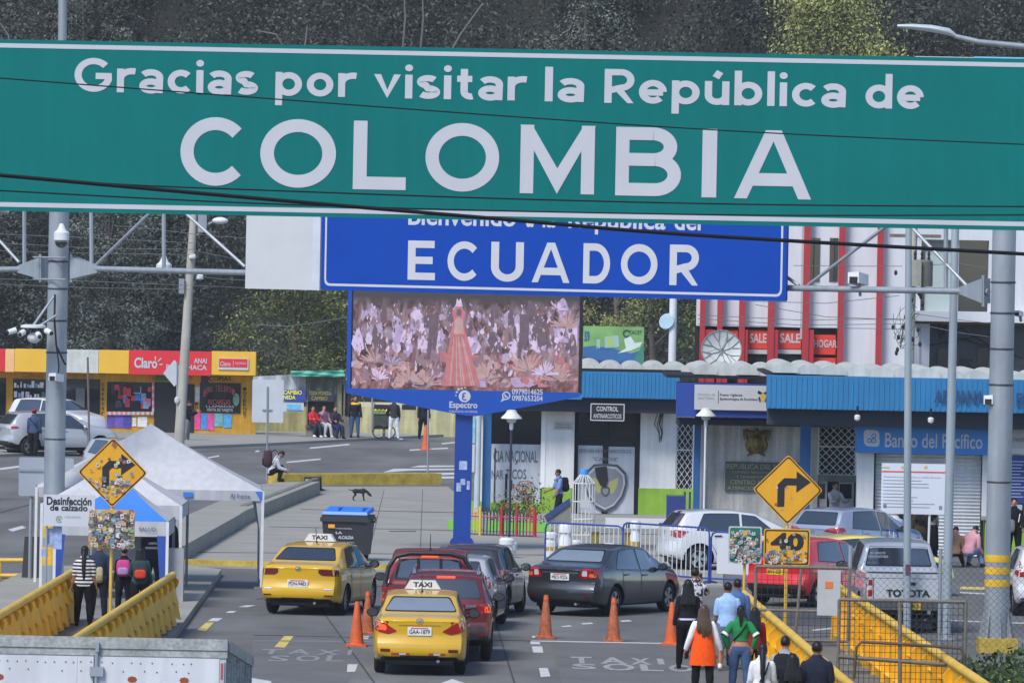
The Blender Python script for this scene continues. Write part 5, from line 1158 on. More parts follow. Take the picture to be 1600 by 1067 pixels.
    for sd in (('right', 'left') if S.get('both', True) else (S['side'],)):
        sx = 1 if sd == 'right' else -1
        doors = S['doors']   # list of (y0, y1)
        for (y0, y1) in doors:
            P = []; zl = .31
            for k in range(9): y = y0+(y1-y0)*k/8; P.append((y, max(zl, (r+.075+ math.sqrt(max(0, (r+.09)**2-(y-ro)**2)) if abs(y-ro) < r+.09 else zl))))
            P += [(y1, zbf(y1)-.01), (y0+.0, zbf(y0)-.01)]
            Pi = [(a+(.011 if a < (y0+y1)/2 else -.011), b+(.011 if b < .55 else -.006)) for a, b in P]
            mb = MB(); sk.put(mb, P, sd, .003); gap = fin(mb, 'door_gap', BLK)
            mb = MB(); sk.put(mb, Pi, sd, .0065); dr = fin(mb, 'door', pm)
            gap.parent = dr; gap.location = (0, 0, 0)
            hp = sk.hit(y0+.16, zbf(y0)-.10, sd)
            MB().box(min(hp.x+sx*.006, hp.x+sx*.034), max(hp.x+sx*.006, hp.x+sx*.034), y0+.07, y0+.25, hp.z-.015, hp.z+.015).build('handle', S.get('handle', pm), dr)
        gl = S['glass']      # list of (y0 bottom, y0 top, y1 top, y1 bottom)
        for (a, b, c, d) in gl:
            tp = [(b+(c-b)*k/6, zt(b+(c-b)*k/6)-S.get('gt', .085)) for k in range(7)]
            P = [(a, zbf(a)+.02), *[q for q in tp], (d, zbf(d)+.02)]
            P = [(y_, max(z_, zbf(y_)+.02)) for y_, z_ in P]
            mb = MB(); sk.put(mb, [(y_+(.014 if y_ > (a+d)/2 else -.014), z_+(.012 if z_ > zbf(y_)+.05 else -.014)) for y_, z_ in P], sd, .004); sur = fin(mb, 'window_surround', BLK)
            mb = MB(); sk.put(mb, P, sd, .008); w_ = fin(mb, 'window', S.get('cg', CG)); sur.parent = w_; sur.location = (0, 0, 0)
        # sill and mirror
        my = S['mirror']; hp = sk.hit(my, zbf(my)+.03, sd)
        mb = MB(); mb.ball((hp.x+sx*.13, my, hp.z+.05), (.115, .07, .085), 12, 8); mb.tube([(hp.x, my+.03, hp.z-.0), (hp.x+sx*.1, my+.02, hp.z+.03)], .028, 6)
        mr = fin(mb, 'mirror', S.get('mirm', BLK)); g2 = MB(); g2.add([(hp.x+sx*.13+a*.095, my-.071, hp.z+.05+b*.065) for a, b in [(math.cos(k*.5236), math.sin(k*.5236)) for k in range(12)]], [tuple(range(12))]); g2.build('mirror_glass', CG, mr)
    # front and rear glass
    def sym(pts): return pts+[(-a, b) for a, b in reversed(pts)]
    rw = S['rw']; mb = MB(); sk.put(mb, rpoly(sym([(rw[2], rw[0]), (rw[3], rw[1])]), .05), 'rear', .004); sur = fin(mb, 'rear_window_surround', BLK)
    mb = MB(); e = S.get('rwe', .022); sk.put(mb, rpoly(sym([(rw[2]-e, rw[0]+e), (rw[3]-e, rw[1]-e)]), .045), 'rear', .008, res=.06); w_ = fin(mb, 'rear_window', S.get('rcg', CGL if S.get('pale') else CG)); sur.parent = w_; sur.location = (0, 0, 0)
    fw = S['fw']; mb = MB(); sk.put(mb, rpoly(sym([(fw[2], fw[0]), (fw[3], fw[1])]), .05), 'front', .006); fin(mb, 'windscreen', CG)
    # lamps
    for sx in (-1, 1):
        mb = MB()
        for pts, m_ in S['lamps']:
            P = [(sx*a, b) for a, b in pts]; sk.put(mb, rpoly(P, .025), 'rear', .007+.001*len(mb.f)**.3, m_, .05)
        for pts, m_ in S.get('lamps_side', []): sk.put(mb, rpoly(pts, .02), 'right' if sx > 0 else 'left', .007, m_, .05)
        fin(mb, 'tail_light', [S.get('lred', LRED), LCLR, LAMB, LON, LDK])
        mb = MB(); sk.put(mb, rpoly([(sx*a, b) for a, b in S.get('head', [(W*.26, .62), (W*.44, .66), (W*.455, .78), (W*.30, .74)])], .02), 'front', .007, 1, .05)
        sk.put(mb, rpoly(S.get('head_side', [(L-.50, .66), (L-.14, .64), (L-.14, .74), (L-.55, .78)]), .02), 'right' if sx > 0 else 'left', .007, 1, .05); fin(mb, 'headlight', [LRED, LCLR])
        rf = S.get('reflector')
        if rf: mb = MB(); sk.put(mb, rpoly([(sx*rf[0], rf[2]), (sx*rf[1], rf[2]), (sx*rf[1], rf[3]), (sx*rf[0], rf[3])], .02), 'rear', .007, 0, .05); fin(mb, 'reflector', [LDK])
    if S.get('brake3'):
        a, b = S['brake3']; mb = MB(); sk.put(mb, rpoly(rect(-a, a, b-.018, b+.018), .01), 'rear', .016, 0, .05); fin(mb, 'brake_light', [LON if S.get('lit3') else LDK])
    for pts, m_, nm in S.get('extra', []):
        mb = MB(); sk.put(mb, pts, 'rear', .0105, 0, .06); fin(mb, nm, m_)
    pl = S.get('plate')
    if pl:
        (x0, x1, z0, z1, txt, pmat) = pl; y = min(sk.hit(x, z, 'rear').y for x in (x0, x1) for z in (z0, z1))-.012
        o = MB().box(x0, x1, y, y+.01, z0, z1).build('license_plate', pmat, root, smooth=False); o.location = o_
        mb = MB(); letter_into(mb, txt, x0+.03, x1-.03, z0+.025, z1-.045, y-.003, .02); mb.build('lettering', LETK, o, smooth=False)
        mb = MB(); mb.box(x0+.06, x1-.06, y-.002, y-.0005, z1-.035, z1-.012); mb.build('plate_band', mat('plate_red_band', (190, 90, 80), .5), o, smooth=False)
    bd = S.get('badge')
    if bd:
        z, rr = bd; y = sk.hit(0, z, 'rear').y-.012; mb = MB(); stroke(mb, _arc(0, z, rr, rr*.66, 0, 360, 24), .018, y, lambda a, b, yy: (a, yy, b)); stroke(mb, [(-rr*.5, z-rr*.3), (-rr*.2, z+.0), (rr*.2, z), (rr*.5, z+rr*.3)], .02, y-.002, lambda a, b, yy: (a, yy, b)); fin(mb, 'badge', CHROME)
    if S.get('taxi'):
        yt = S['taxi']; z = zt(yt)+.012; P = [(-.33, 0), (.33, 0), (.23, .155), (-.23, .155)]
        o = MB().prism(P, -.09, .09).build('taxi_sign', mat('taxi_sign_white', (206, 206, 204), .4, 0, .03, 3), root, smooth=False); o.location = (0, yt-ro, z)
        mb = MB(); letter_into(mb, 'TAXI', -.17, .17, .035, .125, -.094, .035); mb.build('lettering', LETK, o, smooth=False)
    an = S.get('antenna')
    if an: z = zt(an); mb = MB(); mb.tube([(S.get('antx', 0), an, z-.01), (S.get('antx', 0), an-.10, z+.32)], [.011, .006], 5); mb.ball((S.get('antx', 0), an-.0, z+.01), .025, 8, 5); fin(mb, 'antenna', BLK)
    ty, rm = wheel_meshes(r, S.get('tw', .20), S.get('wheel', 'multi'), S.get('rim', RIMS))
    for ya in (0, wb):
        for sx in (-1, 1):
            w_ = bpy.data.objects.new('wheel', ty); COL.objects.link(w_); w_.parent = root; w_.location = (sx*(W/2-.125), ya, r); w_.rotation_euler = (0, 0, 0 if sx > 0 else math.pi)
            q = bpy.data.objects.new('rim', rm); COL.objects.link(q); q.parent = w_
    if S.get('under', True):
        MB().box(-W*.36, W*.36, .25-ro, L-.3-ro, .19, .30).build('underbody', BLK, root, smooth=False)
        MB().cyl((W*.2, -ro+.10, .27), (W*.2, -ro+.4, .27), .03, n=8).build('exhaust', STEEL, root)
    return root, sk, o_, zt
def sedan(**k):
    L = k.get('L', 4.4); s = dict(L=4.4, W=1.70, H=1.46, ro=.95, wb=2.57, r=.305,
        top=[(0, .97), (.06, 1.03), (.16, 1.055), (.50, 1.09), (.62, 1.12), (1.22, 1.40), (1.75, 1.455), (2.2, 1.46), (2.7, 1.41), (3.45, 1.05), (3.6, 1.01), (4.1, .91), (4.32, .80), (4.4, .66)],
        belt=[(0, .95), (1, .97), (2, .93), (3.3, .89), (4.4, .70)], doors=[(1.30, 2.16), (2.17, 3.20)], glass=[(1.02, 1.42, 2.10, 2.10), (2.19, 2.19, 2.66, 3.22)], mirror=3.05,
        rw=(1.125, 1.375, .66, .52), fw=(1.07, 1.38, .68, .54), lamps=[([(.44, .84), (.80, .80), (.83, .95), (.70, 1.0), (.46, .93)], 0)], lamps_side=[([(.05, .82), (.30, .86), (.28, .95), (.05, .97)], 0)],
        plate=(-.215, .215, .73, .88, 'GAA-1879', PLW), badge=(.99, .06), reflector=(.52, .72, .42, .47), handle=CHROME)
    s.update(k); return s
def hatch(**k):
    s = dict(L=3.9, W=1.70, H=1.48, ro=.68, wb=2.5, r=.31,
        top=[(0, .98), (.05, 1.04), (.12, 1.10), (.40, 1.42), (.50, 1.455), (1.0, 1.49), (1.6, 1.49), (2.15, 1.43), (2.95, 1.06), (3.1, 1.02), (3.6, .92), (3.82, .80), (3.9, .64)],
        belt=[(0, 1.0), (.6, 1.0), (1.5, .95), (2.8, .88), (3.9, .70)], doors=[(.98, 1.74), (1.75, 2.72)], glass=[(.62, .84, 1.70, 1.70), (1.79, 1.79, 2.16, 2.72)], mirror=2.55,
        rw=(1.08, 1.40, .62, .52), fw=(1.07, 1.40, .68, .55), lamps=[([(.46, .86), (.80, .82), (.83, .96), (.74, 1.02), (.5, .98)], 0)], lamps_side=[([(.05, .86), (.38, .93), (.30, 1.0), (.05, 1.0)], 0)],
        plate=(-.215, .215, .66, .80, 'PDG-4417', PLW), badge=(.93, .055), reflector=(.55, .70, .36, .41), brake3=(.12, 1.425), sm=.05)
    s.update(k); return s
def suv(**k):
    s = hatch(L=4.1, W=1.77, H=1.66, ro=.72, wb=2.52, r=.335,
        top=[(0, 1.06), (.04, 1.12), (.09, 1.18), (.30, 1.55), (.42, 1.60), (1.0, 1.645), (1.7, 1.65), (2.2, 1.59), (2.95, 1.19), (3.1, 1.15), (3.7, 1.04), (4.0, .92), (4.1, .7)],
        belt=[(0, 1.10), (.8, 1.10), (1.6, 1.06), (2.9, 1.0), (4.1, .8)], doors=[(1.02, 1.80), (1.81, 2.78)], glass=[(.55, .70, 1.76, 1.76), (1.85, 1.85, 2.2, 2.8)], mirror=2.62, z0=[(0, .42), (.3, .32), (.8, .27), (3.4, .26), (4.1, .36)],
        rw=(1.17, 1.53, .68, .58), fw=(1.2, 1.55, .70, .56), lamps=[([(.60, .92), (.84, .90), (.86, 1.10), (.62, 1.06)], 0)], lamps_side=[([(.05, .92), (.25, .96), (.22, 1.08), (.05, 1.1)], 0)],
        plate=(-.215, .215, .70, .84, 'GSW-2204', PLW), clad=.10, brake3=(.17, 1.56))
    s.update(k); return s
TY = paint('taxi_yellow', (204, 160, 18)); 
TGRP = 'cars queuing at the border'
STRIP = mat('reflective_red', (190, 60, 50), .4); SW = mat('reflective_white', (214, 214, 214), .4)
def strips(S, z, xs):
    ex = []
    for x0, x1, m_ in xs:
        ex.append((rect(x0, x1, z-.018, z+.018), m_, 'reflective_strip'))
    return ex
car('taxi', 'yellow taxi nearest the camera with one lit red tail light and plate GAA-1879', 656, 1051, 0.5,
    sedan(taxi=2.05, antenna=1.55, pale=True, lamps=[([(.40, .80), (.56, .74), (.80, .80), (.84, .97), (.72, 1.0)], 0)], lamps_side=[([(.04, .82), (.34, .90), (.30, .97), (.04, .98)], 0)],
        extra=strips(None, .395, [(-.50, -.36, STRIP), (-.36, -.24, SW), (-.24, -.17, STRIP), (.17, .26, STRIP), (.26, .38, SW), (.38, .47, STRIP)])+[(rpoly([(-.62, .30), (.62, .30), (.52, .245), (-.52, .245)], .02), BLK, 'bumper_trim'), (rpoly([(-.76, .83), (-.60, .81), (-.60, .90), (-.74, .94)], .03), LON, 'lit_lamp'), (rpoly(rect(-.38, .38, .905, .917), .004), mat('painted_crease_shadow', (150, 112, 20), .4), 'trunk_trim')],  # last strip: crease shadow painted as a darker yellow line, no trim
        lred=LRED, mirm=BLK, reflector=(.52, .70, .43, .485)), TY, 'taxi', TGRP)
car('taxi', 'yellow taxi in the left lane in front of the black dumpster', 480, 958, 11.5,
    sedan(W=1.725, taxi=2.05, antenna=1.7, rcg=CG, plate=(-.215, .215, .60, .75, 'PDN-9483', PLW), badge=(.98, .055), lamps=[([(.42, .90), (.50, .84), (.83, .83), (.86, .96), (.44, .97)], 4)], lamps_side=[([(.04, .85), (.32, .88), (.30, .96), (.04, .97)], 4)],
        reflector=(.56, .74, .41, .44), extra=[(rpoly([(-.60, .36), (.60, .36), (.52, .27), (-.52, .27)], .03), BLK, 'bumper_trim'), (rpoly(rect(-.72, -.56, .55, .575), .01), SW, 'reflective_strip'), (rpoly(rect(.56, .72, .55, .575), .01), SW, 'reflective_strip')], wheel='multi'), TY, 'taxi', TGRP)
MAR = paint('maroon', (96, 18, 28))
r_, sk, o_, zt = car('suv', 'maroon compact SUV directly ahead of the nearest yellow taxi, brake lights lit', 695, 1030, 0.5,
    suv(lit3=True, lamps=[([(.58, .98), (.66, .90), (.85, .90), (.87, 1.10), (.62, 1.08)], 0), ([(.74, .93), (.84, .93), (.84, 1.03), (.74, 1.03)], 3)], plate=None, badge=None, extra=[(rpoly([(.36, .99), (.58, 1.02), (.58, 1.07), (.38, 1.07)], .02), CHROME, 'tailgate_trim'), (rpoly(rect(-.75, .75, .42, .66), .05), BLK, 'bumper_trim'), (rpoly(rect(.55, .74, .50, .56), .02), LDK, 'reflector')], antenna=None), MAR, 'car', TGRP)
for sx in (-1, 1): MB().tube([(sx*.60, -.15, 1.60), (sx*.60, -.05, 1.70), (sx*.60, 1.2, 1.71), (sx*.60, 1.35, 1.65)], .025, 6).build('roof_rail', CHROME, r_)
mb = MB(); mb.cyl((0, -.72, .86), (0, -.90, .86), .34, .33, 24); mb.build('spare_wheel', MAR, r_)
def pickup(**k):
    s = dict(L=5.0, W=1.82, H=1.78, ro=1.15, wb=2.95, r=.37, tw=.24, sm=.02, fine=1.75,
        top=[(0, 1.07), (.03, 1.08), (1.70, 1.10), (1.735, 1.12), (1.86, 1.66), (1.98, 1.735), (2.5, 1.79), (2.9, 1.79), (3.2, 1.73), (3.95, 1.25), (4.1, 1.2), (4.7, 1.12), (4.92, 1.0), (5, .8)],
        belt=[(0, 1.10), (1.7, 1.12), (2.6, 1.14), (4, 1.08), (5, .95)], plan=[(0, .97), (.1, .985), (.4, 1.0), (3.9, 1.0), (4.6, .96), (4.9, .86), (5, .76)],
        z0=[(0, .52), (.5, .46), (4.3, .42), (5, .48)], rear=[(.3, .02), (.6, .0), (1.1, .0)], rb=.03, doors=[(1.95, 2.72), (2.73, 3.62)], glass=[(1.98, 2.06, 2.68, 2.68), (2.78, 2.78, 3.22, 3.72)], mirror=3.55,
        rw=(1.20, 1.66, .68, .60), fw=(1.28, 1.68, .72, .6), lamps=[([(.76, .70), (.895, .70), (.895, 1.0), (.76, 1.0)], 0), ([(.77, .84), (.885, .84), (.885, .92), (.77, .92)], 1)], lamps_side=[([(.02, .70), (.1, .70), (.1, 1.0), (.02, 1.0)], 0)],
        plate=None, badge=None, clad=.05, head=[(.52, .84), (.8, .86), (.82, 1.0), (.6, 1.0)], head_side=[(4.6, .86), (4.86, .86), (4.86, .98), (4.6, 1.0)])
    s.update(k); return s
def bed(root, sk, o_, S, pm, txt=None, dz=0):
    """open load bed: dark cover under a raised rim, tailgate, bumper"""
    mb = MB(); W = S['W']/2
    MB().box(-W+.10, W-.10, .08, 1.62, 1.05+dz, 1.112+dz).build('bed_cover', mat('bed_liner', (44, 46, 48), .8, 0, .1, 4), root, smooth=False).location = o_
    for x0, x1, y0, y1 in ((-W+.01, -W+.10, .02, 1.70), (W-.10, W-.01, .02, 1.70), (-W+.10, W-.10, .0, .07)): mb.box(x0, x1, y0, y1, 1.06+dz, 1.15+dz)
    mb.build('bed_rim', pm, root, smooth=False).location = o_
    tg = MB(); sk.put(tg, rpoly(rect(-W+.17, W-.17, .62+dz*.8, 1.05+dz), .02), 'rear', .010); tg = tg.build('tailgate', pm, root); tg.location = o_
    gp_ = MB(); sk.put(gp_, rpoly(rect(-W+.155, W-.155, .605+dz*.8, 1.06+dz), .02), 'rear', .006); gp_.build('tailgate_gap', BLK, tg)
    y = -.024; h = MB(); h.box(-.13, .13, y-.01, y, .92+dz, .98+dz); h.build('handle', BLK, tg, smooth=False)
    if txt: mb = MB(); letter_into(mb, txt, -.47, .43, .68+dz, .83+dz, y, .035); mb.build('lettering', LETK, tg, smooth=False)
    b = MB(); b.box(-W+.06, W-.06, -.16, .06, .44+dz*.6, .60+dz*.7); b.build('rear_bumper', S.get('bumper', mat('bumper_grey', (92, 94, 98), .45, .4, .1, 3)), root).location = o_
RP = paint('pickup_red', (132, 22, 30)); S = pickup(L=4.75, brake3=(.16, 1.665), lit3=True, H=1.75, lamps=[([(.78, .74), (.90, .74), (.90, 1.04), (.78, 1.04)], 0), ([(.79, .78), (.89, .78), (.89, .92), (.79, .92)], 3)], rwe=.05, antenna=2.3, antx=.0, cg=CG, rcg=CG, mirm=BLK)
r_, sk, o_, zt = car('pickup_truck', 'red pickup truck with lit brake lights between the two yellow taxis', 683, 1010, 0, S, RP, 'pickup', TGRP, loc=Vector((-1.52, 132.4, 0)))
bed(r_, sk, o_, S, RP)
mb = MB(); W = .60
mb.tube([(-.88, 1.62, 1.05), (-.80, 1.64, 1.45), (-.66, 1.66, 1.66), (-.4, 1.68, 1.73), (.4, 1.68, 1.73), (.66, 1.66, 1.66), (.80, 1.64, 1.45), (.88, 1.62, 1.05)], .045, 8); mb.build('roll_bar', BLK, r_).location = o_
for x in (-.22, .22): MB().box(x-.03, x+.03, 1.66, 1.70, 1.2, 1.64).build('window_divider', BLK, r_, smooth=False).location = o_
SILV = paint('silver', (176, 179, 184), .25)
car('car', 'silver car squeezed between the maroon SUV and the dark car ahead', 700, 987, 5, hatch(lamps=[([(.60, .86), (.80, .86), (.83, 1.1), (.70, 1.1)], 0)], plate=None), SILV, 'car', TGRP, loc=Vector((-1.06, 137.6, 0)))
DKG = paint('charcoal', (58, 61, 67), .5)
car('car', 'dark grey hatchback at the head of the queue beside the lamp post base', 740, 972, 8, hatch(plate=None), paint('dark_brown', (58, 50, 52), .4), 'car', TGRP, loc=Vector((-.80, 142.6, 0)))
car('car', 'charcoal sedan crossing behind the traffic cones, plate PBO-9226', 905, 959.5, 27,
    sedan(L=4.54, W=1.76, wb=2.6, ro=1.0, r=.315, pale=True, plate=(-.215, .215, .76, .90, 'PBO-9226', PLW), badge=(1.03, .07), mirm=DKG, handle=DKG,
        lamps=[([(.42, .84), (.56, .80), (.84, .82), (.87, 1.0), (.52, 1.02)], 0), ([(.50, .86), (.62, .85), (.62, .97), (.52, .97)], 1), ([(.66, .84), (.80, .84), (.80, .91), (.66, .91)], 2)], lamps_side=[([(.04, .84), (.34, .93), (.30, 1.0), (.04, 1.0)], 0)], reflector=(.56, .66, .42, .47),
        extra=[(rpoly([(-.42, .90), (.42, .90), (.42, .935), (-.42, .935)], .01), CHROME, 'trunk_trim')], wheel='five'), DKG, 'car')
WHP = paint('white', (202, 203, 206))
car('car', 'white hatchback parked behind the blue crowd barriers', 1076, 891, 74, hatch(plate=None, r=.32, rim=RIMS, wheel='five', mirm=WHP, handle=BLK, lamps_side=[([(.05, .86), (.20, .84), (.42, .98), (.05, 1.02)], 0)]), WHP, 'car')
SBL = paint('silver_blue', (150, 159, 176), .3)
car('car', 'silver blue hatchback parked beyond the yellow turn sign', 1280, 868, 40, hatch(loc=0, brake3=None, lamps=[([(.34, .93), (.60, .90), (.82, .88), (.84, 1.03), (.5, 1.02)], 0)], lamps_side=[([(.05, .88), (.34, .94), (.30, 1.03), (.05, 1.04)], 0)]), SBL, 'car', loc=Vector((7.85, 167.6, 0)))
REDC = paint('bright_red', (206, 24, 30))
car('car', 'bright red hatchback with yellow plate behind the wire gate', 1232, 946, 32, hatch(L=3.7, W=1.62, H=1.52, plate=(-.2, .2, .70, .85, 'IRN-027', PLY), lamps=[([(.60, .88), (.75, .86), (.77, 1.06), (.66, 1.08)], 0), ([(.63, .95), (.74, .93), (.75, 1.0), (.66, 1.01)], 1)], lamps_side=[], wheel='five', extra=[(rpoly(rect(-.72, .72, .32, .50), .05), BLK, 'bumper_trim')]), REDC, 'car')
YS = sedan(plate=None, taxi=None); YS['top'] = [(y, z*.945) for y, z in YS['top']]; YS['rw'] = (1.07, 1.29, .66, .52)
YP = paint('pale_yellow', (226, 206, 110))
car('taxi', 'pale yellow car half hidden behind the silver pickup', 1360, 922, 68, YS, YP, 'car', loc=Vector((6.78, 154.3, 0)))
S = pickup(brake3=None, rw=(1.28, 1.69, .70, .60), L=5.2, W=1.78, rwe=.03, antenna=None)
S['top'] = [(y*(1.0 if y < 2 else 1.04), z+(.06 if z < 1.2 and y < 1.8 else .03)) for y, z in S['top']]; S['belt'] = [(0, 1.15), (1.7, 1.17), (2.6, 1.18), (4, 1.12), (5.2, .98)]; S['lamps'] = [([(.75, .74), (.875, .74), (.875, 1.08), (.75, 1.08)], 0), ([(.76, .87), (.865, .87), (.865, .96), (.76, .96)], 1)]; S['z0'] = [(0, .56), (.5, .50), (4.3, .44), (5.2, .5)]; S['top'][-1] = (5.2, .83); S['H'] = 1.81
HS_ = paint('pickup_silver', (190, 193, 198), .15)
r_, sk, o_, zt = car('pickup_truck', 'silver pickup truck with black lettering on its tailgate behind the mesh fence', 1406, 990, -4, S, HS_, 'pickup', loc=Vector((8.13, 140.6, 0)))
bed(r_, sk, o_, S, HS_, 'TOYOTA', .06)
MB().box(-.22, .22, -.185, -.165, .49, .62).build('license_plate', PLY, r_, smooth=False).location = o_
mb = MB(); letter_into(mb, 'IBX 815', -.19, .19, .52, .60, -.19, .02); mb.build('lettering', LETK, r_, smooth=False).location = o_
mb = MB(); letter_into(mb, 'SI DIOS', -.62, -.30, 1.54, 1.58, 1.60, .02); letter_into(mb, 'CON NOSOTROS', -.66, -.24, 1.46, 1.51, 1.60, .02); mb.build('lettering', LETW, r_, smooth=False).location = o_
car('car', 'white hatchback cut off by the right edge beside the striped post', 1640, 962, -2, hatch(plate=(-.215, .215, .60, .74, 'PCK-310', PLW), wheel='steel', brake3=None, lamps=[([(.62, .86), (.80, .86), (.82, 1.2), (.70, 1.2)], 0)], extra=[(rect(-.62, -.60, .92, 1.06), BLK, 'tailgate_mark'), (rpoly(rect(-.46, -.36, .93, 1.05), .03), mat('tailgate_print', (150, 154, 160), .5), 'tailgate_mark')]), WHP, 'car')
# far left
car('suv', 'silver crossover parked on the far road behind the left post', 34, 711, 66, suv(L=4.38, W=1.8, wb=2.65, ro=.85, plate=None, wheel='five', r=.35, mirm=SILV, handle=SILV, doors=[(1.15, 1.98), (1.99, 3.0)], glass=[(.72, .98, 1.94, 1.94), (2.03, 2.03, 2.44, 3.06)], mirror=2.85, lamps=[([(.5, .95), (.84, .95), (.86, 1.08), (.5, 1.06)], 1)], lamps_side=[([(.05, .93), (.42, .98), (.38, 1.05), (.05, 1.06)], 0)], 
    top=[(0, 1.0), (.05, 1.08), (.12, 1.14), (.48, 1.50), (.60, 1.545), (1.2, 1.58), (1.9, 1.58), (2.45, 1.51), (3.25, 1.12), (3.4, 1.08), (4.0, .98), (4.28, .86), (4.38, .68)], belt=[(0, 1.06), (.8, 1.06), (1.6, 1.02), (3.1, .95), (4.38, .78)], rw=(1.12, 1.47, .66, .56), fw=(1.14, 1.46, .7, .56), brake3=None), SILV, 'suv')
car('suv', 'white SUV facing the camera behind the silver crossover and left post', 60, 700, 128, suv(plate=None, mirm=WHP), WHP, 'suv', loc=Vector((at(132, 700, 262).x-2.0, 262, 0)))
car('suv', 'black SUV at the far left edge in front of the shop', 30, 700, 80, suv(plate=None), paint('black', (20, 21, 23)), 'suv', loc=Vector((at(20, 700, 252).x-3.0, 253, 0)))
car('car', 'small silver car mostly hidden behind the sticker covered turn sign', 165, 725, 150, hatch(plate=None), SILV, 'car', loc=Vector((at(168, 730, 214).x, 216, 0)))
# ------------------------------------------------ box truck with its top just below the camera
BW = mat('truck_white', (194, 195, 198), .45, 0, .08, 1.2, streak=.12); BGY = mat('truck_rail', (150, 152, 150), .6, .1, .28, 4, fine=.2, streak=.1)
P = at(148, 995, 62.7); tr = thing('box_truck', 'white box truck in the foreground with rivets and a central door latch', 'truck', (P.x, P.y, P.z-2.45)); tr.rotation_euler = (R(-5.3), 0, R(-.8))
hw = at(352, 998, 62.7).x-P.x; Ht = 2.45; Ln = 4.5
MB().box(-hw, hw, .0, Ln, .55, Ht-.10).build('cargo_box', BW, tr, smooth=False)
mb = MB(); mb.box(-hw-.01, hw+.012, -.03, .05, Ht-.105, Ht); mb.box(-hw-.01, hw+.012, -.018, .05, Ht-.17, Ht-.108); mb.build('rear_top_rail', BGY, tr, smooth=False)
mb = MB(); q = random.Random(2)
for sx in (-1, 1): MB().box(sx*hw-.03, sx*hw+.03, .05, Ln, Ht-.11, Ht-.012).build('side_top_rail', BGY, tr, smooth=False)
MB().box(-hw+.03, hw-.03, .05, Ln, Ht-.10, Ht-.05).build('roof', mat('truck_roof', (170, 172, 172), .6, 0, .2, 2), tr, smooth=False)
for x0, x1 in ((-hw+.04, -.17), (-.168, -.02), (.022, hw-.06)): MB().box(x0, x1, -.022, -.002, .6, Ht-.18).build('rear_door', BW, tr, smooth=False)
mb = MB(); mb.cyl((.01, -.05, .6), (.01, -.05, Ht-.06), .016, n=8); 
for z in (Ht-.32, Ht-.9): mb.box(-.05, .075, -.07, -.03, z-.045, z+.045)
mb.box(.0, .03, -.075, -.03, Ht-.14, Ht-.05); mb.build('door_latch', STEEL, tr, smooth=False)
mb = MB()
for row, (z, st) in enumerate(((Ht-.235, .085), (Ht-.31, .16))):
    x = -hw+.1
    while x < hw-.1:
        if q.random() < .8: mb.ball((x, -.024, z+q.uniform(-.006, .006)), .008, 6, 4)
        x += st*q.uniform(.7, 1.3)
mb.build('rivets', mat('rivet', (120, 118, 116), .5, .4), tr)
o = MB().box(hw-.055, hw-.015, -.03, -.018, Ht-.40, Ht-.19).build('marker_lamp', mat('lamp_bezel', (180, 180, 182), .4, .5), tr, smooth=False); MB().box(hw-.046, hw-.024, -.036, -.031, Ht-.37, Ht-.22).build('lens', LRED, o, smooth=False)
mb = MB()
for k in range(9): mb.box(hw+.002, hw+.03, .1+k*.5, .16+k*.5, .6, Ht-.12)
mb.build('side_rib', BGY, tr, smooth=False)
mb = MB()
for x in (-hw*.74, .34, .82): mb.add([(x+.045*math.cos(k*.785), -.026, Ht-.385+.03*math.sin(k*.785)) for k in range(8)], [tuple(range(8))])
mb.build('rust_stain', mat('rust', (140, 70, 40), .9), tr, smooth=False)
MB().box(-hw+.2, hw-.2, Ln+.1, Ln+1.6, .55, 1.9).build('cab', BW, tr, smooth=False)
MB().box(-.45, .45, .2, Ln+1.4, .38, .55).build('chassis', BLK, tr, smooth=False)
ty, rm = wheel_meshes(.40, .26, 'steel', RIMK)
for y in (.9, Ln+.6):
    for sx in (-1, 1):
        w_ = bpy.data.objects.new('wheel', ty); COL.objects.link(w_); w_.parent = tr; w_.location = (sx*(hw-.15), y, .42); w_.rotation_euler = (0, 0, 0 if sx > 0 else math.pi)
        x_ = bpy.data.objects.new('rim', rm); COL.objects.link(x_); x_.parent = w_
# ================================================================== people
SKINS = [mat('skin_tan', (168, 118, 92), .6, 0, .06, 6), mat('skin_brown', (140, 94, 72), .6, 0, .06, 6)]
HAIRB = mat('hair_black', (20, 18, 18), .5, 0, .25, 14, spec=.35); HAIRN = mat('hair_brown', (74, 58, 46), .5, 0, .3, 14, spec=.35)
def wavemat(name, c1, c2, scale, axis='Z', kind='stripe'):
    if name in MATS: return MATS[name]
    M = bpy.data.materials.new(name); MATS[name] = M; M.use_nodes = True; n = M.node_tree.nodes; L = M.node_tree.links; b = n['Principled BSDF']; b.inputs['Roughness'].default_value = .9
    tc = n.new('ShaderNodeTexCoord'); cr = n.new('ShaderNodeValToRGB'); cr.color_ramp.interpolation = 'CONSTANT' if kind == 'stripe' else 'LINEAR'
    if kind == 'stripe': w_ = n.new('ShaderNodeTexWave'); w_.bands_direction = axis; w_.inputs['Scale'].default_value = scale; w_.inputs['Distortion'].default_value = .6
    else: w_ = n.new('ShaderNodeTexNoise'); w_.inputs['Scale'].default_value = scale; w_.inputs['Detail'].default_value = 3
    L.new(tc.outputs['Object'], w_.inputs['Vector']); L.new(w_.outputs[0 if kind != 'stripe' else 1], cr.inputs[0])
    e = cr.color_ramp.elements; e[0].color = (*lin(c1), 1); e[1].color = (*lin(c2), 1); e[0].position = 0 if kind == 'stripe' else .46; e[1].position = .5 if kind == 'stripe' else .52
    L.new(cr.outputs[0], b.inputs['Base Color']); return M
def ptop(px, py, h): p = gp(px, py, h); return Vector((p.x, p.y, 0))
def rotx(a): return Matrix.Rotation(R(a), 3, 'X')
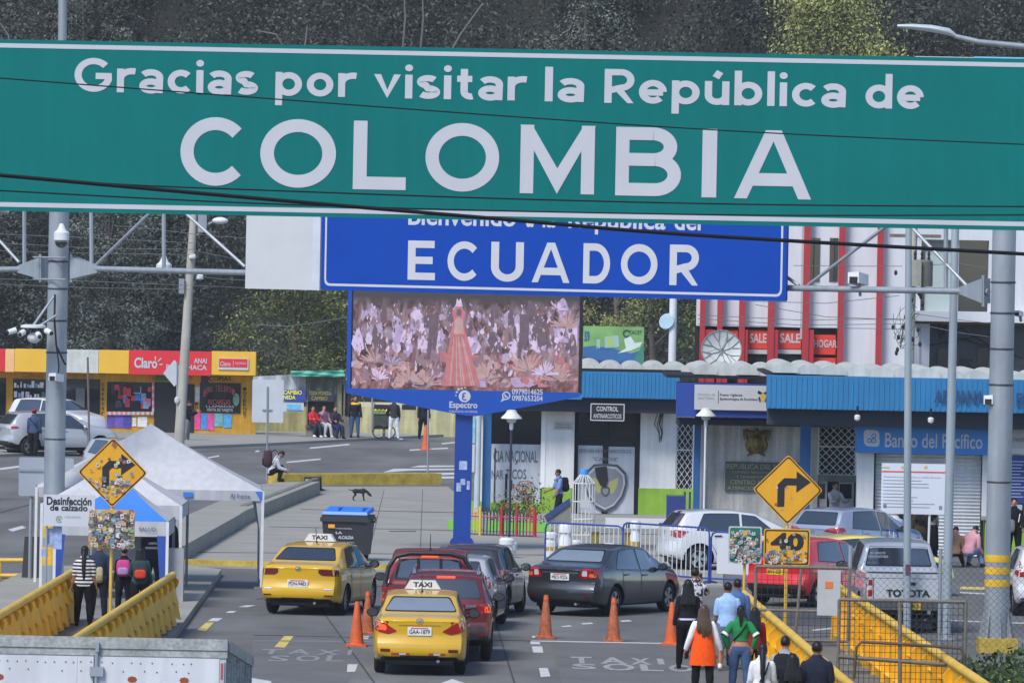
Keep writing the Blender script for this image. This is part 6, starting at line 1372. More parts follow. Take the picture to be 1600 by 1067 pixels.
def person(label, loc, h=1.65, head=0, legs=((6, 3, 4), (-6, 3, 6)), arms=((5, 8, 15), (5, 8, 15)), lean=2, skin=0, female=False, top=None, sleeve='long', bottom=None, shorts=False, shoes=(30, 30, 32),
           hair='short', hairm=None, hat=None, coat=None, crop=0.0, girth=1.0, nod=0, group=None, lift=0.0, extra=None):
    k = h/1.72; root = thing('person', label, 'person', loc, -R(head), group)
    hipw = .10*(1.05 if female else 1); shw = (.148 if female else .168)
    S = []   # segments: (name, a, b, ra, rb)
    def rad(v): return v*girth
    P0 = Vector((0, 0, .93)); Lr = Matrix.Rotation(-R(lean), 3, 'X')
    def sp_(x, y, z): return P0+Lr @ Vector((x, y, z-.93))
    tz = [(.80, .10, .085), (.88, .165 if female else .155, .115), (.97, .165 if female else .15, .112), (1.09, .125 if female else .138, .095), (1.25, .15 if female else .165, .11), (1.36, .145 if female else .168, .098), (1.41, .115 if female else .13, .085), (1.45, .075, .066), (1.50, .05, .05)]
    mb = MB(); mb.tube([sp_(0, 0, z) if z > .9 else P0+Vector((0, 0, z-.93)) for z, a, b in tz], [(rad(a), rad(b)) for z, a, b in tz], 16)
    S.append(('torso', sp_(0, 0, 1.0), sp_(0, 0, 1.38), .14)); S.append(('hips', Vector((0, 0, .84)), sp_(0, 0, .96), .13)); 
    Hc = sp_(0, .012, 1.61); Nr = Lr @ Matrix.Rotation(-R(nod), 3, 'X'); nb = sp_(0, 0, 1.47); Hc = nb+Nr @ Vector((0, .015, .135))
    mb.tube([sp_(0, -.005, 1.42), nb+Nr @ Vector((0, 0, .06))], [.06, .052], 10); S.append(('neck', sp_(0, 0, 1.45), nb+Nr @ Vector((0, 0, .03)), .05)); S.append(('head', Hc-Nr @ Vector((0, 0, .03)), Hc+Nr @ Vector((0, 0, .05)), .09))
    mb.ball(Hc, (.074, .094, .112), 14, 10, M3=Nr); mb.ball(Hc+Nr @ Vector((0, .035, -.065)), (.052, .055, .05), 10, 7, M3=Nr); mb.ball(Hc+Nr @ Vector((0, .098, -.015)), (.016, .022, .026), 8, 6, M3=Nr)
    for sx in (-1, 1): mb.ball(Hc+Nr @ Vector((sx*.076, -.005, -.01)), (.014, .022, .032), 8, 6, M3=Nr)
    hands = []
    for sx, (fl, ab, el, *tw) in zip((-1, 1), arms):
        sh = sp_(sx*shw, 0, 1.37); M1 = Lr @ Matrix.Rotation(sx*-R(ab), 3, 'Y') @ rotx(fl)
        d1 = M1 @ Vector((0, 0, -1)); e = sh+d1*.285; M2 = M1 @ Matrix.Rotation(R(tw[0])*sx if tw else 0, 3, 'Z') @ rotx(el); d2 = M2 @ Vector((0, 0, -1)); wr_ = e+d2*.24
        mb.tube([sh-d1*.02, sh+d1*.06, sh+d1*.2, e], [rad(.044), rad(.055), rad(.048), .041], 10); mb.tube([e-d2*.01, e+d2*.08, wr_], [.041, .040, .027], 10)
        mb.ball(wr_+d2*.055, (.022, .038, .055), 10, 7, M3=M2); S.append(('uarm', sh, e, .05)); S.append(('farm', e, wr_, .05)); S.append(('hand', wr_+d2*.02, wr_+d2*.16, .055)); hands.append((wr_, d2, M2, sx))
    feet = []
    for sx, (fl, ab, kn) in zip((-1, 1), legs):
        hp = Vector((sx*hipw, 0, .90)); M1 = Matrix.Rotation(sx*-R(ab), 3, 'Y') @ rotx(fl); d1 = M1 @ Vector((0, 0, -1)); kn_ = hp+d1*.42
        M2 = M1 @ rotx(-kn); d2 = M2 @ Vector((0, 0, -1)); an = kn_+d2*.40
        mb.tube([hp-d1*.03, hp+d1*.08, hp+d1*.25, kn_], [rad(.088), rad(.098), rad(.082), .062], 12); mb.tube([kn_-d2*.02, kn_+d2*.10, kn_+d2*.2, an], [.062, .064, .054, .042], 12)
        fd = M2 @ Vector((0, 1, 0)); fd.z = min(0, fd.z)*.4; fd.normalize(); ft = an+Vector((0, 0, -.045))
        mb.tube([ft-fd*.055, ft+fd*.02, ft+fd*.11, ft+fd*.17+Vector((0, 0, -.008))], [(.032, .036), (.038, .040), (.040, .028), (.026, .018)], 10)
        S.append(('thigh', hp+d1*.06, kn_, .07)); S.append(('shin', kn_, an-d2*.05, .05)); S.append(('foot', an-d2*.01, ft+fd*.15, .036)); feet.append(ft.z-.042)
    low = min(feet); up = Vector((0, 0, -low))
    src = mb.mesh('body', SKINS[skin]); tmp = bpy.data.objects.new('tmp', src); COL.objects.link(tmp)
    rm = tmp.modifiers.new('r', 'REMESH'); rm.mode = 'VOXEL'; rm.voxel_size = .0175; sm = tmp.modifiers.new('s', 'SMOOTH'); sm.iterations = 2; sm.factor = .45
    me = bpy.data.meshes.new_from_object(tmp.evaluated_get(bpy.context.evaluated_depsgraph_get())); bpy.data.objects.remove(tmp); bpy.data.meshes.remove(src)
    n = len(me.vertices); co = np.empty(n*3, np.float32); me.vertices.foreach_get('co', co); co = co.reshape(-1, 3); no = np.empty(n*3, np.float32); me.vertices.foreach_get('normal', no); no = no.reshape(-1, 3)
    faces = [tuple(p.vertices) for p in me.polygons]
    fc = np.array([co[list(f)].mean(0) for f in faces]); D = []
    for nm, a, b, r_ in S:
        a = np.array(a); b = np.array(b); ab = b-a; t = np.clip(((fc-a) @ ab)/(ab @ ab), 0, 1); D.append(np.linalg.norm(fc-(a+t[:, None]*ab), axis=1)-r_)
    lab_ = np.array([s[0] for s in S])[np.argmin(np.array(D), 0)]
    bpy.data.meshes.remove(me)
    tov = lambda v: ((Vector(v)+up)*k)
    B = MB(); B.add([tov(v) for v in co], faces)
    for w_, d2, M2, sx in hands:      # five fingers rooted inside the palm
        for i, (y, l, c) in enumerate(((-.03, .062, 18), (-.011, .075, 16), (.009, .078, 16), (.028, .068, 18))):
            b0 = w_+d2*.085+M2 @ Vector((0, y, 0)); dd = (d2+M2 @ Vector((-sx*.25, 0, 0))).normalized(); B.tube([tov(b0), tov(b0+dd*l*.55), tov(b0+dd*l+M2 @ Vector((-sx*.015, 0, 0)))], [.0085*k, .0082*k, .006*k], 5)
        b0 = w_+d2*.04+M2 @ Vector((0, .032, 0)); dd = (d2*.75+M2 @ Vector((-sx*.2, .65, 0))).normalized(); B.tube([tov(b0), tov(b0+dd*.04), tov(b0+dd*.068+d2*.01)], [.011*k, .010*k, .007*k], 5)
    body = B.build('body', SKINS[skin], root, ang=60)
    def wear(nm, m, tags, infl, test=None):
        sel = [i for i, f in enumerate(faces) if lab_[i] in tags and (test is None or test(fc[i], lab_[i]))]
        if not sel: return None
        used = sorted({v for i in sel for v in faces[i]}); mp = {v: j for j, v in enumerate(used)}
        W = MB(); W.add([tov(co[v]+no[v]*infl) for v in used]+[tov(co[v]-no[v]*.004) for v in used], [])
        cnt = {}
        for i in sel:
            f = [mp[v] for v in faces[i]]; W.f.append(tuple(f)); W.m.append(0)
            for a, b in zip(f, f[1:]+f[:1]): cnt[(a, b)] = 1
        N = len(used)
        for (a, b) in list(cnt):
            if (b, a) not in cnt: W.f.append((b, a, a+N, b+N)); W.m.append(0)
        return W.build(nm, m, root, ang=75)
    cm = lambda c: c if not isinstance(c, tuple) else cloth(c)
    if bottom: wear('shorts' if shorts else 'trousers', cm(bottom), ('hips', 'thigh') if shorts else ('hips', 'thigh', 'shin'), .017, (lambda c, l: l != 'foot') if not shorts else None)
    if shoes: wear('shoes', cm(shoes), ('foot',), .010)
    if top:
        tg = ['torso', 'uarm'] + (['farm'] if sleeve == 'long' else [])
        if sleeve == 'none': tg = ['torso']
        zc = 1.0+crop
        wear('shirt', cm(top), tuple(tg)+(('hips',) if crop <= 0 else ()), .022, lambda c, l: (l in ('uarm', 'farm')) or c[2] > (zc if crop > 0 else .86))
    if coat:     # skirt of a dress or long vest: a hanging bell
        cz, cw, cc, nm = coat; W = MB(); n_ = 24; rings = [(1.02, .175, .14), (.92, .218, .16), ((cz+.92)/2, .222+(cw-.222)*.6, .168), (cz, cw, .175)]
        for z, a, b in rings: W.v += [tov((rad(a)*math.cos(2*math.pi*j/n_)*(1+.04*math.sin(5*j)), rad(b)*math.sin(2*math.pi*j/n_)*(1+.05*math.sin(4*j+1)), z)) for j in range(n_)]
        for i in range(3):
            for j in range(n_): W.f.append((i*n_+j, i*n_+(j+1) % n_, (i+1)*n_+(j+1) % n_, (i+1)*n_+j)); W.m.append(0)
        W.build(nm, cm(cc), root)
    hm = hairm or HAIRB; W = MB(); T = lambda v: Hc+Nr @ Vector(v)
    if hair != 'none':
        W.ball(tov(T((0, -.018, .028))), (.084*k, .098*k, .098*k), 14, 9, M3=Nr)
        if hair in ('long', 'braid', 'tail'): W.ball(tov(T((0, -.03, -.02))), (.083*k, .085*k, .10*k), 12, 8, M3=Nr)
        if hair == 'long':
            hq = random.Random(int(h*1000)+int(head*7)); mxz = hq.uniform(1.08, 1.2)
            for c_ in range(11):
                u = (c_-5)/5; a_ = u*1.15; e_ = mxz+abs(u)*.07+hq.uniform(-.03, .05); o1 = hq.uniform(-.012, .012)
                pts = [T((math.sin(a_)*.04, -.03, .085)), T((math.sin(a_)*.078, -.02-.068*math.cos(a_), .02)), T((math.sin(a_)*.088, -.012-.082*math.cos(a_), -.10)), sp_(u*.10+o1, -.115-.02*math.cos(a_), 1.38), sp_(u*.112+o1*2, -.14-.012*math.cos(a_), 1.25), sp_(u*.09+o1*3, -.135, e_)]
                W.tube([tov(p) for p in pts], [.02*k, .033*k, .036*k, .036*k, .032*k, .008*k], 7)
        if hair == 'braid':
            pts = [T((0, -.07, .0)), T((0, -.11, -.12)), sp_(0, -.13, 1.36), sp_(0, -.14, 1.2), sp_(.01, -.135, 1.0)]; W.tube([tov(p) for p in pts], [.06*k, .055*k, .045*k, .042*k, .02*k], 10)
        if hair == 'tail':
            pts = [T((0, -.09, .05)), T((0, -.14, .0)), T((0, -.13, -.12)), sp_(0, -.14, 1.33)]; W.tube([tov(p) for p in pts], [.03*k, .045*k, .042*k, .015*k], 10)
        hr = W.build('hair', hm, root)
    if hat:
        c, brim = hat; W = MB(); W.ball(tov(T((0, -.01, .055))), (.093*k, .108*k, .075*k), 14, 8, M3=Nr)
        if brim: W.tube([tov(T((-.07, .08, .05))), tov(T((0, .155, .04))), tov(T((.07, .08, .05)))], [(.03*k, .008*k)]*3, 8)
        W.build('cap', cm(c), root)
    W = MB()
    for sx in (-1, 1): W.ball(tov(T((sx*.030, .086, .012))), (.012*k, .008*k, .007*k), 8, 5)
    W.build('eyes', BLK, root); W = MB(); W.ball(tov(T((0, .090, -.062))), (.022*k, .008*k, .006*k), 8, 5); W.build('mouth', mat('lips', (130, 70, 66), .6), root)
    if extra: extra(root, tov, sp_, T, hands, k)
    root['_k'] = k
    def world(v):
        q = tov(v); c, s_ = math.cos(-R(head)), math.sin(-R(head)); L_ = Vector(loc); return Vector((L_.x+q.x*c-q.y*s_, L_.y+q.x*s_+q.y*c, L_.z+q.z))
    del root['_k']
    return root, world, sp_, hands
def blob(mb, c, hx, hy, hz, n=14, m=0, e=.55):
    """soft rounded box"""
    k0 = len(mb.v); K = 9
    f = lambda v: math.copysign(abs(v)**e, v)
    for i in range(K+1):
        t = math.pi*i/K
        for j in range(n): q = 2*math.pi*j/n; mb.v.append((c[0]+hx*f(math.sin(t))*f(math.cos(q)), c[1]+hy*f(math.sin(t))*f(math.sin(q)), c[2]-hz*f(math.cos(t))))
    for i in range(K):
        for j in range(n): j2 = (j+1) % n; mb.f.append((k0+i*n+j, k0+i*n+j2, k0+(i+1)*n+j2, k0+(i+1)*n+j)); mb.m.append(m)
    return mb
def backpack(label, world, sp_, head, c, size=(.15, .09, .21), z=1.22, back=-.20, c2=None, name='backpack', x=0.0):
    p = world(sp_(x, back, z)); t = thing(name, label, name.replace('_', ' '), p, -R(head))
    blob(MB(), (0, 0, 0), *size).build('bag_body', cloth(c), t); blob(MB(), (0, -size[1]*.85, -size[2]*.35), size[0]*.75, size[1]*.4, size[2]*.45).build('front_pocket', cloth(c2 or c), t)
    if name == 'backpack':
        for sx in (-1, 1): MB().tube([(sx*size[0]*.6, size[1]*.8, size[2]*.8), (sx*size[0]*.65, size[1]+.08, size[2]*1.0), (sx*size[0]*.8, size[1]+.2, size[2]*.6), (sx*size[0]*.8, size[1]*.9, -size[2]*.7)], .014, 6).build('strap', cloth(c), t)
    return t
WALK = ((16, 2, 6), (-10, 2, 22)); WALK2 = ((-8, 2, 18), (15, 2, 5)); STAND = ((3, 3, 3), (-3, 3, 5)); SIT = ((82, 6, 80), (84, 8, 86))
GW = 'people walking along the right footway'; GL_ = 'people waiting at the disinfection tent'
JEANS = cloth((66, 88, 124)); BLKC = cloth((28, 28, 31))
# ---- front right group
person('woman with long black hair in a black jacket, leggings and heeled boots', gp(1073, 1045), 1.67, -4, WALK, ((6, 10, 12), (4, 8, 14)), female=True, top=(30, 29, 31), bottom=(22, 22, 24), shoes=(20, 20, 21), hair='long', group=GW,
       extra=lambda r, t, s, T, h, k: MB().tube([t(s(0, 0, .985)), t(s(0, 0, .95))], [(.182*k, .135*k), (.185*k, .138*k)], 18).build('top_hem', cloth((206, 196, 226)), r))
r_, wd, sp_, hd = person('man in a black and white floral shirt raising a phone', ptop(1086, 887, 1.72), 1.72, 8, STAND, ((4, 8, 10), (62, 18, 92, 10)), top=wavemat('floral_shirt', (36, 36, 44), (190, 188, 196), 16, kind='noise'), sleeve='short', bottom=(40, 42, 48), group=GW, skin=0)
w_, d2, M2, sx = hd[1]; p = wd(w_+d2*.11); ph = thing('phone', 'dark phone held up by the man in the floral shirt', 'phone', p); blob(MB(), (0, .01, .02), .038, .006, .075, 12, e=.3).build('phone_body', BLK, ph)
person('woman with long brown hair in an orange sleeveless coat over white sleeves', ptop(1100, 945, 1.60), 1.60, 3, ((4, 3, 3), (-4, 3, 6)), ((2, 20, 16), (2, 20, 16)), female=True, top=(222, 220, 222), bottom=(24, 24, 27), hair='long', hairm=HAIRN, group=GW, coat=(.60, .25, (232, 84, 24), 'coat_skirt'),
       extra=lambda r, t, s, T, h, k: MB().tube([t(s(0, 0, z)) for z in (.93, 1.09, 1.25, 1.36, 1.43)], [(.22*k, .163*k), (.178*k, .138*k), (.182*k, .142*k), (.155*k, .125*k), (.10*k, .09*k)], 18).build('vest', cloth((232, 84, 24)), r))
person('man in a light blue polo shirt, shorts and white trainers', gp(1135, 1046), 1.63, 2, WALK2, ((6, 10, 10), (5, 10, 12)), top=(150, 182, 222), sleeve='short', bottom=(92, 104, 124), shorts=True, shoes=(214, 214, 216), girth=1.1, group=GW, skin=1,
       extra=lambda r, t, s, T, h, k: MB().tube([t(T((-.08, .07, .01))), t(T((-.085, -.02, .015)))], .009*k, 5).build('glasses', CHROME, r))
person('man in a blue denim shirt walking beside the yellow railing', ptop(1153, 903, 1.64), 1.64, -3, WALK, ((4, 9, 14), (4, 9, 14)), top=(72, 102, 152), bottom=(38, 40, 46), group=GW, skin=1)
def gx(r, t, s, T, h, k):
    mb = MB(); mb2 = MB()
    for (w_, d2, M2, sx) in h:
        sh = s(sx*.148, 0, 1.37); e = w_-d2*.24; a = sh+(e-sh)*.80; b = sh+(e-sh)*.98; c = sh+(e-sh)*1.08; mb.tube([t(a), t(b)], .073*k, 12); mb2.tube([t(b), t(b+(e-sh)*.08)], .073*k, 12)
    mb.build('arm_band', cloth((222, 222, 222)), r); mb2.build('arm_stripe', BLKC, r)
    MB().tube([t(s(.12, -.125, 1.38)), t(s(0, -.145, 1.2)), t(s(-.14, -.1, 1.06))], .012*k, 6).build('bag_strap', BLKC, r)
person('woman in a green cropped jumper with white arm bands and blue jeans', ptop(1158, 946, 1.58), 1.58, 2, STAND, ((-16, 36, 62, 62), (-16, 36, 62, 62)), female=True, top=(40, 122, 70), bottom=JEANS, hair='tail', crop=.06, girth=1.05, group=GW, extra=gx)
person('short person with black hair in a dark red jacket by the railing', ptop(1180, 949, 1.45), 1.45, 0, STAND, top=(132, 30, 34), bottom=(24, 24, 27), hair='long', group=GW, female=True)
person('woman with a long black braid and white blouse', ptop(1192, 1005, 1.56), 1.56, 0, STAND, ((10, 10, 30), (10, 10, 30)), female=True, top=(216, 214, 212), bottom=(40, 42, 52), hair='braid', group=GW,
       extra=lambda r, t, s, T, h, k: MB().tube([t(s(.11, -.13, 1.40)), t(s(.05, -.15, 1.2)), t(s(-.05, -.14, 1.05))], .014*k, 6).build('bag_strap', BLKC, r))
r_, wd, sp_, hd = person('young man with bushy black hair turning his head, dark pack on his back', ptop(1227, 994, 1.64), 1.64, 14, STAND, top=(150, 150, 156), bottom=(40, 42, 48), hair='short', group=GW)
backpack('dark backpack of the bushy haired young man by the railing', wd, sp_, 14, (36, 38, 44))
r_, wd, sp_, hd = person('woman with loose black hair in black at the bottom edge', ptop(1239, 1021, 1.54), 1.54, -2, STAND, female=True, top=(24, 24, 27), bottom=(24, 24, 27), hair='long', girth=1.08, group=GW)
backpack('blue and white patterned bag held beside the man in the navy shirt', wd, sp_, 0, (60, 80, 150), (.09, .05, .12), 1.05, -.05, (206, 210, 224), 'bag', .30)
person('broad man in a navy polo shirt with a pale collar', ptop(1277, 1002, 1.72), 1.72, 0, STAND, ((4, 12, 14), (4, 12, 14)), top=(36, 40, 56), sleeve='short', bottom=(40, 42, 50), girth=1.15, group=GW, skin=1,
       extra=lambda r, t, s, T, h, k: MB().tube([t(s(0, -.005, 1.43)), t(s(0, -.002, 1.475))], [.078*k, .068*k], 12).build('collar', cloth((176, 186, 214)), r))
# ---- left group at the tent
r_, wd, sp_, hd = person('woman in a black and white striped shirt with a long ponytail', gp(130, 978, .14), 1.57, 3, STAND, ((4, 12, 14), (4, 12, 14)), female=True, top=wavemat('striped_shirt', (30, 30, 34), (206, 204, 206), 4.5), sleeve='short', bottom=(24, 24, 27), hair='braid', girth=1.1, group=GL_)
r_, wd, sp_, hd = person('man in a dark denim jacket and pale brimmed hat', gp(153, 968, .14), 1.57, -2, STAND, top=(46, 56, 72), bottom=(34, 36, 44), hat=((196, 192, 184), True), girth=1.05, group=GL_)
backpack('cream shoulder bag hanging beside the striped shirt woman', wd, sp_, 0, (176, 164, 130), (.07, .05, .16), .98, -.13, (150, 136, 90), 'bag', .02)
r_, wd, sp_, hd = person('girl in a black hooded jacket with a pink pack', Vector((ptop(182, 864, 1.54).x, 137.4, .14)), 1.40, 2, STAND, top=(28, 28, 32), bottom=(26, 26, 30), female=True, hair='short', group=GL_)
backpack('pink and lilac backpack on the girl at the tent', wd, sp_, 2, (190, 70, 128), (.14, .09, .17), 1.20, -.20, (168, 130, 176))
r_, wd, sp_, hd = person('woman in a dark green jacket with a red fronted pack', Vector((ptop(207, 866, 1.58).x, 136.2, .14)), 1.45, -4, STAND, ((30, 14, 50), (10, 14, 20)), top=(48, 76, 76), bottom=(30, 30, 34), female=True, hair='long', girth=1.08, group=GL_)
backpack('dark backpack with a red front pocket on the woman in green', wd, sp_, -4, (52, 64, 68), (.15, .09, .2), 1.18, -.21, (200, 66, 44))
def refl(r, t, s, T, h, k):
    for z in (1.08, 1.18): MB().tube([t(s(0, 0, z-.022)), t(s(0, 0, z+.022))], [(.185*k, .145*k)]*2, 18).build('reflective_band', cloth((190, 192, 196)), r)
person('attendant in a dark uniform with two pale reflective bands', Vector((ptop(238, 820, 1.72).x, 144.6, .14)), 1.70, -5, STAND, top=(50, 52, 62), bottom=(40, 42, 52), girth=1.15, group=GL_, extra=refl)
person('dark clothed person half hidden at the right side of the blue tent', Vector((ptop(268, 808, 1.7).x, 148.5, .14)), 1.66, 60, STAND, top=(34, 34, 38), bottom=(34, 34, 38), group=GL_)
# ---- far side
person('man in a blue jacket and red cap beside the silver crossover', gp(52, 713), 1.70, 12, WALK, top=(62, 76, 104), bottom=(26, 27, 31), hat=((150, 50, 44), False), extra=lambda r, t, s, T, h, k: MB().tube([t(s(-.13, -.13, 1.38)), t(s(.14, -.12, 1.08))], .013, 6).build('bag_strap', BLKC, r))
person('person in a black hooded jacket looking at a phone by the concrete pole', gp(292, 691), 1.62, 95, STAND, ((35, 8, 80), (38, 8, 85)), top=(26, 26, 30), bottom=(120, 120, 124), nod=20)
r_, wd, sp_, hd = person('crouching person looking down on the raised pavement beside the tent', gp(422, 752, .42), 1.60, 85, ((118, 8, 128), (112, 10, 126)), ((40, 6, 50), (45, 6, 55)), lean=28, nod=22, top=(176, 178, 184), bottom=(26, 26, 30))
backpack('dark maroon rucksack on the crouching person', wd, sp_, 85, (70, 50, 58), (.19, .14, .27), 1.25, -.27, (52, 44, 50))
SG = 'people sitting by the market stall'
person('woman in a red jacket sitting at the market stall', gp(489, 683, .1), 1.56, 150, SIT, ((20, 10, 60), (22, 10, 70)), female=True, top=(196, 44, 50), bottom=(44, 52, 68), hair='long', shoes=(210, 210, 210), group=SG, lean=-6)
person('man in a plaid shirt sitting with his hand raised to his brow', gp(506, 683, .1), 1.60, 152, SIT, ((10, 12, 40), (70, 30, 120)), top=wavemat('plaid_shirt', (130, 70, 88), (178, 150, 164), 9, 'X'), bottom=(176, 176, 180), shoes=(206, 206, 208), group=SG, lean=-6)
person('person in dark clothes sitting in shade at the end of the bench', gp(524, 685, .1), 1.60, 150, SIT, ((20, 10, 60), (20, 10, 60)), top=(52, 48, 58), bottom=(40, 48, 76), group=SG, lean=-6)
person('person in a black jacket with yellow shoulders and blue jeans', gp(554, 684, .1), 1.66, 172, STAND, ((2, 10, 10), (2, 12, 10)), top=(36, 36, 46), bottom=JEANS, extra=lambda r, t, s, T, h, k: MB().tube([t(s(0, 0, 1.36)), t(s(0, 0, 1.42)), t(s(0, 0, 1.46))], [(.215*k, .125*k), (.19*k, .115*k), (.09*k, .08*k)], 16).build('yoke', cloth((220, 164, 50)), r))
person('street vendor in white trousers and a dark top leaning to the food cart', gp(615, 685, .1), 1.62, -12, ((4, 5, 3), (-2, 6, 4)), ((40, 14, 30), (10, 12, 20)), lean=8, top=(58, 54, 60), bottom=(206, 208, 216), shoes=(210, 210, 212))
person('officer in dark clothes behind the far traffic cone', gp(661, 686, .1), 1.68, 165, STAND, top=(38, 40, 48), bottom=(32, 32, 36), girth=1.08)
r_, wd, sp_, hd = person('man in a blue t-shirt walking past the police post with a pack', Vector((at(874, 760, 193).x, 193, 0)), 1.50, -105, WALK, ((14, 8, 20), (24, 10, 40)), top=(112, 132, 176), sleeve='short', bottom=(36, 38, 44), skin=1, nod=8)
backpack('black backpack on the man in the blue t-shirt', wd, sp_, -105, (30, 30, 34))
QG = 'people queuing at the bank'
person('person in a pale mint hooded top at the bank queue', gp(1397, 884), 1.42, 30, STAND, ((30, 10, 60), (20, 10, 40)), lean=8, top=(194, 208, 208), bottom=(92, 118, 160), hair='none', hat=((200, 212, 212), False), group=QG)
person('person in black behind the mint hooded one at the bank', gp(1414, 881), 1.60, 20, STAND, top=(28, 28, 32), bottom=(34, 34, 40), group=QG)
person('woman in dark brown with long hair queuing behind the grey flag pole', gp(1436, 882), 1.52, 0, STAND, top=(62, 54, 44), bottom=(40, 38, 36), female=True, hair='long', group=QG)
person('woman in a beige jacket and long dark skirt at the bank queue', gp(1452, 880), 1.64, -20, STAND, ((8, 12, 20), (8, 12, 20)), top=(150, 140, 124), bottom=(28, 28, 30), female=True, hair='long', coat=(.35, .24, (30, 29, 32), 'skirt'), group=QG)
person('person in a pink top sitting on the kerb below the white shutter', gp(1511, 886), 1.60, 35, ((100, 14, 110), (96, 20, 100)), ((30, 10, 50), (30, 10, 50)), lean=32, nod=20, top=(208, 150, 156), bottom=(110, 130, 170), girth=1.15)
person('person in a brown jacket sitting on the kerb behind the flag pole', gp(1490, 886), 1.55, 10, ((100, 14, 110), (96, 20, 100)), ((30, 10, 50), (30, 10, 50)), lean=30, nod=20, top=(150, 116, 90), bottom=(44, 42, 46))
r_, wd, sp_, hd = person('person in a black tracksuit with white stripes standing by the lime green wall', gp(1583, 881), 1.66, 185, STAND, ((14, 10, 40), (18, 10, 60)), top=(26, 26, 30), bottom=(26, 26, 30), shoes=(206, 206, 206), extra=lambda r, t, s, T, h, k: [MB().tube([t(s(sx*.175, .0, 1.40)), t(s(sx*.15, .09, 1.3)), t(s(sx*.12, .125, 1.1))], .012, 5).build('stripe', cloth((212, 212, 214)), r) for sx in (-1, 1)])
backpack('grey bag held by the person in the black tracksuit', wd, sp_, 185, (120, 120, 116), (.13, .08, .17), 1.0, .20, None, 'bag', .1)
person('person in a pale top standing inside the office doorway', Vector((at(1304, 790, 183.5).x, 183.7, 0)), 1.58, 150, STAND, ((40, 10, 60), (40, 10, 60)), top=(170, 172, 178), bottom=(60, 62, 70), hair='short')
# ================================================================== street furniture and props
ORG = mat('cone_orange', (206, 92, 42), .6, 0, .18, 3, fine=.1); ORGD = mat('dirty_cone_orange', (176, 96, 60), .75, 0, .35, 5, fine=.2, streak=.25)
def cone(px, py, h, label, m, z=0):
    t = thing('traffic_cone', label, 'cone', gp(px, py, z), 0, 'traffic cones')
    MB().lathe([(h*.185, .035), (h*.165, .05), (h*.05, h*.97), (h*.045, h), (h*.035, h)], n=20).build('cone_body', m, t); MB().slab(rpoly([(-h*.235, -h*.235), (h*.235, -h*.235), (h*.235, h*.235), (-h*.235, h*.235)], .04), 0, .04).build('cone_base', m, t)
    if m is ORGD: o = MB(); o.lathe([(h*.064, h*.9), (h*.050, h*.995), (h*.049, h*1.002)], n=20); o.build('clean_tip', ORG, t)
cone(557, 1009, .86, 'orange traffic cone left of the nearest yellow taxi, the nearer of two', ORG); cone(574, 990, .84, 'orange traffic cone touching the mirror of the nearest yellow taxi', ORGD)
cone(852, 997, .86, 'dirty orange traffic cone below the charcoal sedan boot', ORGD); cone(958, 1002, .86, 'dirty orange traffic cone before the rear wheel of the charcoal sedan', ORGD)
cone(1049, 1007, .84, 'orange traffic cone half hidden by the woman in black', ORG); cone(665, 703, .95, 'bright orange cone far off in the upper road', ORG)
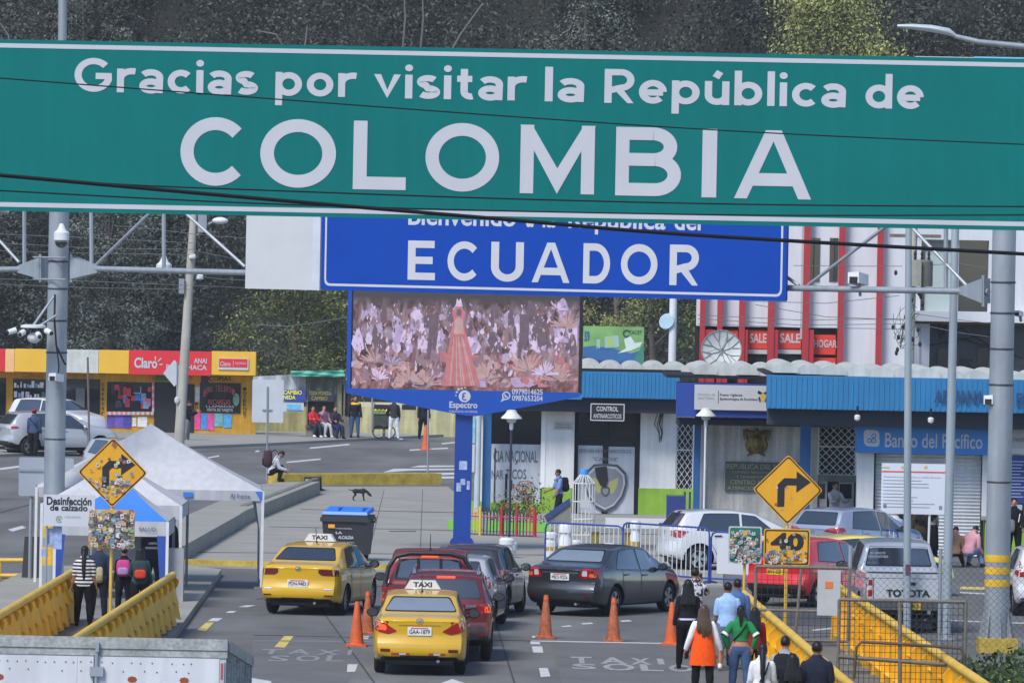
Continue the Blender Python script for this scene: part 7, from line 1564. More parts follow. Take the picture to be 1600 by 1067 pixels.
# railings of the footbridge: yellow moulded panels with a round top bar, fins and ledges
def railing(label, p0, p1, side, h=1.12, flare=0, fins=.30, wavy=False, n0=None):
    t = thing('bridge_railing', label, 'railing', p0, 0, 'yellow bridge railings'); d = (p1-p0); L = d.length; u = d.normalized(); nrm = Vector((u.y, -u.x, 0))*side
    at_ = lambda s, z, o=0.0: u*s+nrm*o+Vector((0, 0, z))
    mb = MB(); prof = [(.0, .10), (.16, .12), (.20, .03), (h*.62, .02), (h*.66, .05), (h*.70, .02), (h-.08, .02)]
    if wavy:      # scale shaped bulges in three rows, each flaring to its lower edge
        zs = [(r_, f_) for r_ in range(3) for f_ in (0, .35, .7, 1)]; ns = max(8, int(L/.11)); zz = (h-.12)/3
        for sgn in (1, -1):
            k0 = len(mb.v)
            for i in range(ns+1):
                for r_, f_ in zs: s_ = L*i/ns; mb.v.append(tuple(at_(s_, (r_+1-f_)*zz-.12*f_*abs(math.sin(math.pi*(s_/fins+.5*r_)))*(r_ > 0), sgn*(.02+.16*f_*abs(math.sin(math.pi*(s_/fins+.5*r_)))**.7))))
            for i in range(ns):
                for j in range(len(zs)-1):
                    a = k0+i*len(zs)+j; mb.f.append((a, a+1, a+len(zs)+1, a+len(zs))); mb.m.append(0)
        k0 = len(mb.v); mb.v += [tuple(at_(s_, z, .0)) for s_ in (0, L) for z in (0, h-.05)]; mb.f.append((k0, k0+1, k0+3, k0+2)); mb.m.append(0)
    else:
        for sg in (0, 1): mb.add([at_(0, z, o if sg else -.02) for z, o in prof]+[at_(L, z, o if sg else -.02) for z, o in prof], [(i, i+1, len(prof)+i+1, len(prof)+i) for i in range(len(prof)-1)])
        for s_ in (0, L): mb.add([at_(s_, z, o) for z, o in prof]+[at_(s_, z, -.02) for z, o in reversed(prof)], [tuple(range(2*len(prof)))])
    mb.build('panel', YELP, t, ang=50 if wavy else 20)
    MB().tube([at_(-.05, h-.03), at_(L*.5, h-.03), at_(L+.05, h-.03)], .075, 10).build('top_bar', mat('faded_yellow_paint', (218, 178, 66), .55, 0, .15, 2, streak=.1), t)
    n_ = int(L/fins)
    for i in range(n_+1):
        s_ = L*i/n_; mb = MB()
        for sgn, o0 in ((1, .0), (-1, -.02)):
            z1 = h-.10; a, b = s_-.05, s_+.05
            if wavy: P = [(h-.34, .03), (h-.24, .10), (h-.12, .13), (h-.08, .06)]
            else: P = [(.0, .17), (.3, .15), (h*.62, .14), (z1-.12, .17), (z1, .06)]
            P = [(z, o*sgn+(o0 if sgn < 0 else 0)) for z, o in P]; m_ = len(P)
            mb.add([at_(a, z, o) for z, o in P]+[at_(b, z, o) for z, o in P]+[at_(s_, z, o0) for z, o in P], [(j, j+1, m_+j+1, m_+j) for j in range(m_-1)]+[(j, j+1, 2*m_+j+1, 2*m_+j) for j in range(m_-1)]+[(m_+j+1, m_+j, 2*m_+j, 2*m_+j+1) for j in range(m_-1)]+[(m_-1, 2*m_-1, 3*m_-1)])
        mb.build('fin', YELP, t, ang=20)
    if not wavy:
        mb = MB()
        for zz in (h*.33, h*.60): mb.tube([at_(0, zz, -.05), at_(L, zz, -.05)], .035, 6)
        mb.build('ledge', YELP, t)
    return t
A = lambda px, py, z=1.12: gp(px, py, z)*1
def gz(px, py): p = gp(px, py, 1.12); return Vector((p.x, p.y, 0))
pa, pb = gz(1163, 925), gz(1332, 1070); pb2 = pa+(pb-pa)*1.5
railing('yellow railing between the walking group and the wire gate', pa, pb2, -1, fins=2.0)
pa, pb = gz(1312, 915), gz(1540, 1067); railing('yellow railing seen through the wire mesh gate, outermost on the right', pa, pa+(pb-pa)*1.5, 1, fins=2.0)
pa, pb = gz(270, 896), gz(126, 990); railing('yellow scalloped railing right of the group at the tent', Vector((pa.x, pa.y, .0)), pa+(pb-pa)*1.3, -1, fins=1.4, wavy=True)
pa, pb = gz(112, 892), gz(0, 958); railing('yellow scalloped railing left of the group at the tent', Vector((pa.x, pa.y, .0)), pa+(pb-pa)*1.3, -1, fins=1.4, wavy=True)
mb = MB(); t = thing('pipe_fence', 'low yellow pipe fence at the far left below the left post', 'fence', gp(96, 905))
o = t.location
for y_, xa, xb in ((875, -60, 98), (899, -60, 96), (912, -60, 60)): mb.cyl(at(xa, y_, o.y)-o, at(xb, y_, o.y)-o, .05, n=8)
mb.build('rail', mat('faded_yellow_paint', (218, 178, 66)), t); mb = MB()
for x in (96, 82, 66, 0): a = at(x, 874, o.y)-o; mb.cyl(a, (a.x, 0, -o.z), .035, n=8)
mb.build('fence_post', mat('faded_yellow_paint', (218, 178, 66)), t)
pave('footway', [(170, 1000), (262, 992), (268, 900), (112, 900), (30, 960)], .0, .146, mat('footway_concrete', (118, 116, 112), .85, 0, .15, .8, fine=.1), [(-9.6, 106, 0), (-7.8, 106, 0)])
# ---- tents
TW = mat('tent_canvas', (184, 184, 187), .75, 0, .04, .6, streak=.10); TBL = mat('tent_blue', (52, 116, 196), .65, 0, .06, 1); TGR = mat('tent_leg_grey', (120, 122, 124), .5, .2, .12, 3)
def tent(label, pk, corners, zv, legs, mv, mr, group, ridge=None):
    """pk: roof peak, corners: four eave corners (front-left, front-right, back-right, back-left), zv: depth of the valance"""
    c0 = (corners[0]+corners[1])/2; t = thing('canopy_tent', label, 'tent', (c0.x, c0.y, 0), 0, group); O = Vector((c0.x, c0.y, 0)); C4 = [c-O for c in corners]; P = pk-O
    mb = MB(); N = 8
    for i in range(4):
        a, b = C4[i], C4[(i+1) % 4]; k0 = len(mb.v)
        for r_ in range(N+1):
            for s_ in range(N+1):
                v = r_/N; u = s_/N; p = (a*(1-u)+b*u)*(1-v)+P*v; p = p+Vector((0, 0, -.10*math.sin(math.pi*v)*(1-abs(2*u-1)*.6))); mb.v.append(tuple(p))
        for r_ in range(N):
            for s_ in range(N): q = k0+r_*(N+1)+s_; mb.f.append((q, q+1, q+N+2, q+N+1)); mb.m.append(0 if i != mr.get('blue', -1) else 1)
    mb.build('roof', [TW, TBL], t, ang=25)
    for i in range(4):
        a, b = C4[i], C4[(i+1) % 4]; mb = MB(); n_ = 14; dn = (b-a).normalized(); out = Vector((dn.y, -dn.x, 0))*.02
        for s_ in range(n_+1): u = s_/n_; p = a*(1-u)+b*u; wob = out*math.sin(s_*1.9); mb.v += [tuple(p+out), tuple(p+wob+Vector((0, 0, -zv)))]
        for s_ in range(n_): mb.f.append((2*s_, 2*s_+2, 2*s_+3, 2*s_+1)); mb.m.append(0)
        mb.build('valance', TW, t)
    for i, c in enumerate(C4):
        if i in legs: MB().box(c.x-.03, c.x+.03, c.y-.03, c.y+.03, legs[i], c.z).build('leg', WIRW if i < 2 else TGR, t, smooth=False)
    return t, C4, O
Yf = gp(382, 925).y; Yb = Yf+3.4
fl, fr = at(285, 768, Yf), at(411, 770, Yf); fl.z = fr.z = at(348, 766, Yf).z
wd_ = 5.0; fl = Vector((fr.x-wd_, Yf, fr.z)); br = Vector((at(404, 768, Yb).x+.05, Yb, fr.z)); bl_ = Vector((br.x-wd_, Yb, fr.z)); pk = at(236, 662, (Yf+Yb)/2)
t, C4, O = tent('large white canopy tent with a printed valance beside the road', pk, [fl, fr, br, bl_], .22, {0: .02, 1: .1, 2: .02, 3: .02}, None, {}, 'white canopy tents')
y = C4[1].y-.035; z = C4[1].z; x1 = C4[1].x; mb = MB(); k = Yf/FP
mb.add([(x1-.01, y, z-.01), (x1-.01, y, z-.2), (x1-.06, y, z-.2), (x1-.17, y, z-.01)], [(0, 1, 2, 3)]); mb.add([(x1-126*k+.02, y, z-.05), (x1-126*k+.24, y, z-.05), (x1-126*k+.24, y, z-.16), (x1-126*k+.02, y, z-.16)], [(0, 1, 2, 3)])
mb.build('valance_print', TBL, t, smooth=False); mb = MB(); letter_into(mb, 'Al frente', x1-.72, x1-.28, z-.17, z-.06, y-.004, .0); mb.build('lettering', mat('print_navy', (50, 70, 130), .6), t, smooth=False)
for c, w0 in ((C4[1], .16), (C4[2], .22)): MB().add([(c.x-w0, c.y+.02, c.z-.2), (c.x+.02, c.y+.0, c.z-.2), (c.x+.0, c.y-.02, .3), (c.x-.05, c.y, .3), (c.x-.06, c.y+.08, c.z-.9)], [(0, 1, 2, 3, 4)]).build('side_drape', mat('drape_grey', (158, 160, 168), .8, 0, .15, 2), t, smooth=False)
MB().box(C4[1].x-.16, C4[1].x+.12, C4[1].y-.14, C4[1].y+.14, .0, .12).build('leg_weight', CONC2, t, smooth=False)
Yf2 = 147.0; fr2 = at(283, 790, Yf2); fl2 = Vector((fr2.x-3.0, Yf2, fr2.z)); br2 = fr2+Vector((0, 3, 0)); bl2 = fl2+Vector((0, 3, 0))
tent('plain white canopy tent squeezed between the blue fronted tent and the large one', Vector((fr2.x-1.5, Yf2+1.5, at(225, 716, Yf2+1.5).z)), [fl2, fr2, br2, bl2], .30, {0: .02, 1: .02, 2: .02, 3: .02}, None, {}, 'white canopy tents')
Yf3 = 143.4; fr3 = at(262, 815, Yf3); fl3 = at(86, 815, Yf3); fl3.z = fr3.z; br3 = fr3+Vector((0, 2.6, 0)); bl3 = fl3+Vector((0, 2.6, 0))
t, C4, O = tent('white and blue disinfection tent in front of the queue', Vector(((fr3.x+fl3.x)/2+.2, Yf3+1.3, at(190, 750, Yf3+1.3).z)), [fl3, fr3, br3, bl3], .32, {0: .14, 1: .14, 2: .14, 3: .14}, None, {'blue': 0}, 'white canopy tents')
for c, s_ in ((C4[0], 1), (C4[1], -1)): MB().add([(c.x, c.y-.03, c.z-.3), (c.x+s_*.22, c.y-.02, c.z-.3), (c.x+s_*.12, c.y-.02, .2), (c.x, c.y-.03, .2)], [(0, 1, 2, 3)]).build('side_drape', mat('drape_blue', (38, 72, 150), .7, 0, .1, 2), t, smooth=False)
MB().box(C4[1].x+.02, C4[1].x+.34, C4[1].y+.2, C4[1].y+.6, .14, 1.25).build('side_cabinet', mat('cabinet_grey', (150, 152, 154), .6, 0, .1, 2), t, smooth=False)
MB().box(C4[0].x+.6, C4[1].x-.3, C4[0].y+1.6, C4[0].y+1.7, .9, 1.7).build('back_panel', mat('drape_grey', (158, 160, 168)), t, smooth=False); mb = MB(); letter_into(mb, 'SALUD', C4[1].x-.6, C4[1].x-.24, C4[1].z-.2, C4[1].z-.12, C4[1].y-.04, .01); mb.build('lettering', GREYL, t, smooth=False)
# ---- signs on posts
DY = mat('sign_yellow', (216, 156, 20), .45, 0, .06, 1.5, streak=.05, fine=.03)
def turn_sign(label, px, py, half, base_y, post_m, stick, below, loc=None):
    b = loc if loc is not None else gp(px, base_y); Y = b.y; t = thing('turn_sign', label, 'sign', b, 0, 'yellow right turn signs'); k = Y/FP; c = at(px, py, Y)-b; H_ = half*k
    dm = rpoly([(c.x, c.z-H_), (c.x+H_, c.z), (c.x, c.z+H_), (c.x-H_, c.z)], .06); MB().prism(dm, -.02, .0).build('sign_plate', DY, t)
    ou = [(c.x+(x-c.x)*.965, c.z+(z-c.z)*.965) for x, z in dm]; inn = [(c.x+(x-c.x)*.915, c.z+(z-c.z)*.915) for x, z in dm]; n = len(dm); mb = MB(); mb.add([(x, -.024, z) for x, z in ou]+[(x, -.024, z) for x, z in inn], [(i, (i+1) % n, n+(i+1) % n, n+i) for i in range(n)])
    mb.build('border', LETK, t, smooth=False)
    u = H_/54; ar = [(-16, -26), (-5, -26), (-5, 3), (-1, 7), (13, 7), (13, -2), (34, 12), (13, 27), (13, 18), (-6, 18), (-16, 8)]; mb = MB(); mb.add([(c.x+a*u, -.025, c.z+b_*u) for a, b_ in [(-16, -26), (-5, -26), (-5, 3), (-16, 8)]], [(0, 1, 2, 3)]); mb.add([(c.x+a*u, -.025, c.z+b_*u) for a, b_ in [(-16, 8), (-5, 3), (-1, 7), (-6, 18)]], [(0, 1, 2, 3)]); mb.add([(c.x+a*u, -.025, c.z+b_*u) for a, b_ in [(-1, 7), (13, 7), (13, 18), (-6, 18)]], [(0, 1, 2, 3)]); mb.add([(c.x+a*u, -.025, c.z+b_*u) for a, b_ in [(13, -4), (35, 12.5), (13, 29)]], [(0, 1, 2)])
    mb.build('arrow', LETK, t, smooth=False)
    if below: yb0, yb1, wd2 = below; z1 = at(px, yb0, Y).z-b.z; z0 = at(px, yb1, Y).z-b.z; xw = wd2*k/2
    MB().cyl((c.x, .035, 0), (c.x, .035, c.z+H_*.6), .032, n=10).build('post', post_m, t)
    return t, c, H_, k, (z0, z1, xw) if below else None
t, c, H_, k, (z0, z1, xw) = turn_sign('yellow right turn sign with 40 plate at the right footway', 1231, 765, 55, 1013, mat('faded_yellow_paint', (218, 178, 66)), 0, (826, 883, 72), loc=Vector((gp(1231, 1013).x, gp(1231, 1013).y, 0)))
stickers(t, c.x-H_*.6, c.x+H_*.6, c.z-H_*.6, c.z+H_*.6, 5, 3, -.027, .03, .06, inside=lambda x, z: abs(x-c.x)+abs(z-c.z) < H_*.85)
pl = MB().prism(rpoly(rect(c.x-xw, c.x+xw, z0, z1), .05), -.02, 0).build('speed_plate', DY, t); mb = MB(); ou = rpoly(rect(c.x-xw+.02, c.x+xw-.02, z0+.02, z1-.02), .05); inn = rpoly(rect(c.x-xw+.045, c.x+xw-.045, z0+.045, z1-.045), .04); n = len(ou); mb.add([(x, -.024, z) for x, z in ou]+[(x, -.024, z) for x, z in inn], [(i, (i+1) % n, n+(i+1) % n, n+i) for i in range(n)]); mb.build('border', LETK, pl, smooth=False)
mb = MB(); letter_into(mb, '40', c.x-xw*.70, c.x+xw*.74, z0+(z1-z0)*.40, z1-.075, -.025, .05); mb.build('lettering', LETK, pl, smooth=False)
stickers(pl, c.x-xw*.92, c.x+xw*.92, z0+.04, z1-.05, 70, 5, -.028, .03, .075, dens=lambda x, z: .95 if z < z0+(z1-z0)*.42 else .08)
b0 = Vector((gp(173, 985, .14).x, gp(173, 985, .14).y, .14))
t, c, H_, k, (z0, z1, xw) = turn_sign('yellow right turn sign covered in stickers at the left tent', 176, 738, 55, 985, mat('faded_yellow_paint', (218, 178, 66)), 1, (796, 857, 72), loc=b0)
stickers(t, c.x-H_, c.x+H_, c.z-H_, c.z+H_, 62, 8, -.027, .035, .085, dens=lambda x, z: .9 if z < c.z-.12 else .16, inside=lambda x, z: abs(x-c.x)+abs(z-c.z) < H_*.86)
pl = MB().prism(rpoly(rect(c.x-xw, c.x+xw, z0, z1), .05), -.02, 0).build('speed_plate', DY, t); stickers(pl, c.x-xw*.94, c.x+xw*.94, z0+.03, z1-.03, 330, 6, -.022, .04, .10)
b0 = gp(1158, 978); t = thing('route_sign', 'green sign with white word SUR covered in stickers on a yellow post', 'sign', (b0.x, b0.y, 0)); Y = b0.y; k = Y/FP
P0_ = at(1164, 851, Y)-t.location; hw_, hh_ = 26*k, 29*k; pl = MB().prism(rpoly(rect(P0_.x-hw_, P0_.x+hw_, P0_.z-hh_, P0_.z+hh_), .04), -.02, 0).build('sign_plate', mat('route_green', (16, 108, 88), .5, 0, .05, 2), t)
mb = MB(); ou = rpoly(rect(P0_.x-hw_, P0_.x+hw_, P0_.z-hh_, P0_.z+hh_), .04); inn = rpoly(rect(P0_.x-hw_+.03, P0_.x+hw_-.03, P0_.z-hh_+.03, P0_.z+hh_-.03), .04); n = len(ou); mb.add([(x, -.023, z) for x, z in ou]+[(x, -.023, z) for x, z in inn], [(i, (i+1) % n, n+(i+1) % n, n+i) for i in range(n)]); letter_into(mb, 'SUR', P0_.x-.13, P0_.x+.13, P0_.z+hh_-.17, P0_.z+hh_-.07, -.024, .03); mb.build('lettering', LETW, pl, smooth=False)
stickers(pl, P0_.x-hw_*.92, P0_.x+hw_*.92, P0_.z-hh_*.93, P0_.z+hh_*.7, 120, 17, -.026, .04, .10, dens=lambda x, z: .95 if z < P0_.z+.0 else .55); MB().cyl((P0_.x, .03, 0), (P0_.x, .03, P0_.z+hh_), .03, n=8).build('post', mat('faded_yellow_paint', (218, 178, 66)), t)
Yd = 139.5; p = at(120, 815, Yd); t = thing('notice_sign', 'white shoe disinfection notice with black lettering on thin posts', 'sign', (p.x, Yd, .14)); f = Face(t, Yd); f.box('board', 68, 148, 773, 822, mat('notice_white', (190, 191, 197), .6, 0, .04, 1), 0, .03)
mb = MB(); f.text(73, 143, 776, 789, 'Desinfección', None, -.005, .03, mb=mb); f.text(78, 137, 788, 798, 'de calzado', None, -.005, .03, mb=mb); mb.build('lettering', LETK, t, smooth=False); X, Z = f.p(92.5, 811); mb = MB(); stroke(mb, _arc(X, Z, .06, .06, 20, 320, 20), .02, -.006, lambda x, z, y: (x, y, z)); mb.add([(X+.035*math.cos(q), -.006, Z+.03*math.sin(q)) for q in range(6)], [tuple(range(6))]); f.text(101, 126, 806, 809, 'MARIA CALZADO'[6:], None, -.005, .0, mb=mb); mb.build('emblem', mat('notice_green', (120, 150, 130), .6), t, smooth=False)
for x in (73, 143): MB().cyl((f.p(x, 820)[0], .05, 0), (f.p(x, 820)[0], .05, f.p(x, 776)[1]), .02, n=6).build('post', STEEL, t)
mb = MB()
for i, (x, y0, y1, w_) in enumerate(((70, 825, 850, 12), (82, 822, 858, 14), (64, 858, 870, 10))): f.box('', x, x+w_, y0, y1, None, .10+.01*i, .12+.01*i, mb=mb)
mb.build('paper_notice', mat('torn_paper', (150, 165, 200)), t, smooth=False)
p = gp(50, 912); t = thing('sandwich_board', 'black folding board standing by the left post', 'sign board', p)
for sx, yy, m_ in ((-1, 0, BLK), (1, .5, mat('board_face', (150, 150, 160), .6))): MB().add([(-.24, yy, 0), (.24, yy, 0), (.20, .25, 1.05), (-.20, .25, 1.05), (-.24, yy+.03*sx, 0), (.24, yy+.03*sx, 0), (.20, .25+.03*sx, 1.05), (-.20, .25+.03*sx, 1.05)], [(0,1,2,3), (7,6,5,4), (0,4,5,1), (1,5,6,2), (3,2,6,7), (0,3,7,4)]).build('board', m_, t, smooth=False)
def backsign(label, px0, px1, y0, y1, ppx, pytop, pybase, Y=None, diamond=False, z=0):
    b = gp(ppx, pybase, z); t = thing('road_sign', label, 'sign', b, 0); Y = b.y; f = Face(t, Y); SB = mat('sign_back_grey', (186, 190, 194), .5, .1, .08, 1.5)
    if diamond: f.O = t.location; xm, ym = (px0+px1)/2, (y0+y1)/2; MB().prism([f.p(xm, y0), f.p(px1, ym), f.p(xm, y1), f.p(px0, ym)], -.02, .0).build('plate', SB, t, smooth=False)
    else: a, b_, c_, d_ = f.r(px0, px1, y0, y1); MB().prism(rpoly(rect(a, b_, c_, d_), .04), -.02, 0).build('plate', SB, t)
    a = f.p(ppx+1, pytop); MB().cyl((0, -.04, 0), (a[0], -.04, a[1]), .03, n=8).build('post', STEEL, t); return t, f
t, f = backsign('blank white back of a rectangular road sign before the market stall', 394, 443, 593, 660, 417, 604, 752, z=.42); f.box('cross_bar', 410, 425, 639, 641, STEEL, -.06, -.022)
backsign('back of a diamond road sign leaning by the concrete pole', 255, 290, 562, 604, 276, 566, 700, diamond=True)
p = gp(140, 728); t = thing('bare_post', 'thin rusty bare post standing before the silver crossover', 'post', p); a = at(137, 558, p.y)-p; MB().cyl((0, 0, 0), a, .035, n=8).build('post', mat('rusty_post', (112, 98, 92), .7, .2, .2, 5), t)
p = gp(668, 757); t = thing('bare_post', 'thin grey post beside the far orange cone', 'post', p); a = at(669, 640, p.y)-p; MB().cyl((0, 0, 0), a, .03, n=8).build('post', STEEL, t)
f0 = at(70, 745, 152); t = thing('road_sign', 'wide grey back of a road sign fixed behind the left post', 'sign', (f0.x, 152, f0.z)); MB().prism(rpoly(rect(-.58, .64, -.43, .43), .05), 0, .03).build('plate', mat('pale_sign_back', (150, 156, 166), .5, .1, .06, 1), t)
MB().box(-.58, .64, -.03, -.002, .12, .17).build('stiffener', STEEL, t, smooth=False); MB().cyl((.2, -.05, -.5), (.2, -.05, .5), .03, n=8).build('bracket', STEEL, t); MB().cyl((-.3, .08, -f0.z), (-.3, .08, .4), .04, n=8).build('post', STEEL, t)
# ---- flag poles and light poles on the right
for lab, (xt, yt), (xb, yb), r in (('grey flag pole in front of the silver pickup, sticker on its shaft', (1420, 300), (1417, 990), .075), ('plain grey flag pole at the right edge of the silver pickup', (1494, 300), (1478, 1000), .088)):
    b = gp(xb, yb); t = thing('flag_pole', lab, 'pole', b, 0, 'grey flag poles'); a = at(xt, yt, b.y)-b; MB().tube([(0, 0, 0), a*.5, a], [r*1.05, r, r*.85], 14).build('shaft', mat('pale_pole', (158, 168, 174), .5, .2, .1, 1, streak=.1), t); MB().lathe([(r*2.2, 0), (r*2.2, .03), (r*1.3, .05)], n=14).build('base_plate', STEEL, t)
    if 'sticker' in lab: MB().box(-.06, .05, -r*1.15, -r*1.04, 1.2, 1.42).build('sticker', mat('pole_sticker', (96, 60, 84), .6, 0, .3, 12), t, smooth=False)
def lamp_post(label, px, ytop, ybase, hat):
    b = gp(px, ybase); t = thing('lamp_post', label, 'lamp', b, 0, 'white hatted lamp posts'); h = at(px, ytop, b.y).z; k = b.y/FP
    MB().lathe([(.17, .0), (.17, .22), (.20, .24), (.20, .40), (.16, .44), (.05, .5)], n=16).build('base', WIRW, t); MB().cyl((0, 0, .45), (0, 0, h-.45), .03, n=10).build('pole', mat('lamp_pole_dark', (52, 56, 70), .5, .3, .1, 3) if hat else WIRW, t)
    MB().lathe([(.03, h-.5), (.05, h-.45), (.05, h-.36), (.03, h-.33)], n=12).build('collar', WIRW, t); MB().lathe([(.26, h-.22), (.255, h-.19), (.16, h-.10), (.13, h-.06), (.12, h-.02), (.06, h)], n=20).build('lamp_shade', mat('lamp_shade_white', (206, 206, 198), .5, 0, .06, 3), t); MB().ball((0, 0, h-.24), (.13, .13, .10), 14, 8).build('globe', mat('lamp_glass', (176, 180, 182), .2, 0, .1, 6), t)
    return t
lamp_post('dark lamp post with a white hat shade before the frosted police window', 795, 640, 874, True); lamp_post('pale lamp post with a white hat shade by the textured office wall', 1099, 637, 850, False)
def bollard(px, py, h, r, label, m=None):
    t = thing('bollard', label, 'bollard', gp(px, py), 0, 'white concrete bollards'); MB().lathe([(r, 0), (r, h*.62), (r*.86, h*.66), (r*.86, h*.74), (r*1.1, h*.78), (r*1.1, h*.92), (r*.8, h)], n=18).build('shaft', m or WIRW, t); MB().lathe([(r*1.02, h*.30), (r*1.03, h*.31), (r*1.03, h*.44), (r*1.02, h*.45)], n=18).build('band', KYEL, t)
bollard(791, 886, .72, .17, 'white bollard in front of the hatted lamp post base'); bollard(883, 880, .98, .16, 'tallest white bollard behind the blue crowd barrier'); bollard(860, 872, .66, .15, 'short white bollard behind the barrier, leftmost'); bollard(898, 878, .55, .15, 'short white bollard right of the tallest one'); bollard(951, 880, .5, .15, 'low white bollard just above the charcoal sedan roof'); bollard(992, 872, .95, .13, 'slim white bollard behind the middle of the barrier')
# ---- dumpster, dog
b = gp(543, 878); t = thing('dumpster', 'black wheeled dumpster with a bright blue lid and white print', 'dumpster', b, -R(10)); DB = mat('dumpster_black', (44, 46, 52), .5, 0, .1, 2, streak=.1)
def taper(mb, z0, z1, w0, w1, d0, d1, y=0, m=0): mb.add([(-w0, y-d0, z0), (w0, y-d0, z0), (w0, y+d0, z0), (-w0, y+d0, z0), (-w1, y-d1, z1), (w1, y-d1, z1), (w1, y+d1, z1), (-w1, y+d1, z1)], [(3,2,1,0), (4,5,6,7), (0,1,5,4), (1,2,6,5), (2,3,7,6), (3,0,4,7)], m)
mb = MB(); taper(mb, .20, 1.0, .50, .56, .34, .44); mb.build('bin_body', DB, t, smooth=False); mb = MB(); mb.box(-.60, .60, -.49, .49, 1.0, 1.10); mb.box(-.57, .57, -.46, .46, 1.10, 1.16); mb.build('rim', DB, t, smooth=False)
mb = MB(); mb.add([(-.56, -.46, 1.17), (.56, -.46, 1.17), (.56, .44, 1.24), (-.56, .44, 1.24), (-.54, -.42, 1.24), (.54, -.42, 1.24), (.54, .40, 1.34), (-.54, .40, 1.34)], [(3,2,1,0), (4,5,6,7), (0,1,5,4), (1,2,6,5), (2,3,7,6), (3,0,4,7)]); [mb.box(x-.12, x+.12, -.36, .36, 1.25, 1.33) for x in (-.3, .3)]; mb.build('lid', mat('lid_blue', (44, 120, 214), .45, 0, .08, 2), t, smooth=False)
for x in (-.62, .62): MB().cyl((x-.05, 0, 1.02), (x+.05, 0, 1.02), .05, n=10).build('lifting_pin', DB, t)
for x in (-.4, .4):
    for y in (-.25, .25): o = MB(); o.cyl((x-.035, y, .09), (x+.035, y, .09), .09, n=14); o.box(x-.05, x+.05, y-.03, y+.03, .12, .24); o.build('castor', RUB, t)
mb = MB(); yy = -.42
letter_into(mb, 'ALCALDIA', -.16, .22, .58, .66, -.415, .03); letter_into(mb, 'recicla', -.22, .18, .82, .86, -.445, .0); letter_into(mb, 'mantenla limpia', -.24, .24, .48, .52, -.40, .0); letter_into(mb, 'LA', -.22, -.06, .70, .76, -.425, .03); mb.build('lettering', LETW, t, smooth=False); MB().box(-.40, -.24, -.46, -.44, .84, .93).build('plate', mat('bin_orange', (220, 150, 50), .5), t, smooth=False)
b = gp(560, 782, .05); t = thing('dog', 'small dark dog sniffing the ground behind the dumpster', 'dog', b, -R(80)); D = MB(); t.scale = (.68, .68, .68)
D.tube([(0, -.26, .42), (0, -.16, .43), (0, .05, .42), (0, .22, .43), (0, .30, .44)], [(.06, .07), (.10, .10), (.09, .095), (.105, .13), (.07, .09)], 12); D.tube([(0, .26, .45), (0, .38, .40), (0, .46, .30)], [.075, .06, .055], 10); D.tube([(0, .42, .34), (0, .52, .26), (0, .58, .20)], [.065, .06, .03], 10)
for x in (-.07, .07):
    D.tube([(x, .22, .40), (x, .21, .22), (x, .235, .12), (x, .24, .02)], [.05, .034, .026, .024], 8); D.tube([(x, -.20, .42), (x, -.13, .26), (x, -.24, .14), (x, -.22, .02)], [.07, .045, .026, .024], 8); D.tube([(x, .22+.03, .015), (x, .28, .015)], [.026, .018], 6); D.tube([(x, -.21, .015), (x, -.16, .015)], [.026, .018], 6)
    D.ball((x*.8, .45, .37), (.018, .03, .045), 8, 6)
D.tube([(0, -.27, .45), (0, -.38, .46), (0, -.46, .54)], [.03, .022, .012], 7)
tmp = D.build('body', mat('dog_black', (36, 32, 30), .8, 0, .25, 9), t); rm = tmp.modifiers.new('r', 'REMESH'); rm.mode = 'VOXEL'; rm.voxel_size = .014; sm = tmp.modifiers.new('s', 'SMOOTH'); sm.iterations = 2
# ---- crowd barriers
BBL = mat('barrier_blue', (40, 62, 140), .5, 0, .08, 3)
def barrier(label, xa, ya, xb, yb, ht, bars=17, board=None):
    a = gp(xa, ya); b = gp(xb, yb); t = thing('crowd_barrier', label, 'barrier', a, math.atan2(b.y-a.y, b.x-a.x), 'blue crowd barriers'); L = (b-a).length; r = .022; mb = MB()
    mb.tube([(0, 0, .0), (0, 0, ht-.14), (.04, 0, ht-.04), (.14, 0, ht), (L-.14, 0, ht), (L-.04, 0, ht-.04), (L, 0, ht-.14), (L, 0, 0)], r, 8); mb.cyl((0, 0, .16), (L, 0, .16), r, n=8); mb.build('frame', BBL, t)
    if board: MB().box(L*.12, L*.96, -.03, -.01, .28, ht-.14).build('panel', mat('notice_white', (212, 213, 220)), t, smooth=False)
    else:
        for i in range(1, bars): MB().cyl((L*i/bars, 0, .16), (L*i/bars, 0, ht), .011, n=6).build('bar', WIRW, t)
    for x in (.0, L): MB().tube([(x, -.3, 0), (x, -.25, .06), (x, 0, .1), (x, .25, .06), (x, .3, 0)], r, 6).build('foot', BBL, t)
    return t
barrier('blue and white barred crowd barrier behind the charcoal sedan, left length', 851, 900, 972, 907, 1.27); barrier('blue and white barred crowd barrier across the rear of the white hatchback', 972, 904, 1107, 914, 1.32, 19); barrier('blue crowd barrier carrying a white board beside the red hatchback', 1110, 914, 1196, 918, 1.24, board=True); barrier('blue framed barrier with a white board below the silver blue hatchback', 1240, 880, 1300, 884, 1.0, board=True); barrier('blue crowd barrier between the silver blue hatchback and the bank queue', 1322, 886, 1402, 888, .95, 12)
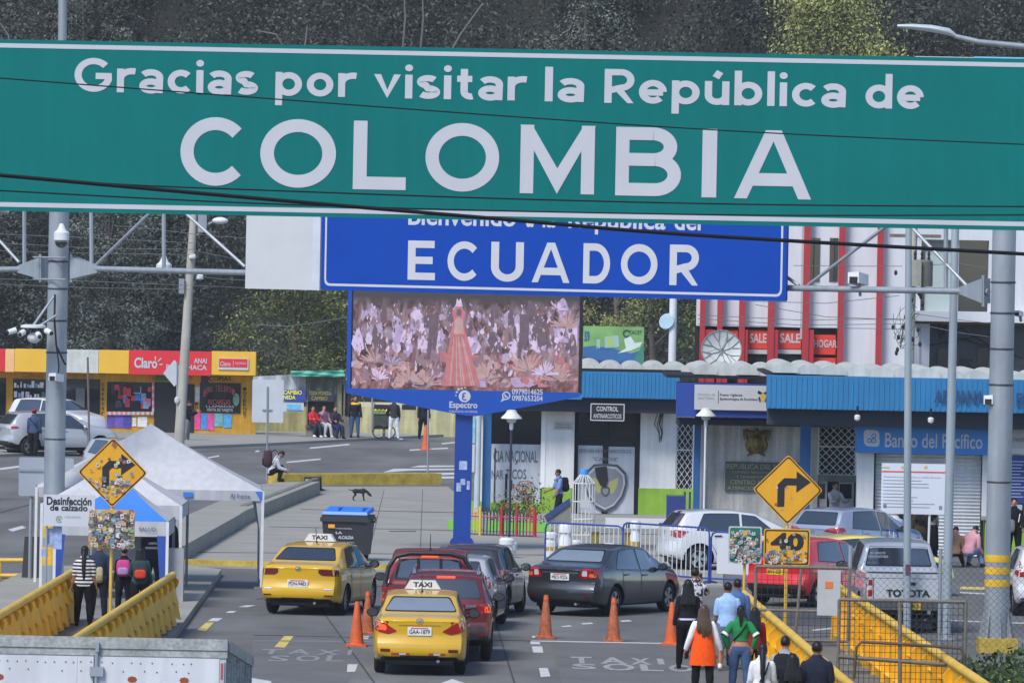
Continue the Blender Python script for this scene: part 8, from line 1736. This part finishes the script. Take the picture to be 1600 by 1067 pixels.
# ---- ornamental fence, planter, cage, slide, gate, bench
t = thing('ornamental_fence', 'low looped park fence in red, yellow and green before the police post', 'fence', gp(735, 838)); a = gp(735, 838); b = gp(838, 842); L = (b-a).length; t.rotation_euler = (0, 0, math.atan2(b.y-a.y, b.x-a.x)); n = 20
cols = [mat('fence_yellow', (206, 176, 60), .5), mat('fence_dark', (40, 44, 54), .5), mat('fence_red', (172, 44, 46), .5), mat('fence_green', (110, 160, 60), .5)]
for i in range(n): x = L*(i+.5)/n; c_ = cols[0] if i < 3 else cols[1] if i < 17 else cols[2]; w_ = L/n*.42; MB().tube([(x-w_, 0, 0), (x-w_, 0, .62), (x-w_*.6, 0, .74), (x, 0, .79), (x+w_*.6, 0, .74), (x+w_, 0, .62), (x+w_, 0, 0)], .012, 6).build('loop', c_, t)
for z in (.08, .55): MB().cyl((0, 0, z), (L, 0, z), .02, n=6).build('rail', cols[1] if z < .3 else cols[2], t)
for x, c_ in ((.28, cols[0]), (L*.47, cols[2]), (L*.70, cols[2]), (L*.97, cols[2])): MB().cyl((x, 0, 0), (x, 0, .82), .04, n=10).build('post', c_, t)
t = thing('planter', 'lime green planter bed with red flowering shrubs inside the looped fence', 'planter', gp(815, 832)); MB().box(-.95, .75, -.1, .5, 0, .28).build('planter_box', mat('planter_green', (120, 186, 70), .7, 0, .1, 2), t, smooth=False); MB().box(-2.0, -1.15, -.1, .4, 0, .3).build('planter_box', mat('planter_green', (120, 186, 70)), t, smooth=False)
q_ = np.random.default_rng(77); c_ = np.concatenate([np.array([x, .2, z])+q_.normal(size=(260, 3))*np.array([.22, .15, .22]) for x, z in ((-.5, .55), (-.1, .7), (.3, .55), (.1, 1.0))]); leaves('shrub', c_, 0, .035, MG, 78, t); c_ = np.concatenate([np.array([x, .05, z])+q_.normal(size=(16, 3))*np.array([.10, .06, .08]) for x, z in ((-.1, 1.15), (.1, 1.35), (-.35, .75), (.2, .8))]); leaves('flower', c_, 0, .035, mat('flower_red', (206, 70, 50), .6, 0, .2, 9), 79, t)
t = thing('bottle_cage', 'tall white bottle shaped wire cage with a blue cap for recycling', 'cage', gp(911, 838)); k = t.location.y/FP; r = 17.5*k; h1 = at(911, 755, t.location.y).z; h2 = at(911, 741, t.location.y).z; h3 = at(911, 733, t.location.y).z
for i in range(18): q = 2*math.pi*i/18; MB().tube([(r*math.cos(q), r*math.sin(q), .02), (r*math.cos(q), r*math.sin(q), h1), (r*.34*math.cos(q), r*.34*math.sin(q), h2)], .011, 5).build('wire', WIRW, t)
for z in (.05, h1*.33, h1*.66, h1): MB().tube([(r*math.cos(2*math.pi*j/24), r*math.sin(2*math.pi*j/24), z) for j in range(25)], .014, 5).build('hoop', WIRW, t)
MB().lathe([(r*.36, h2-.03), (r*.38, h2), (r*.38, h3), (r*.3, h3+.01)], n=18).build('cap', mat('cap_blue', (70, 150, 222), .5), t); MB().box(-.1, .16, -r-.03, -r-.015, h1*.55, h1*.70).build('notice', WHITEP, t, smooth=False)
t = thing('ramp_wall', 'sloping dark blue ramp side wall beside the bottle cage', 'ramp', gp(866, 822)); f = Face(t, t.location.y); MB().prism([f.p(850, 806), f.p(854, 813), f.p(892, 786), f.p(890, 778)], -.1, .2).build('rail_board', mat('ramp_navy', (46, 64, 116), .6, 0, .1, 2), t, smooth=False); MB().prism([f.p(854, 813), (f.p(854, 813)[0], -t.location.z), (f.p(892, 786)[0], -t.location.z), f.p(892, 786)], -.05, .15).build('side_wall', mat('ramp_grey', (120, 122, 120), .8, 0, .2, 2), t, smooth=False)
t = thing('gate', 'dark blue sheet metal gate leaf left of the white hatchback', 'gate', gp(1056, 826)); f = Face(t, t.location.y); f.box('leaf', 1041, 1068, 775, 826, mat('gate_blue', (44, 60, 124), .5, 0, .1, 2), -.02, .02, ground=True)
mb = MB(); [mb.prism([(f.p(1041+3*i, 775)[0], f.p(1050, 776)[1]), (f.p(1044+3*i, 775)[0], f.p(1050, 776)[1]), (f.p(1042.5+3*i, 775)[0], f.p(1050, 771)[1])], -.015, .015) for i in range(9)]; mb.build('spikes', mat('gate_blue', (44, 60, 124)), t, smooth=False); [MB().cyl((f.p(x, 770)[0], 0, 0), (f.p(x, 770)[0], 0, f.p(x, 768)[1]), .03, n=8).build('gate_post', mat('gate_blue', (44, 60, 124)), t) for x in (1070, 1078)]
t = thing('bench', 'long pale concrete bench behind the crowd barriers', 'bench', gp(965, 855)); MB().box(-.95, 1.5, -.25, .25, .40, .50).build('seat', mat('bench_pale', (176, 174, 166), .85, 0, .12, 2, fine=.08), t, smooth=False)
for x, m_ in ((-.6, KYEL), (.3, KYEL), (1.2, CONC2)): MB().box(x-.12, x+.12, -.2, .2, 0, .40).build('support', m_, t, smooth=False)
t = thing('porch_step', 'pale painted raised step in front of the police door', 'step', gp(995, 832)); MB().box(-.85, 1.7, 0, 1.5, 0, .34).build('step', WIRW, t, smooth=False); [MB().box(x, x+.22, -.02, -.002, .06, .28).build('vent', BLK, t, smooth=False) for x in (-.3, .6, 1.2)]
# ---- wire gate and chain link fence at lower right
RUSTY = mat('rusty_frame', (112, 106, 98), .7, .3, .25, 5, fine=.15)
def mesh_panel(name, label, Y, px, cat, pitch=.085, r=.0045, frame=.03, extra=None, diag=False, posts=()):
    (x0, x1, yt, yb) = px; xm = (x0+x1)/2; p = at(xm, yb, Y); t = thing(name, label, cat, (p.x, Y, 0)); f = Face(t, Y); a, b, c, d = f.r(x0, x1, yt, yb); W = MB()
    if diag:
        n = int((b-a+d-c)/(pitch*1.4))
        for i in range(n):
            o = i*pitch*1.4
            for fl in (0, 1):
                xs, zs = a+o-(d-c), c; xe, ze = a+o, d
                if xs < a: zs += a-xs; xs = a
                if xe > b: ze -= xe-b; xe = b
                if xs >= b or zs >= d: continue
                P, Q = ((xs, zs), (xe, ze)) if not fl else ((a+b-xs, zs), (a+b-xe, ze)); W.cyl((P[0], .004*fl, P[1]), (Q[0], .004*fl, Q[1]), r, n=4, caps=False)
    else:
        x = a
        while x < b: W.cyl((x, 0, c), (x, 0, d), r, n=4, caps=False); x += pitch
        z = c
        while z < d: W.cyl((a, .006, z), (b, .006, z), r, n=4, caps=False); z += pitch*1.25
    W.build('wire_mesh', mat('mesh_wire', (58, 58, 58), .6, .4, .15, 6), t)
    if frame:
        for P, Q in (((a, c), (b, c)), ((a, d), (b, d)), ((a, c), (a, d)), ((b, c), (b, d))): MB().cyl((P[0], 0, P[1]), (Q[0], 0, Q[1]), frame, n=8).build('frame_bar', RUSTY, t)
    for x, y0 in posts: q = f.p(x, y0); MB().cyl((q[0], .02, 0), (q[0], .02, q[1]), .035, n=8).build('fence_post', STEEL, t)
    return t, f
Yw = 112.0; t, f = mesh_panel('wire_gate', 'wire mesh gate panel with rusty frame in front of the outer yellow railing', Yw, (1310, 1508, 938, 1090), 'gate')
for (x0, y0, x1, y1) in ((1406, 940, 1406, 1090), (1310, 1025, 1508, 1040)): P, Q = f.p(x0, y0), f.p(x1, y1); MB().cyl((P[0], -.02, P[1]), (Q[0], -.02, Q[1]), .035, n=8).build('frame_bar', RUSTY, t)
P = [f.p(*q) for q in ((1334, 1060), (1338, 1010), (1346, 1002), (1420, 1006), (1500, 1012), (1506, 1022), (1508, 1075))]; MB().tube([(u, -.05, v) for u, v in P], .025, 8).build('barrier_hoop', mat('rusty_pipe', (92, 74, 62), .7, .3, .2, 6), t)
t, f = mesh_panel('wire_gate', 'open wire mesh gate leaf in front of the red hatchback', 125.0, (1180, 1326, 886, 1000), 'gate', pitch=.11)
for (x0, y0, x1, y1) in ((1252, 888, 1242, 1000), (1180, 952, 1310, 955)): P, Q = f.p(x0, y0), f.p(x1, y1); MB().cyl((P[0], -.02, P[1]), (Q[0], -.02, Q[1]), .028, n=8).build('frame_bar', RUSTY, t)
q = f.p(1296, 914); MB().box(q[0]-.22, q[0]+.2, -.05, -.03, q[1]-.55, q[1]+.28).build('panel', mat('gate_panel_grey', (170, 172, 172), .6, 0, .1, 2), t, smooth=False); MB().box(q[0]-.08, q[0]+.06, -.06, -.052, q[1]-.05, q[1]+.07).build('label', mat('label_orange', (214, 110, 50), .6), t, smooth=False)
mesh_panel('chain_link_fence', 'chain link fence on grey posts between the pickup and the mesh gate', 128.5, (1330, 1640, 878, 1010), 'fence', pitch=.09, r=.0026, frame=0, diag=True, posts=((1329, 852), (1470, 856), (1638, 860)))
# grass verge at the lower right
g_ = np.random.default_rng(5); gx_ = gp(1600, 1067); n_ = 9000; xs = g_.uniform(7.9, 11.6, n_); ys_ = g_.uniform(112, 126, n_); zs = np.abs(g_.normal(size=n_))*.12; hump = .25+.12*np.sin(xs*2.1)+.1*np.cos(ys_*1.3)
GM = leafmat('verge_leaves', [(46, 64, 34), (64, 84, 44), (40, 54, 32), (82, 104, 56), (54, 72, 38)]); keep = xs > 8.0+(126-ys_)*.05
tag(leaves('verge_grass', np.stack([xs, ys_, np.maximum(0.02, hump*g_.uniform(0, 1.2, n_)+zs*.4)], 1)[keep], 0, .055, GM, 6), kind='stuff'); xs = g_.uniform(8.4, 11, 40); tag(leaves('verge_flowers', np.stack([xs, g_.uniform(114, 122, 40), .5+.12*g_.normal(size=40)], 1), 0, .03, mat('flower_yellow', (222, 216, 90), .6), 9), kind='stuff')
# ---- food cart
t = thing('food_cart', 'street food cart with bicycle wheels beside the vendor in white trousers', 'cart', gp(600, 684, .1)); MB().box(-.42, .32, -.3, .3, .35, .95).build('cart_box', mat('cart_dark', (60, 62, 60), .6, 0, .3, 4), t, smooth=False); MB().box(-.48, .38, -.34, .34, .95, 1.02).build('tray', mat('cart_green', (110, 140, 80), .6, 0, .2, 5), t, smooth=False)
for x in (-.2, .2): MB().tube([(x+.24*math.cos(2*math.pi*j/20), -.33, .24+.24*math.sin(2*math.pi*j/20)) for j in range(21)], .022, 6).build('wheel', RUB, t)
mb = MB(); [mb.ball((x, 0, 1.08), (.07, .07, .06), 8, 6, j) for j, x in enumerate((-.35, -.2, -.05, .1, .25))]; mb.build('fruit', [mat('fruit_%d' % j, c_, .5) for j, c_ in enumerate(((200, 170, 60), (120, 160, 70), (200, 120, 60), (210, 200, 120), (110, 150, 60)))], t)
# ---- utility pole, lamps, transformer, cameras, dish
b = gp(279, 706); t = thing('utility_pole', 'leaning concrete utility pole with boxes in front of the red phone shop sign', 'pole', b); a = at(305, 300, b.y)-b; PC = mat('pole_concrete', (172, 168, 156), .85, 0, .12, 2, streak=.12); MB().tube([(0, 0, 0), a*.5, a], [.20, .165, .13], 14).build('pole', PC, t)
def on(s_, px_off=0): return a*s_+Vector((px_off, -.2, 0))
MB().box(*(lambda c: (c.x+.1, c.x+.42, c.y-.12, c.y+.1, c.z-.25, c.z+.45))(at(305, 352, b.y)-b)).build('junction_box', STEEL, t, smooth=False); c = at(330, 352, b.y)-b; MB().tube([at(308, 368, b.y)-b, at(322, 352, b.y)-b, at(332, 347, b.y)-b], .04, 6).build('lamp_arm', STEEL, t); MB().ball(at(344, 345, b.y)-b, (.30, .16, .13), 12, 8).build('lamp_head', WIRW, t)
for px_, py_ in ((301, 401), (313, 433)): o = MB(); blob(o, at(px_, py_, b.y)-b+Vector((0, -.2, 0)), .13, .16, .10, 10); o.build('camera', WIRW, t)
MB().box(*(lambda c: (c.x-.12, c.x+.08, c.y-.25, c.y-.1, c.z-.3, c.z+.25))(at(285, 446, b.y)-b)).build('meter_box', STEEL, t, smooth=False); MB().ball(at(277, 625, b.y)-b+Vector((0, -.2, 0)), (.10, .03, .14), 10, 6).build('round_plate', WHITEP, t)
def street_lamp(label, p_head, p_arm, p_pole, Y):
    b = at(p_pole[0], 700, Y); t = thing('street_lamp', label, 'street lamp', (b.x, Y, 0)); O = Vector((b.x, Y, 0)); hd = [at(x, y, Y)-O for x, y in p_head]; mb = MB(); mb.tube(hd, [(.05, .04), (.15, .07), (.16, .09), (.13, .09), (.05, .05)], 12); mb.build('lamp_head', mat('lamp_shell', (176, 184, 186), .4, .1, .08, 2), t)
    MB().tube([at(x, y, Y)-O for x, y in p_arm]+[Vector((0, 0, at(*p_pole, Y).z))], [.06, .07, .08, .09], 10).build('arm', STEEL, t); MB().cyl((0, 0, 0), (0, 0, at(*p_pole, Y).z+.1), .11, .09, 12).build('pole', STEEL, t)
street_lamp('grey street lamp with long flat head above the right end of the green sign', [(1402, 41), (1425, 42), (1455, 45), (1482, 50), (1492, 56)], [(1492, 57), (1530, 66), (1600, 73)], (1680, 80), 168); street_lamp('street lamp head at the left edge just below the green sign', [(-6, 326), (-2, 327), (3, 328), (8, 329), (14, 332)], [(0, 330), (-20, 336), (-40, 340)], (-60, 345), 200)
b = at(1050, 570, 206); t = thing('light_pole', 'white square light pole with a round floodlight above the police roof', 'pole', (b.x, 206, 0)); zt = at(1050, 430, 206).z; MB().cyl((0, 0, 0), (0, 0, zt), .13, .11, 12).build('pole', WIRW, t); p = at(1043, 503, 206)-t.location; MB().lathe([(.05, -.12), (.2, -.10), (.26, .05), (.24, .09)], n=16).build('floodlight', mat('floodlight_glass', (160, 180, 190), .25, .2, .1, 4), t, loc=p).rotation_euler = (R(75), 0, R(-25)); MB().tube([p, p+Vector((.1, 0, .2)), Vector((0, 0, p.z+.25))], .02, 6).build('bracket', STEEL, t)
b = at(1127, 570, 205); t = thing('satellite_dish', 'large white mesh satellite dish on the roof before the red pillars', 'satellite dish', (b.x, 205, b.z-.3)); o = MB(); R_ = .60; n_ = 28
for i in range(5): rr = R_*i/4+.001; o.v += [(rr*math.cos(2*math.pi*j/n_), .18*(1-(rr/R_)**2), rr*math.sin(2*math.pi*j/n_)) for j in range(n_)]
for i in range(4):
    for j in range(n_): o.f.append((i*n_+j, i*n_+(j+1) % n_, (i+1)*n_+(j+1) % n_, (i+1)*n_+j)); o.m.append(0)
o = o.build('dish', mat('dish_mesh', (182, 186, 184), .6, 0, .1, 3), t); o.location = (0, 0, .75); o.rotation_euler = (R(-14), 0, 0); mb = MB()
for j in range(8): q = 2*math.pi*j/8+.3; mb.tube([(.0, .165, 0), (R_*.5*math.cos(q), .12, R_*.5*math.sin(q)), (R_*math.cos(q+.2), -.01, R_*math.sin(q+.2))], .012, 5); mb.tube([(R_*.5*math.cos(q), .12, R_*.5*math.sin(q)), (R_*math.cos(q-.2), -.01, R_*math.sin(q-.2))], .012, 5)
mb.tube([(R_*math.cos(2*math.pi*j/28), -.01, R_*math.sin(2*math.pi*j/28)) for j in range(29)], .016, 6); o2 = mb.build('rib', mat('dish_rib', (120, 124, 122), .6), o); mb = MB(); [mb.tube([(R_*.8*math.cos(q), .05, R_*.8*math.sin(q)), (0, -.45, -.05)], .01, 5) for q in (1.2, 3.3, 5.4)]; mb.ball((0, -.45, -.05), .06, 8, 6); mb.build('feed', STEEL, o); MB().cyl((0, .2, 0), (0, .15, .7), .04, n=8).build('mount', STEEL, t)
Yt = 200.0; b = at(1416, 700, Yt); t = thing('utility_pole', 'concrete pole with a grey transformer behind the flag pole at the right', 'pole', (b.x, Yt, 0)); O = Vector((b.x, Yt, 0)); MB().cyl((0, 0, 0), (.1, 0, at(1420, 290, Yt).z), .15, .11, 12).build('pole', PC, t)
c = at(1437, 425, Yt)-O; TG = mat('transformer_grey', (150, 150, 136), .6, .1, .12, 3, streak=.15); tr_ = MB().box(c.x-.30, c.x+.02, -.5, .0, c.z-.42, c.z+.35).build('transformer', TG, t, smooth=False); MB().lathe([(.26, c.z-.42), (.26, c.z+.30), (.2, c.z+.36)], (c.x+.12, -.1, 0), 14).build('tank', mat('tank_dark', (96, 96, 90), .6, .1, .2, 4), tr_); [MB().lathe([(.02, c.z+.34), (.05, c.z+.4), (.03, c.z+.46), (.05, c.z+.52), (.02, c.z+.62)], (c.x-.15+.2*i, -.2, 0), 8).build('insulator', BLK, tr_) for i in range(3)]
MB().box(c.x-.35, c.x+.7, -.3, -.2, c.z-.52, c.z-.44).build('bracket', RUSTY, t, smooth=False); MB().box(c.x-.9, c.x+.6, -.1, .0, c.z+1.0, c.z+1.1).build('cross_arm', RUSTY, t, smooth=False); q = random.Random(8); mb = MB()
for i in range(16): p = at(1416, 500, Yt)-O; mb.ball((p.x+q.uniform(-.45, .45), -.2+q.uniform(-.1, .1), p.z+q.uniform(-1.2, 1.4)), (.05, .05, .08), 6, 5)
mb.build('insulators', BLK, t); mb = MB()
for i in range(12):
    p = at(1416, 510, Yt)-O; a0, r1, r2 = q.uniform(0, 6), q.uniform(.15, .45), q.uniform(.3, .8); mb.tube([(p.x+r1*math.cos(a0+j*.5), -.2, p.z+r2*math.sin(a0*1.7+j*.45)) for j in range(9)], .007, 4)
mb.build('wire_tangle', WIRE, t)
def cctv(label, px, py, Y, kind, to=None, s_=1.0):
    p = at(px, py, Y); t = thing('security_camera', label, 'camera', p, 0, 'security cameras'); 
    if kind == 'bullet': o = MB(); o.obox((0, 0, 0), (.24*s_, .46*s_, .22*s_), Matrix.Rotation(R(-8), 3, 'X') @ Matrix.Rotation(R(-28), 3, 'Z')); o.build('housing', WIRW, t, smooth=False); MB().obox((-.10*s_, -.21*s_, -.02*s_), (.17*s_, .05, .13*s_), Matrix.Rotation(R(-28), 3, 'Z')).build('lens', BLK, t, smooth=False); MB().cyl((.03, .05, -.1*s_), (.05, .08, -.34*s_), .03, n=8).build('mount', STEEL, t)
    elif kind == 'dome': MB().lathe([(.10, .0), (.17, .04), (.17, .2), (.1, .26), (.04, .4)], n=16).build('housing', WIRW, t); MB().ball((0, 0, .0), (.15, .15, .14), 14, 8).build('dome', GLASS, t)
    if to: MB().tube([(0, 0, .1), Vector(to)], .025, 6).build('arm', STEEL, t)
    return t
cctv('white box security camera on the right gantry arm', 1341, 436, 135.8, 'bullet'); cctv('white dome security camera high on the left post', 96, 378, 149.4, 'dome', s_=1); cctv('dark dome camera hanging below the left gantry arm', 256, 428, 148.5, 'dome'); cctv('small white camera low on the left post above the crossover', 88, 590, 149.6, 'bullet', s_=.75); cctv('small white camera on the right post level with the blue canopy lettering', 1550, 626, 133.4, 'bullet', s_=.8); cctv('tiny white camera at the right edge beyond the right post', 1592, 490, 133.8, 'bullet', s_=.45)
p = at(52, 512, 149.3); t = thing('camera_cluster', 'cluster of white security cameras on a bracket left of the left post', 'cameras', p); mb = MB(); mb.tube([(0, .0, .05), at(84, 463, 149.5)-p], .03, 6); mb.tube([(.1, .0, .02), at(88, 493, 149.5)-p], .03, 6); mb.build('bracket', STEEL, t); MB().lathe([(.28, 0), (.28, .05), (.2, .07)], n=16).build('hub', WIRW, t)
for x, y, z, r_ in ((-.38, -.1, -.06, -60), (-.2, -.2, -.10, -20), (.12, -.2, -.14, 15), (.30, -.15, -.06, 40)): o = MB(); o.tube([(x, y, z), (x+.18*math.sin(R(r_)), y-.18*math.cos(R(r_)), z-.05)], [.07, .06], 10); o.build('camera', WIRW, t); MB().ball((x+.185*math.sin(R(r_)), y-.185*math.cos(R(r_)), z-.05), .045, 8, 6).build('lens', BLK, t)
MB().ball((.02, 0, -.22), (.15, .15, .12), 12, 8).build('dome', WIRW, t)
mb = MB(); p = at(86, 470, 149.3); t = thing('hanging_cable', 'thick black cable looping down the left post', 'cable', p); mb.tube([at(x, y, 149.55)-p for x, y in ((86, 460), (85, 500), (88, 540), (100, 566), (103, 570))], .022, 6); mb.tube([at(x, y, 149.55)-p for x, y in ((88, 540), (92, 570), (91, 586))], .016, 6); mb.build('cable', WIRE, t)
# ---- overhead wires between poles
def wire(label, pts, Y0, Y1, r=.012):
    x0, x1 = pts[0][0], pts[-1][0]; P = [at(x, y, Y0+(Y1-Y0)*(x-x0)/(x1-x0)) for x, y in pts]; out = []
    for i in range(len(P)-1):
        for j in range(6): u = j/6; out.append(P[i]*(1-u)+P[i+1]*u)
    out.append(P[-1]); tag(MB().tube(out, r, 5).build('overhead_wire', mat('grey_wire', (92, 94, 96), .6)), label, 'wire', 'thin overhead wires')
LW = 'thin grey overhead wire strung to the leaning concrete pole'
for a_, b_, c_ in (((0, 366), (150, 372), (303, 380)), ((0, 380), (150, 388), (302, 390)), ((0, 392), (150, 396), (302, 398)), ((0, 436), (150, 440), (296, 446)), ((0, 444), (150, 450), (296, 452)), ((180, 353), (240, 358), (304, 366))): wire(LW, (a_, b_, c_), 250, 244)
for a_, b_, c_ in (((306, 366), (345, 370), (384, 372)), ((304, 392), (345, 400), (384, 408)), ((300, 430), (345, 436), (384, 438)), ((298, 446), (345, 448), (384, 450))): wire(LW, (a_, b_, c_), 244, 236)
RW = 'thin grey overhead wire running to the transformer pole'
for a_, b_, c_ in (((1090, 492), (1250, 500), (1412, 498)), ((1090, 498), (1250, 508), (1412, 506)), ((1090, 506), (1250, 512), (1412, 514)), ((1160, 470), (1290, 474), (1405, 462)), ((1180, 476), (1290, 495), (1412, 500)), ((1240, 415), (1330, 416), (1410, 416)), ((1428, 490), (1500, 500), (1545, 505)), ((1428, 505), (1500, 520), (1545, 526)), ((1428, 415), (1500, 412), (1545, 420))): wire(RW, (a_, b_, c_), 200, 199.6, .010)
wire('pale rope wire sagging in front of the yellow flecked tree', ((395, 507), (450, 510), (500, 503), (540, 496)), 255, 250, .02)
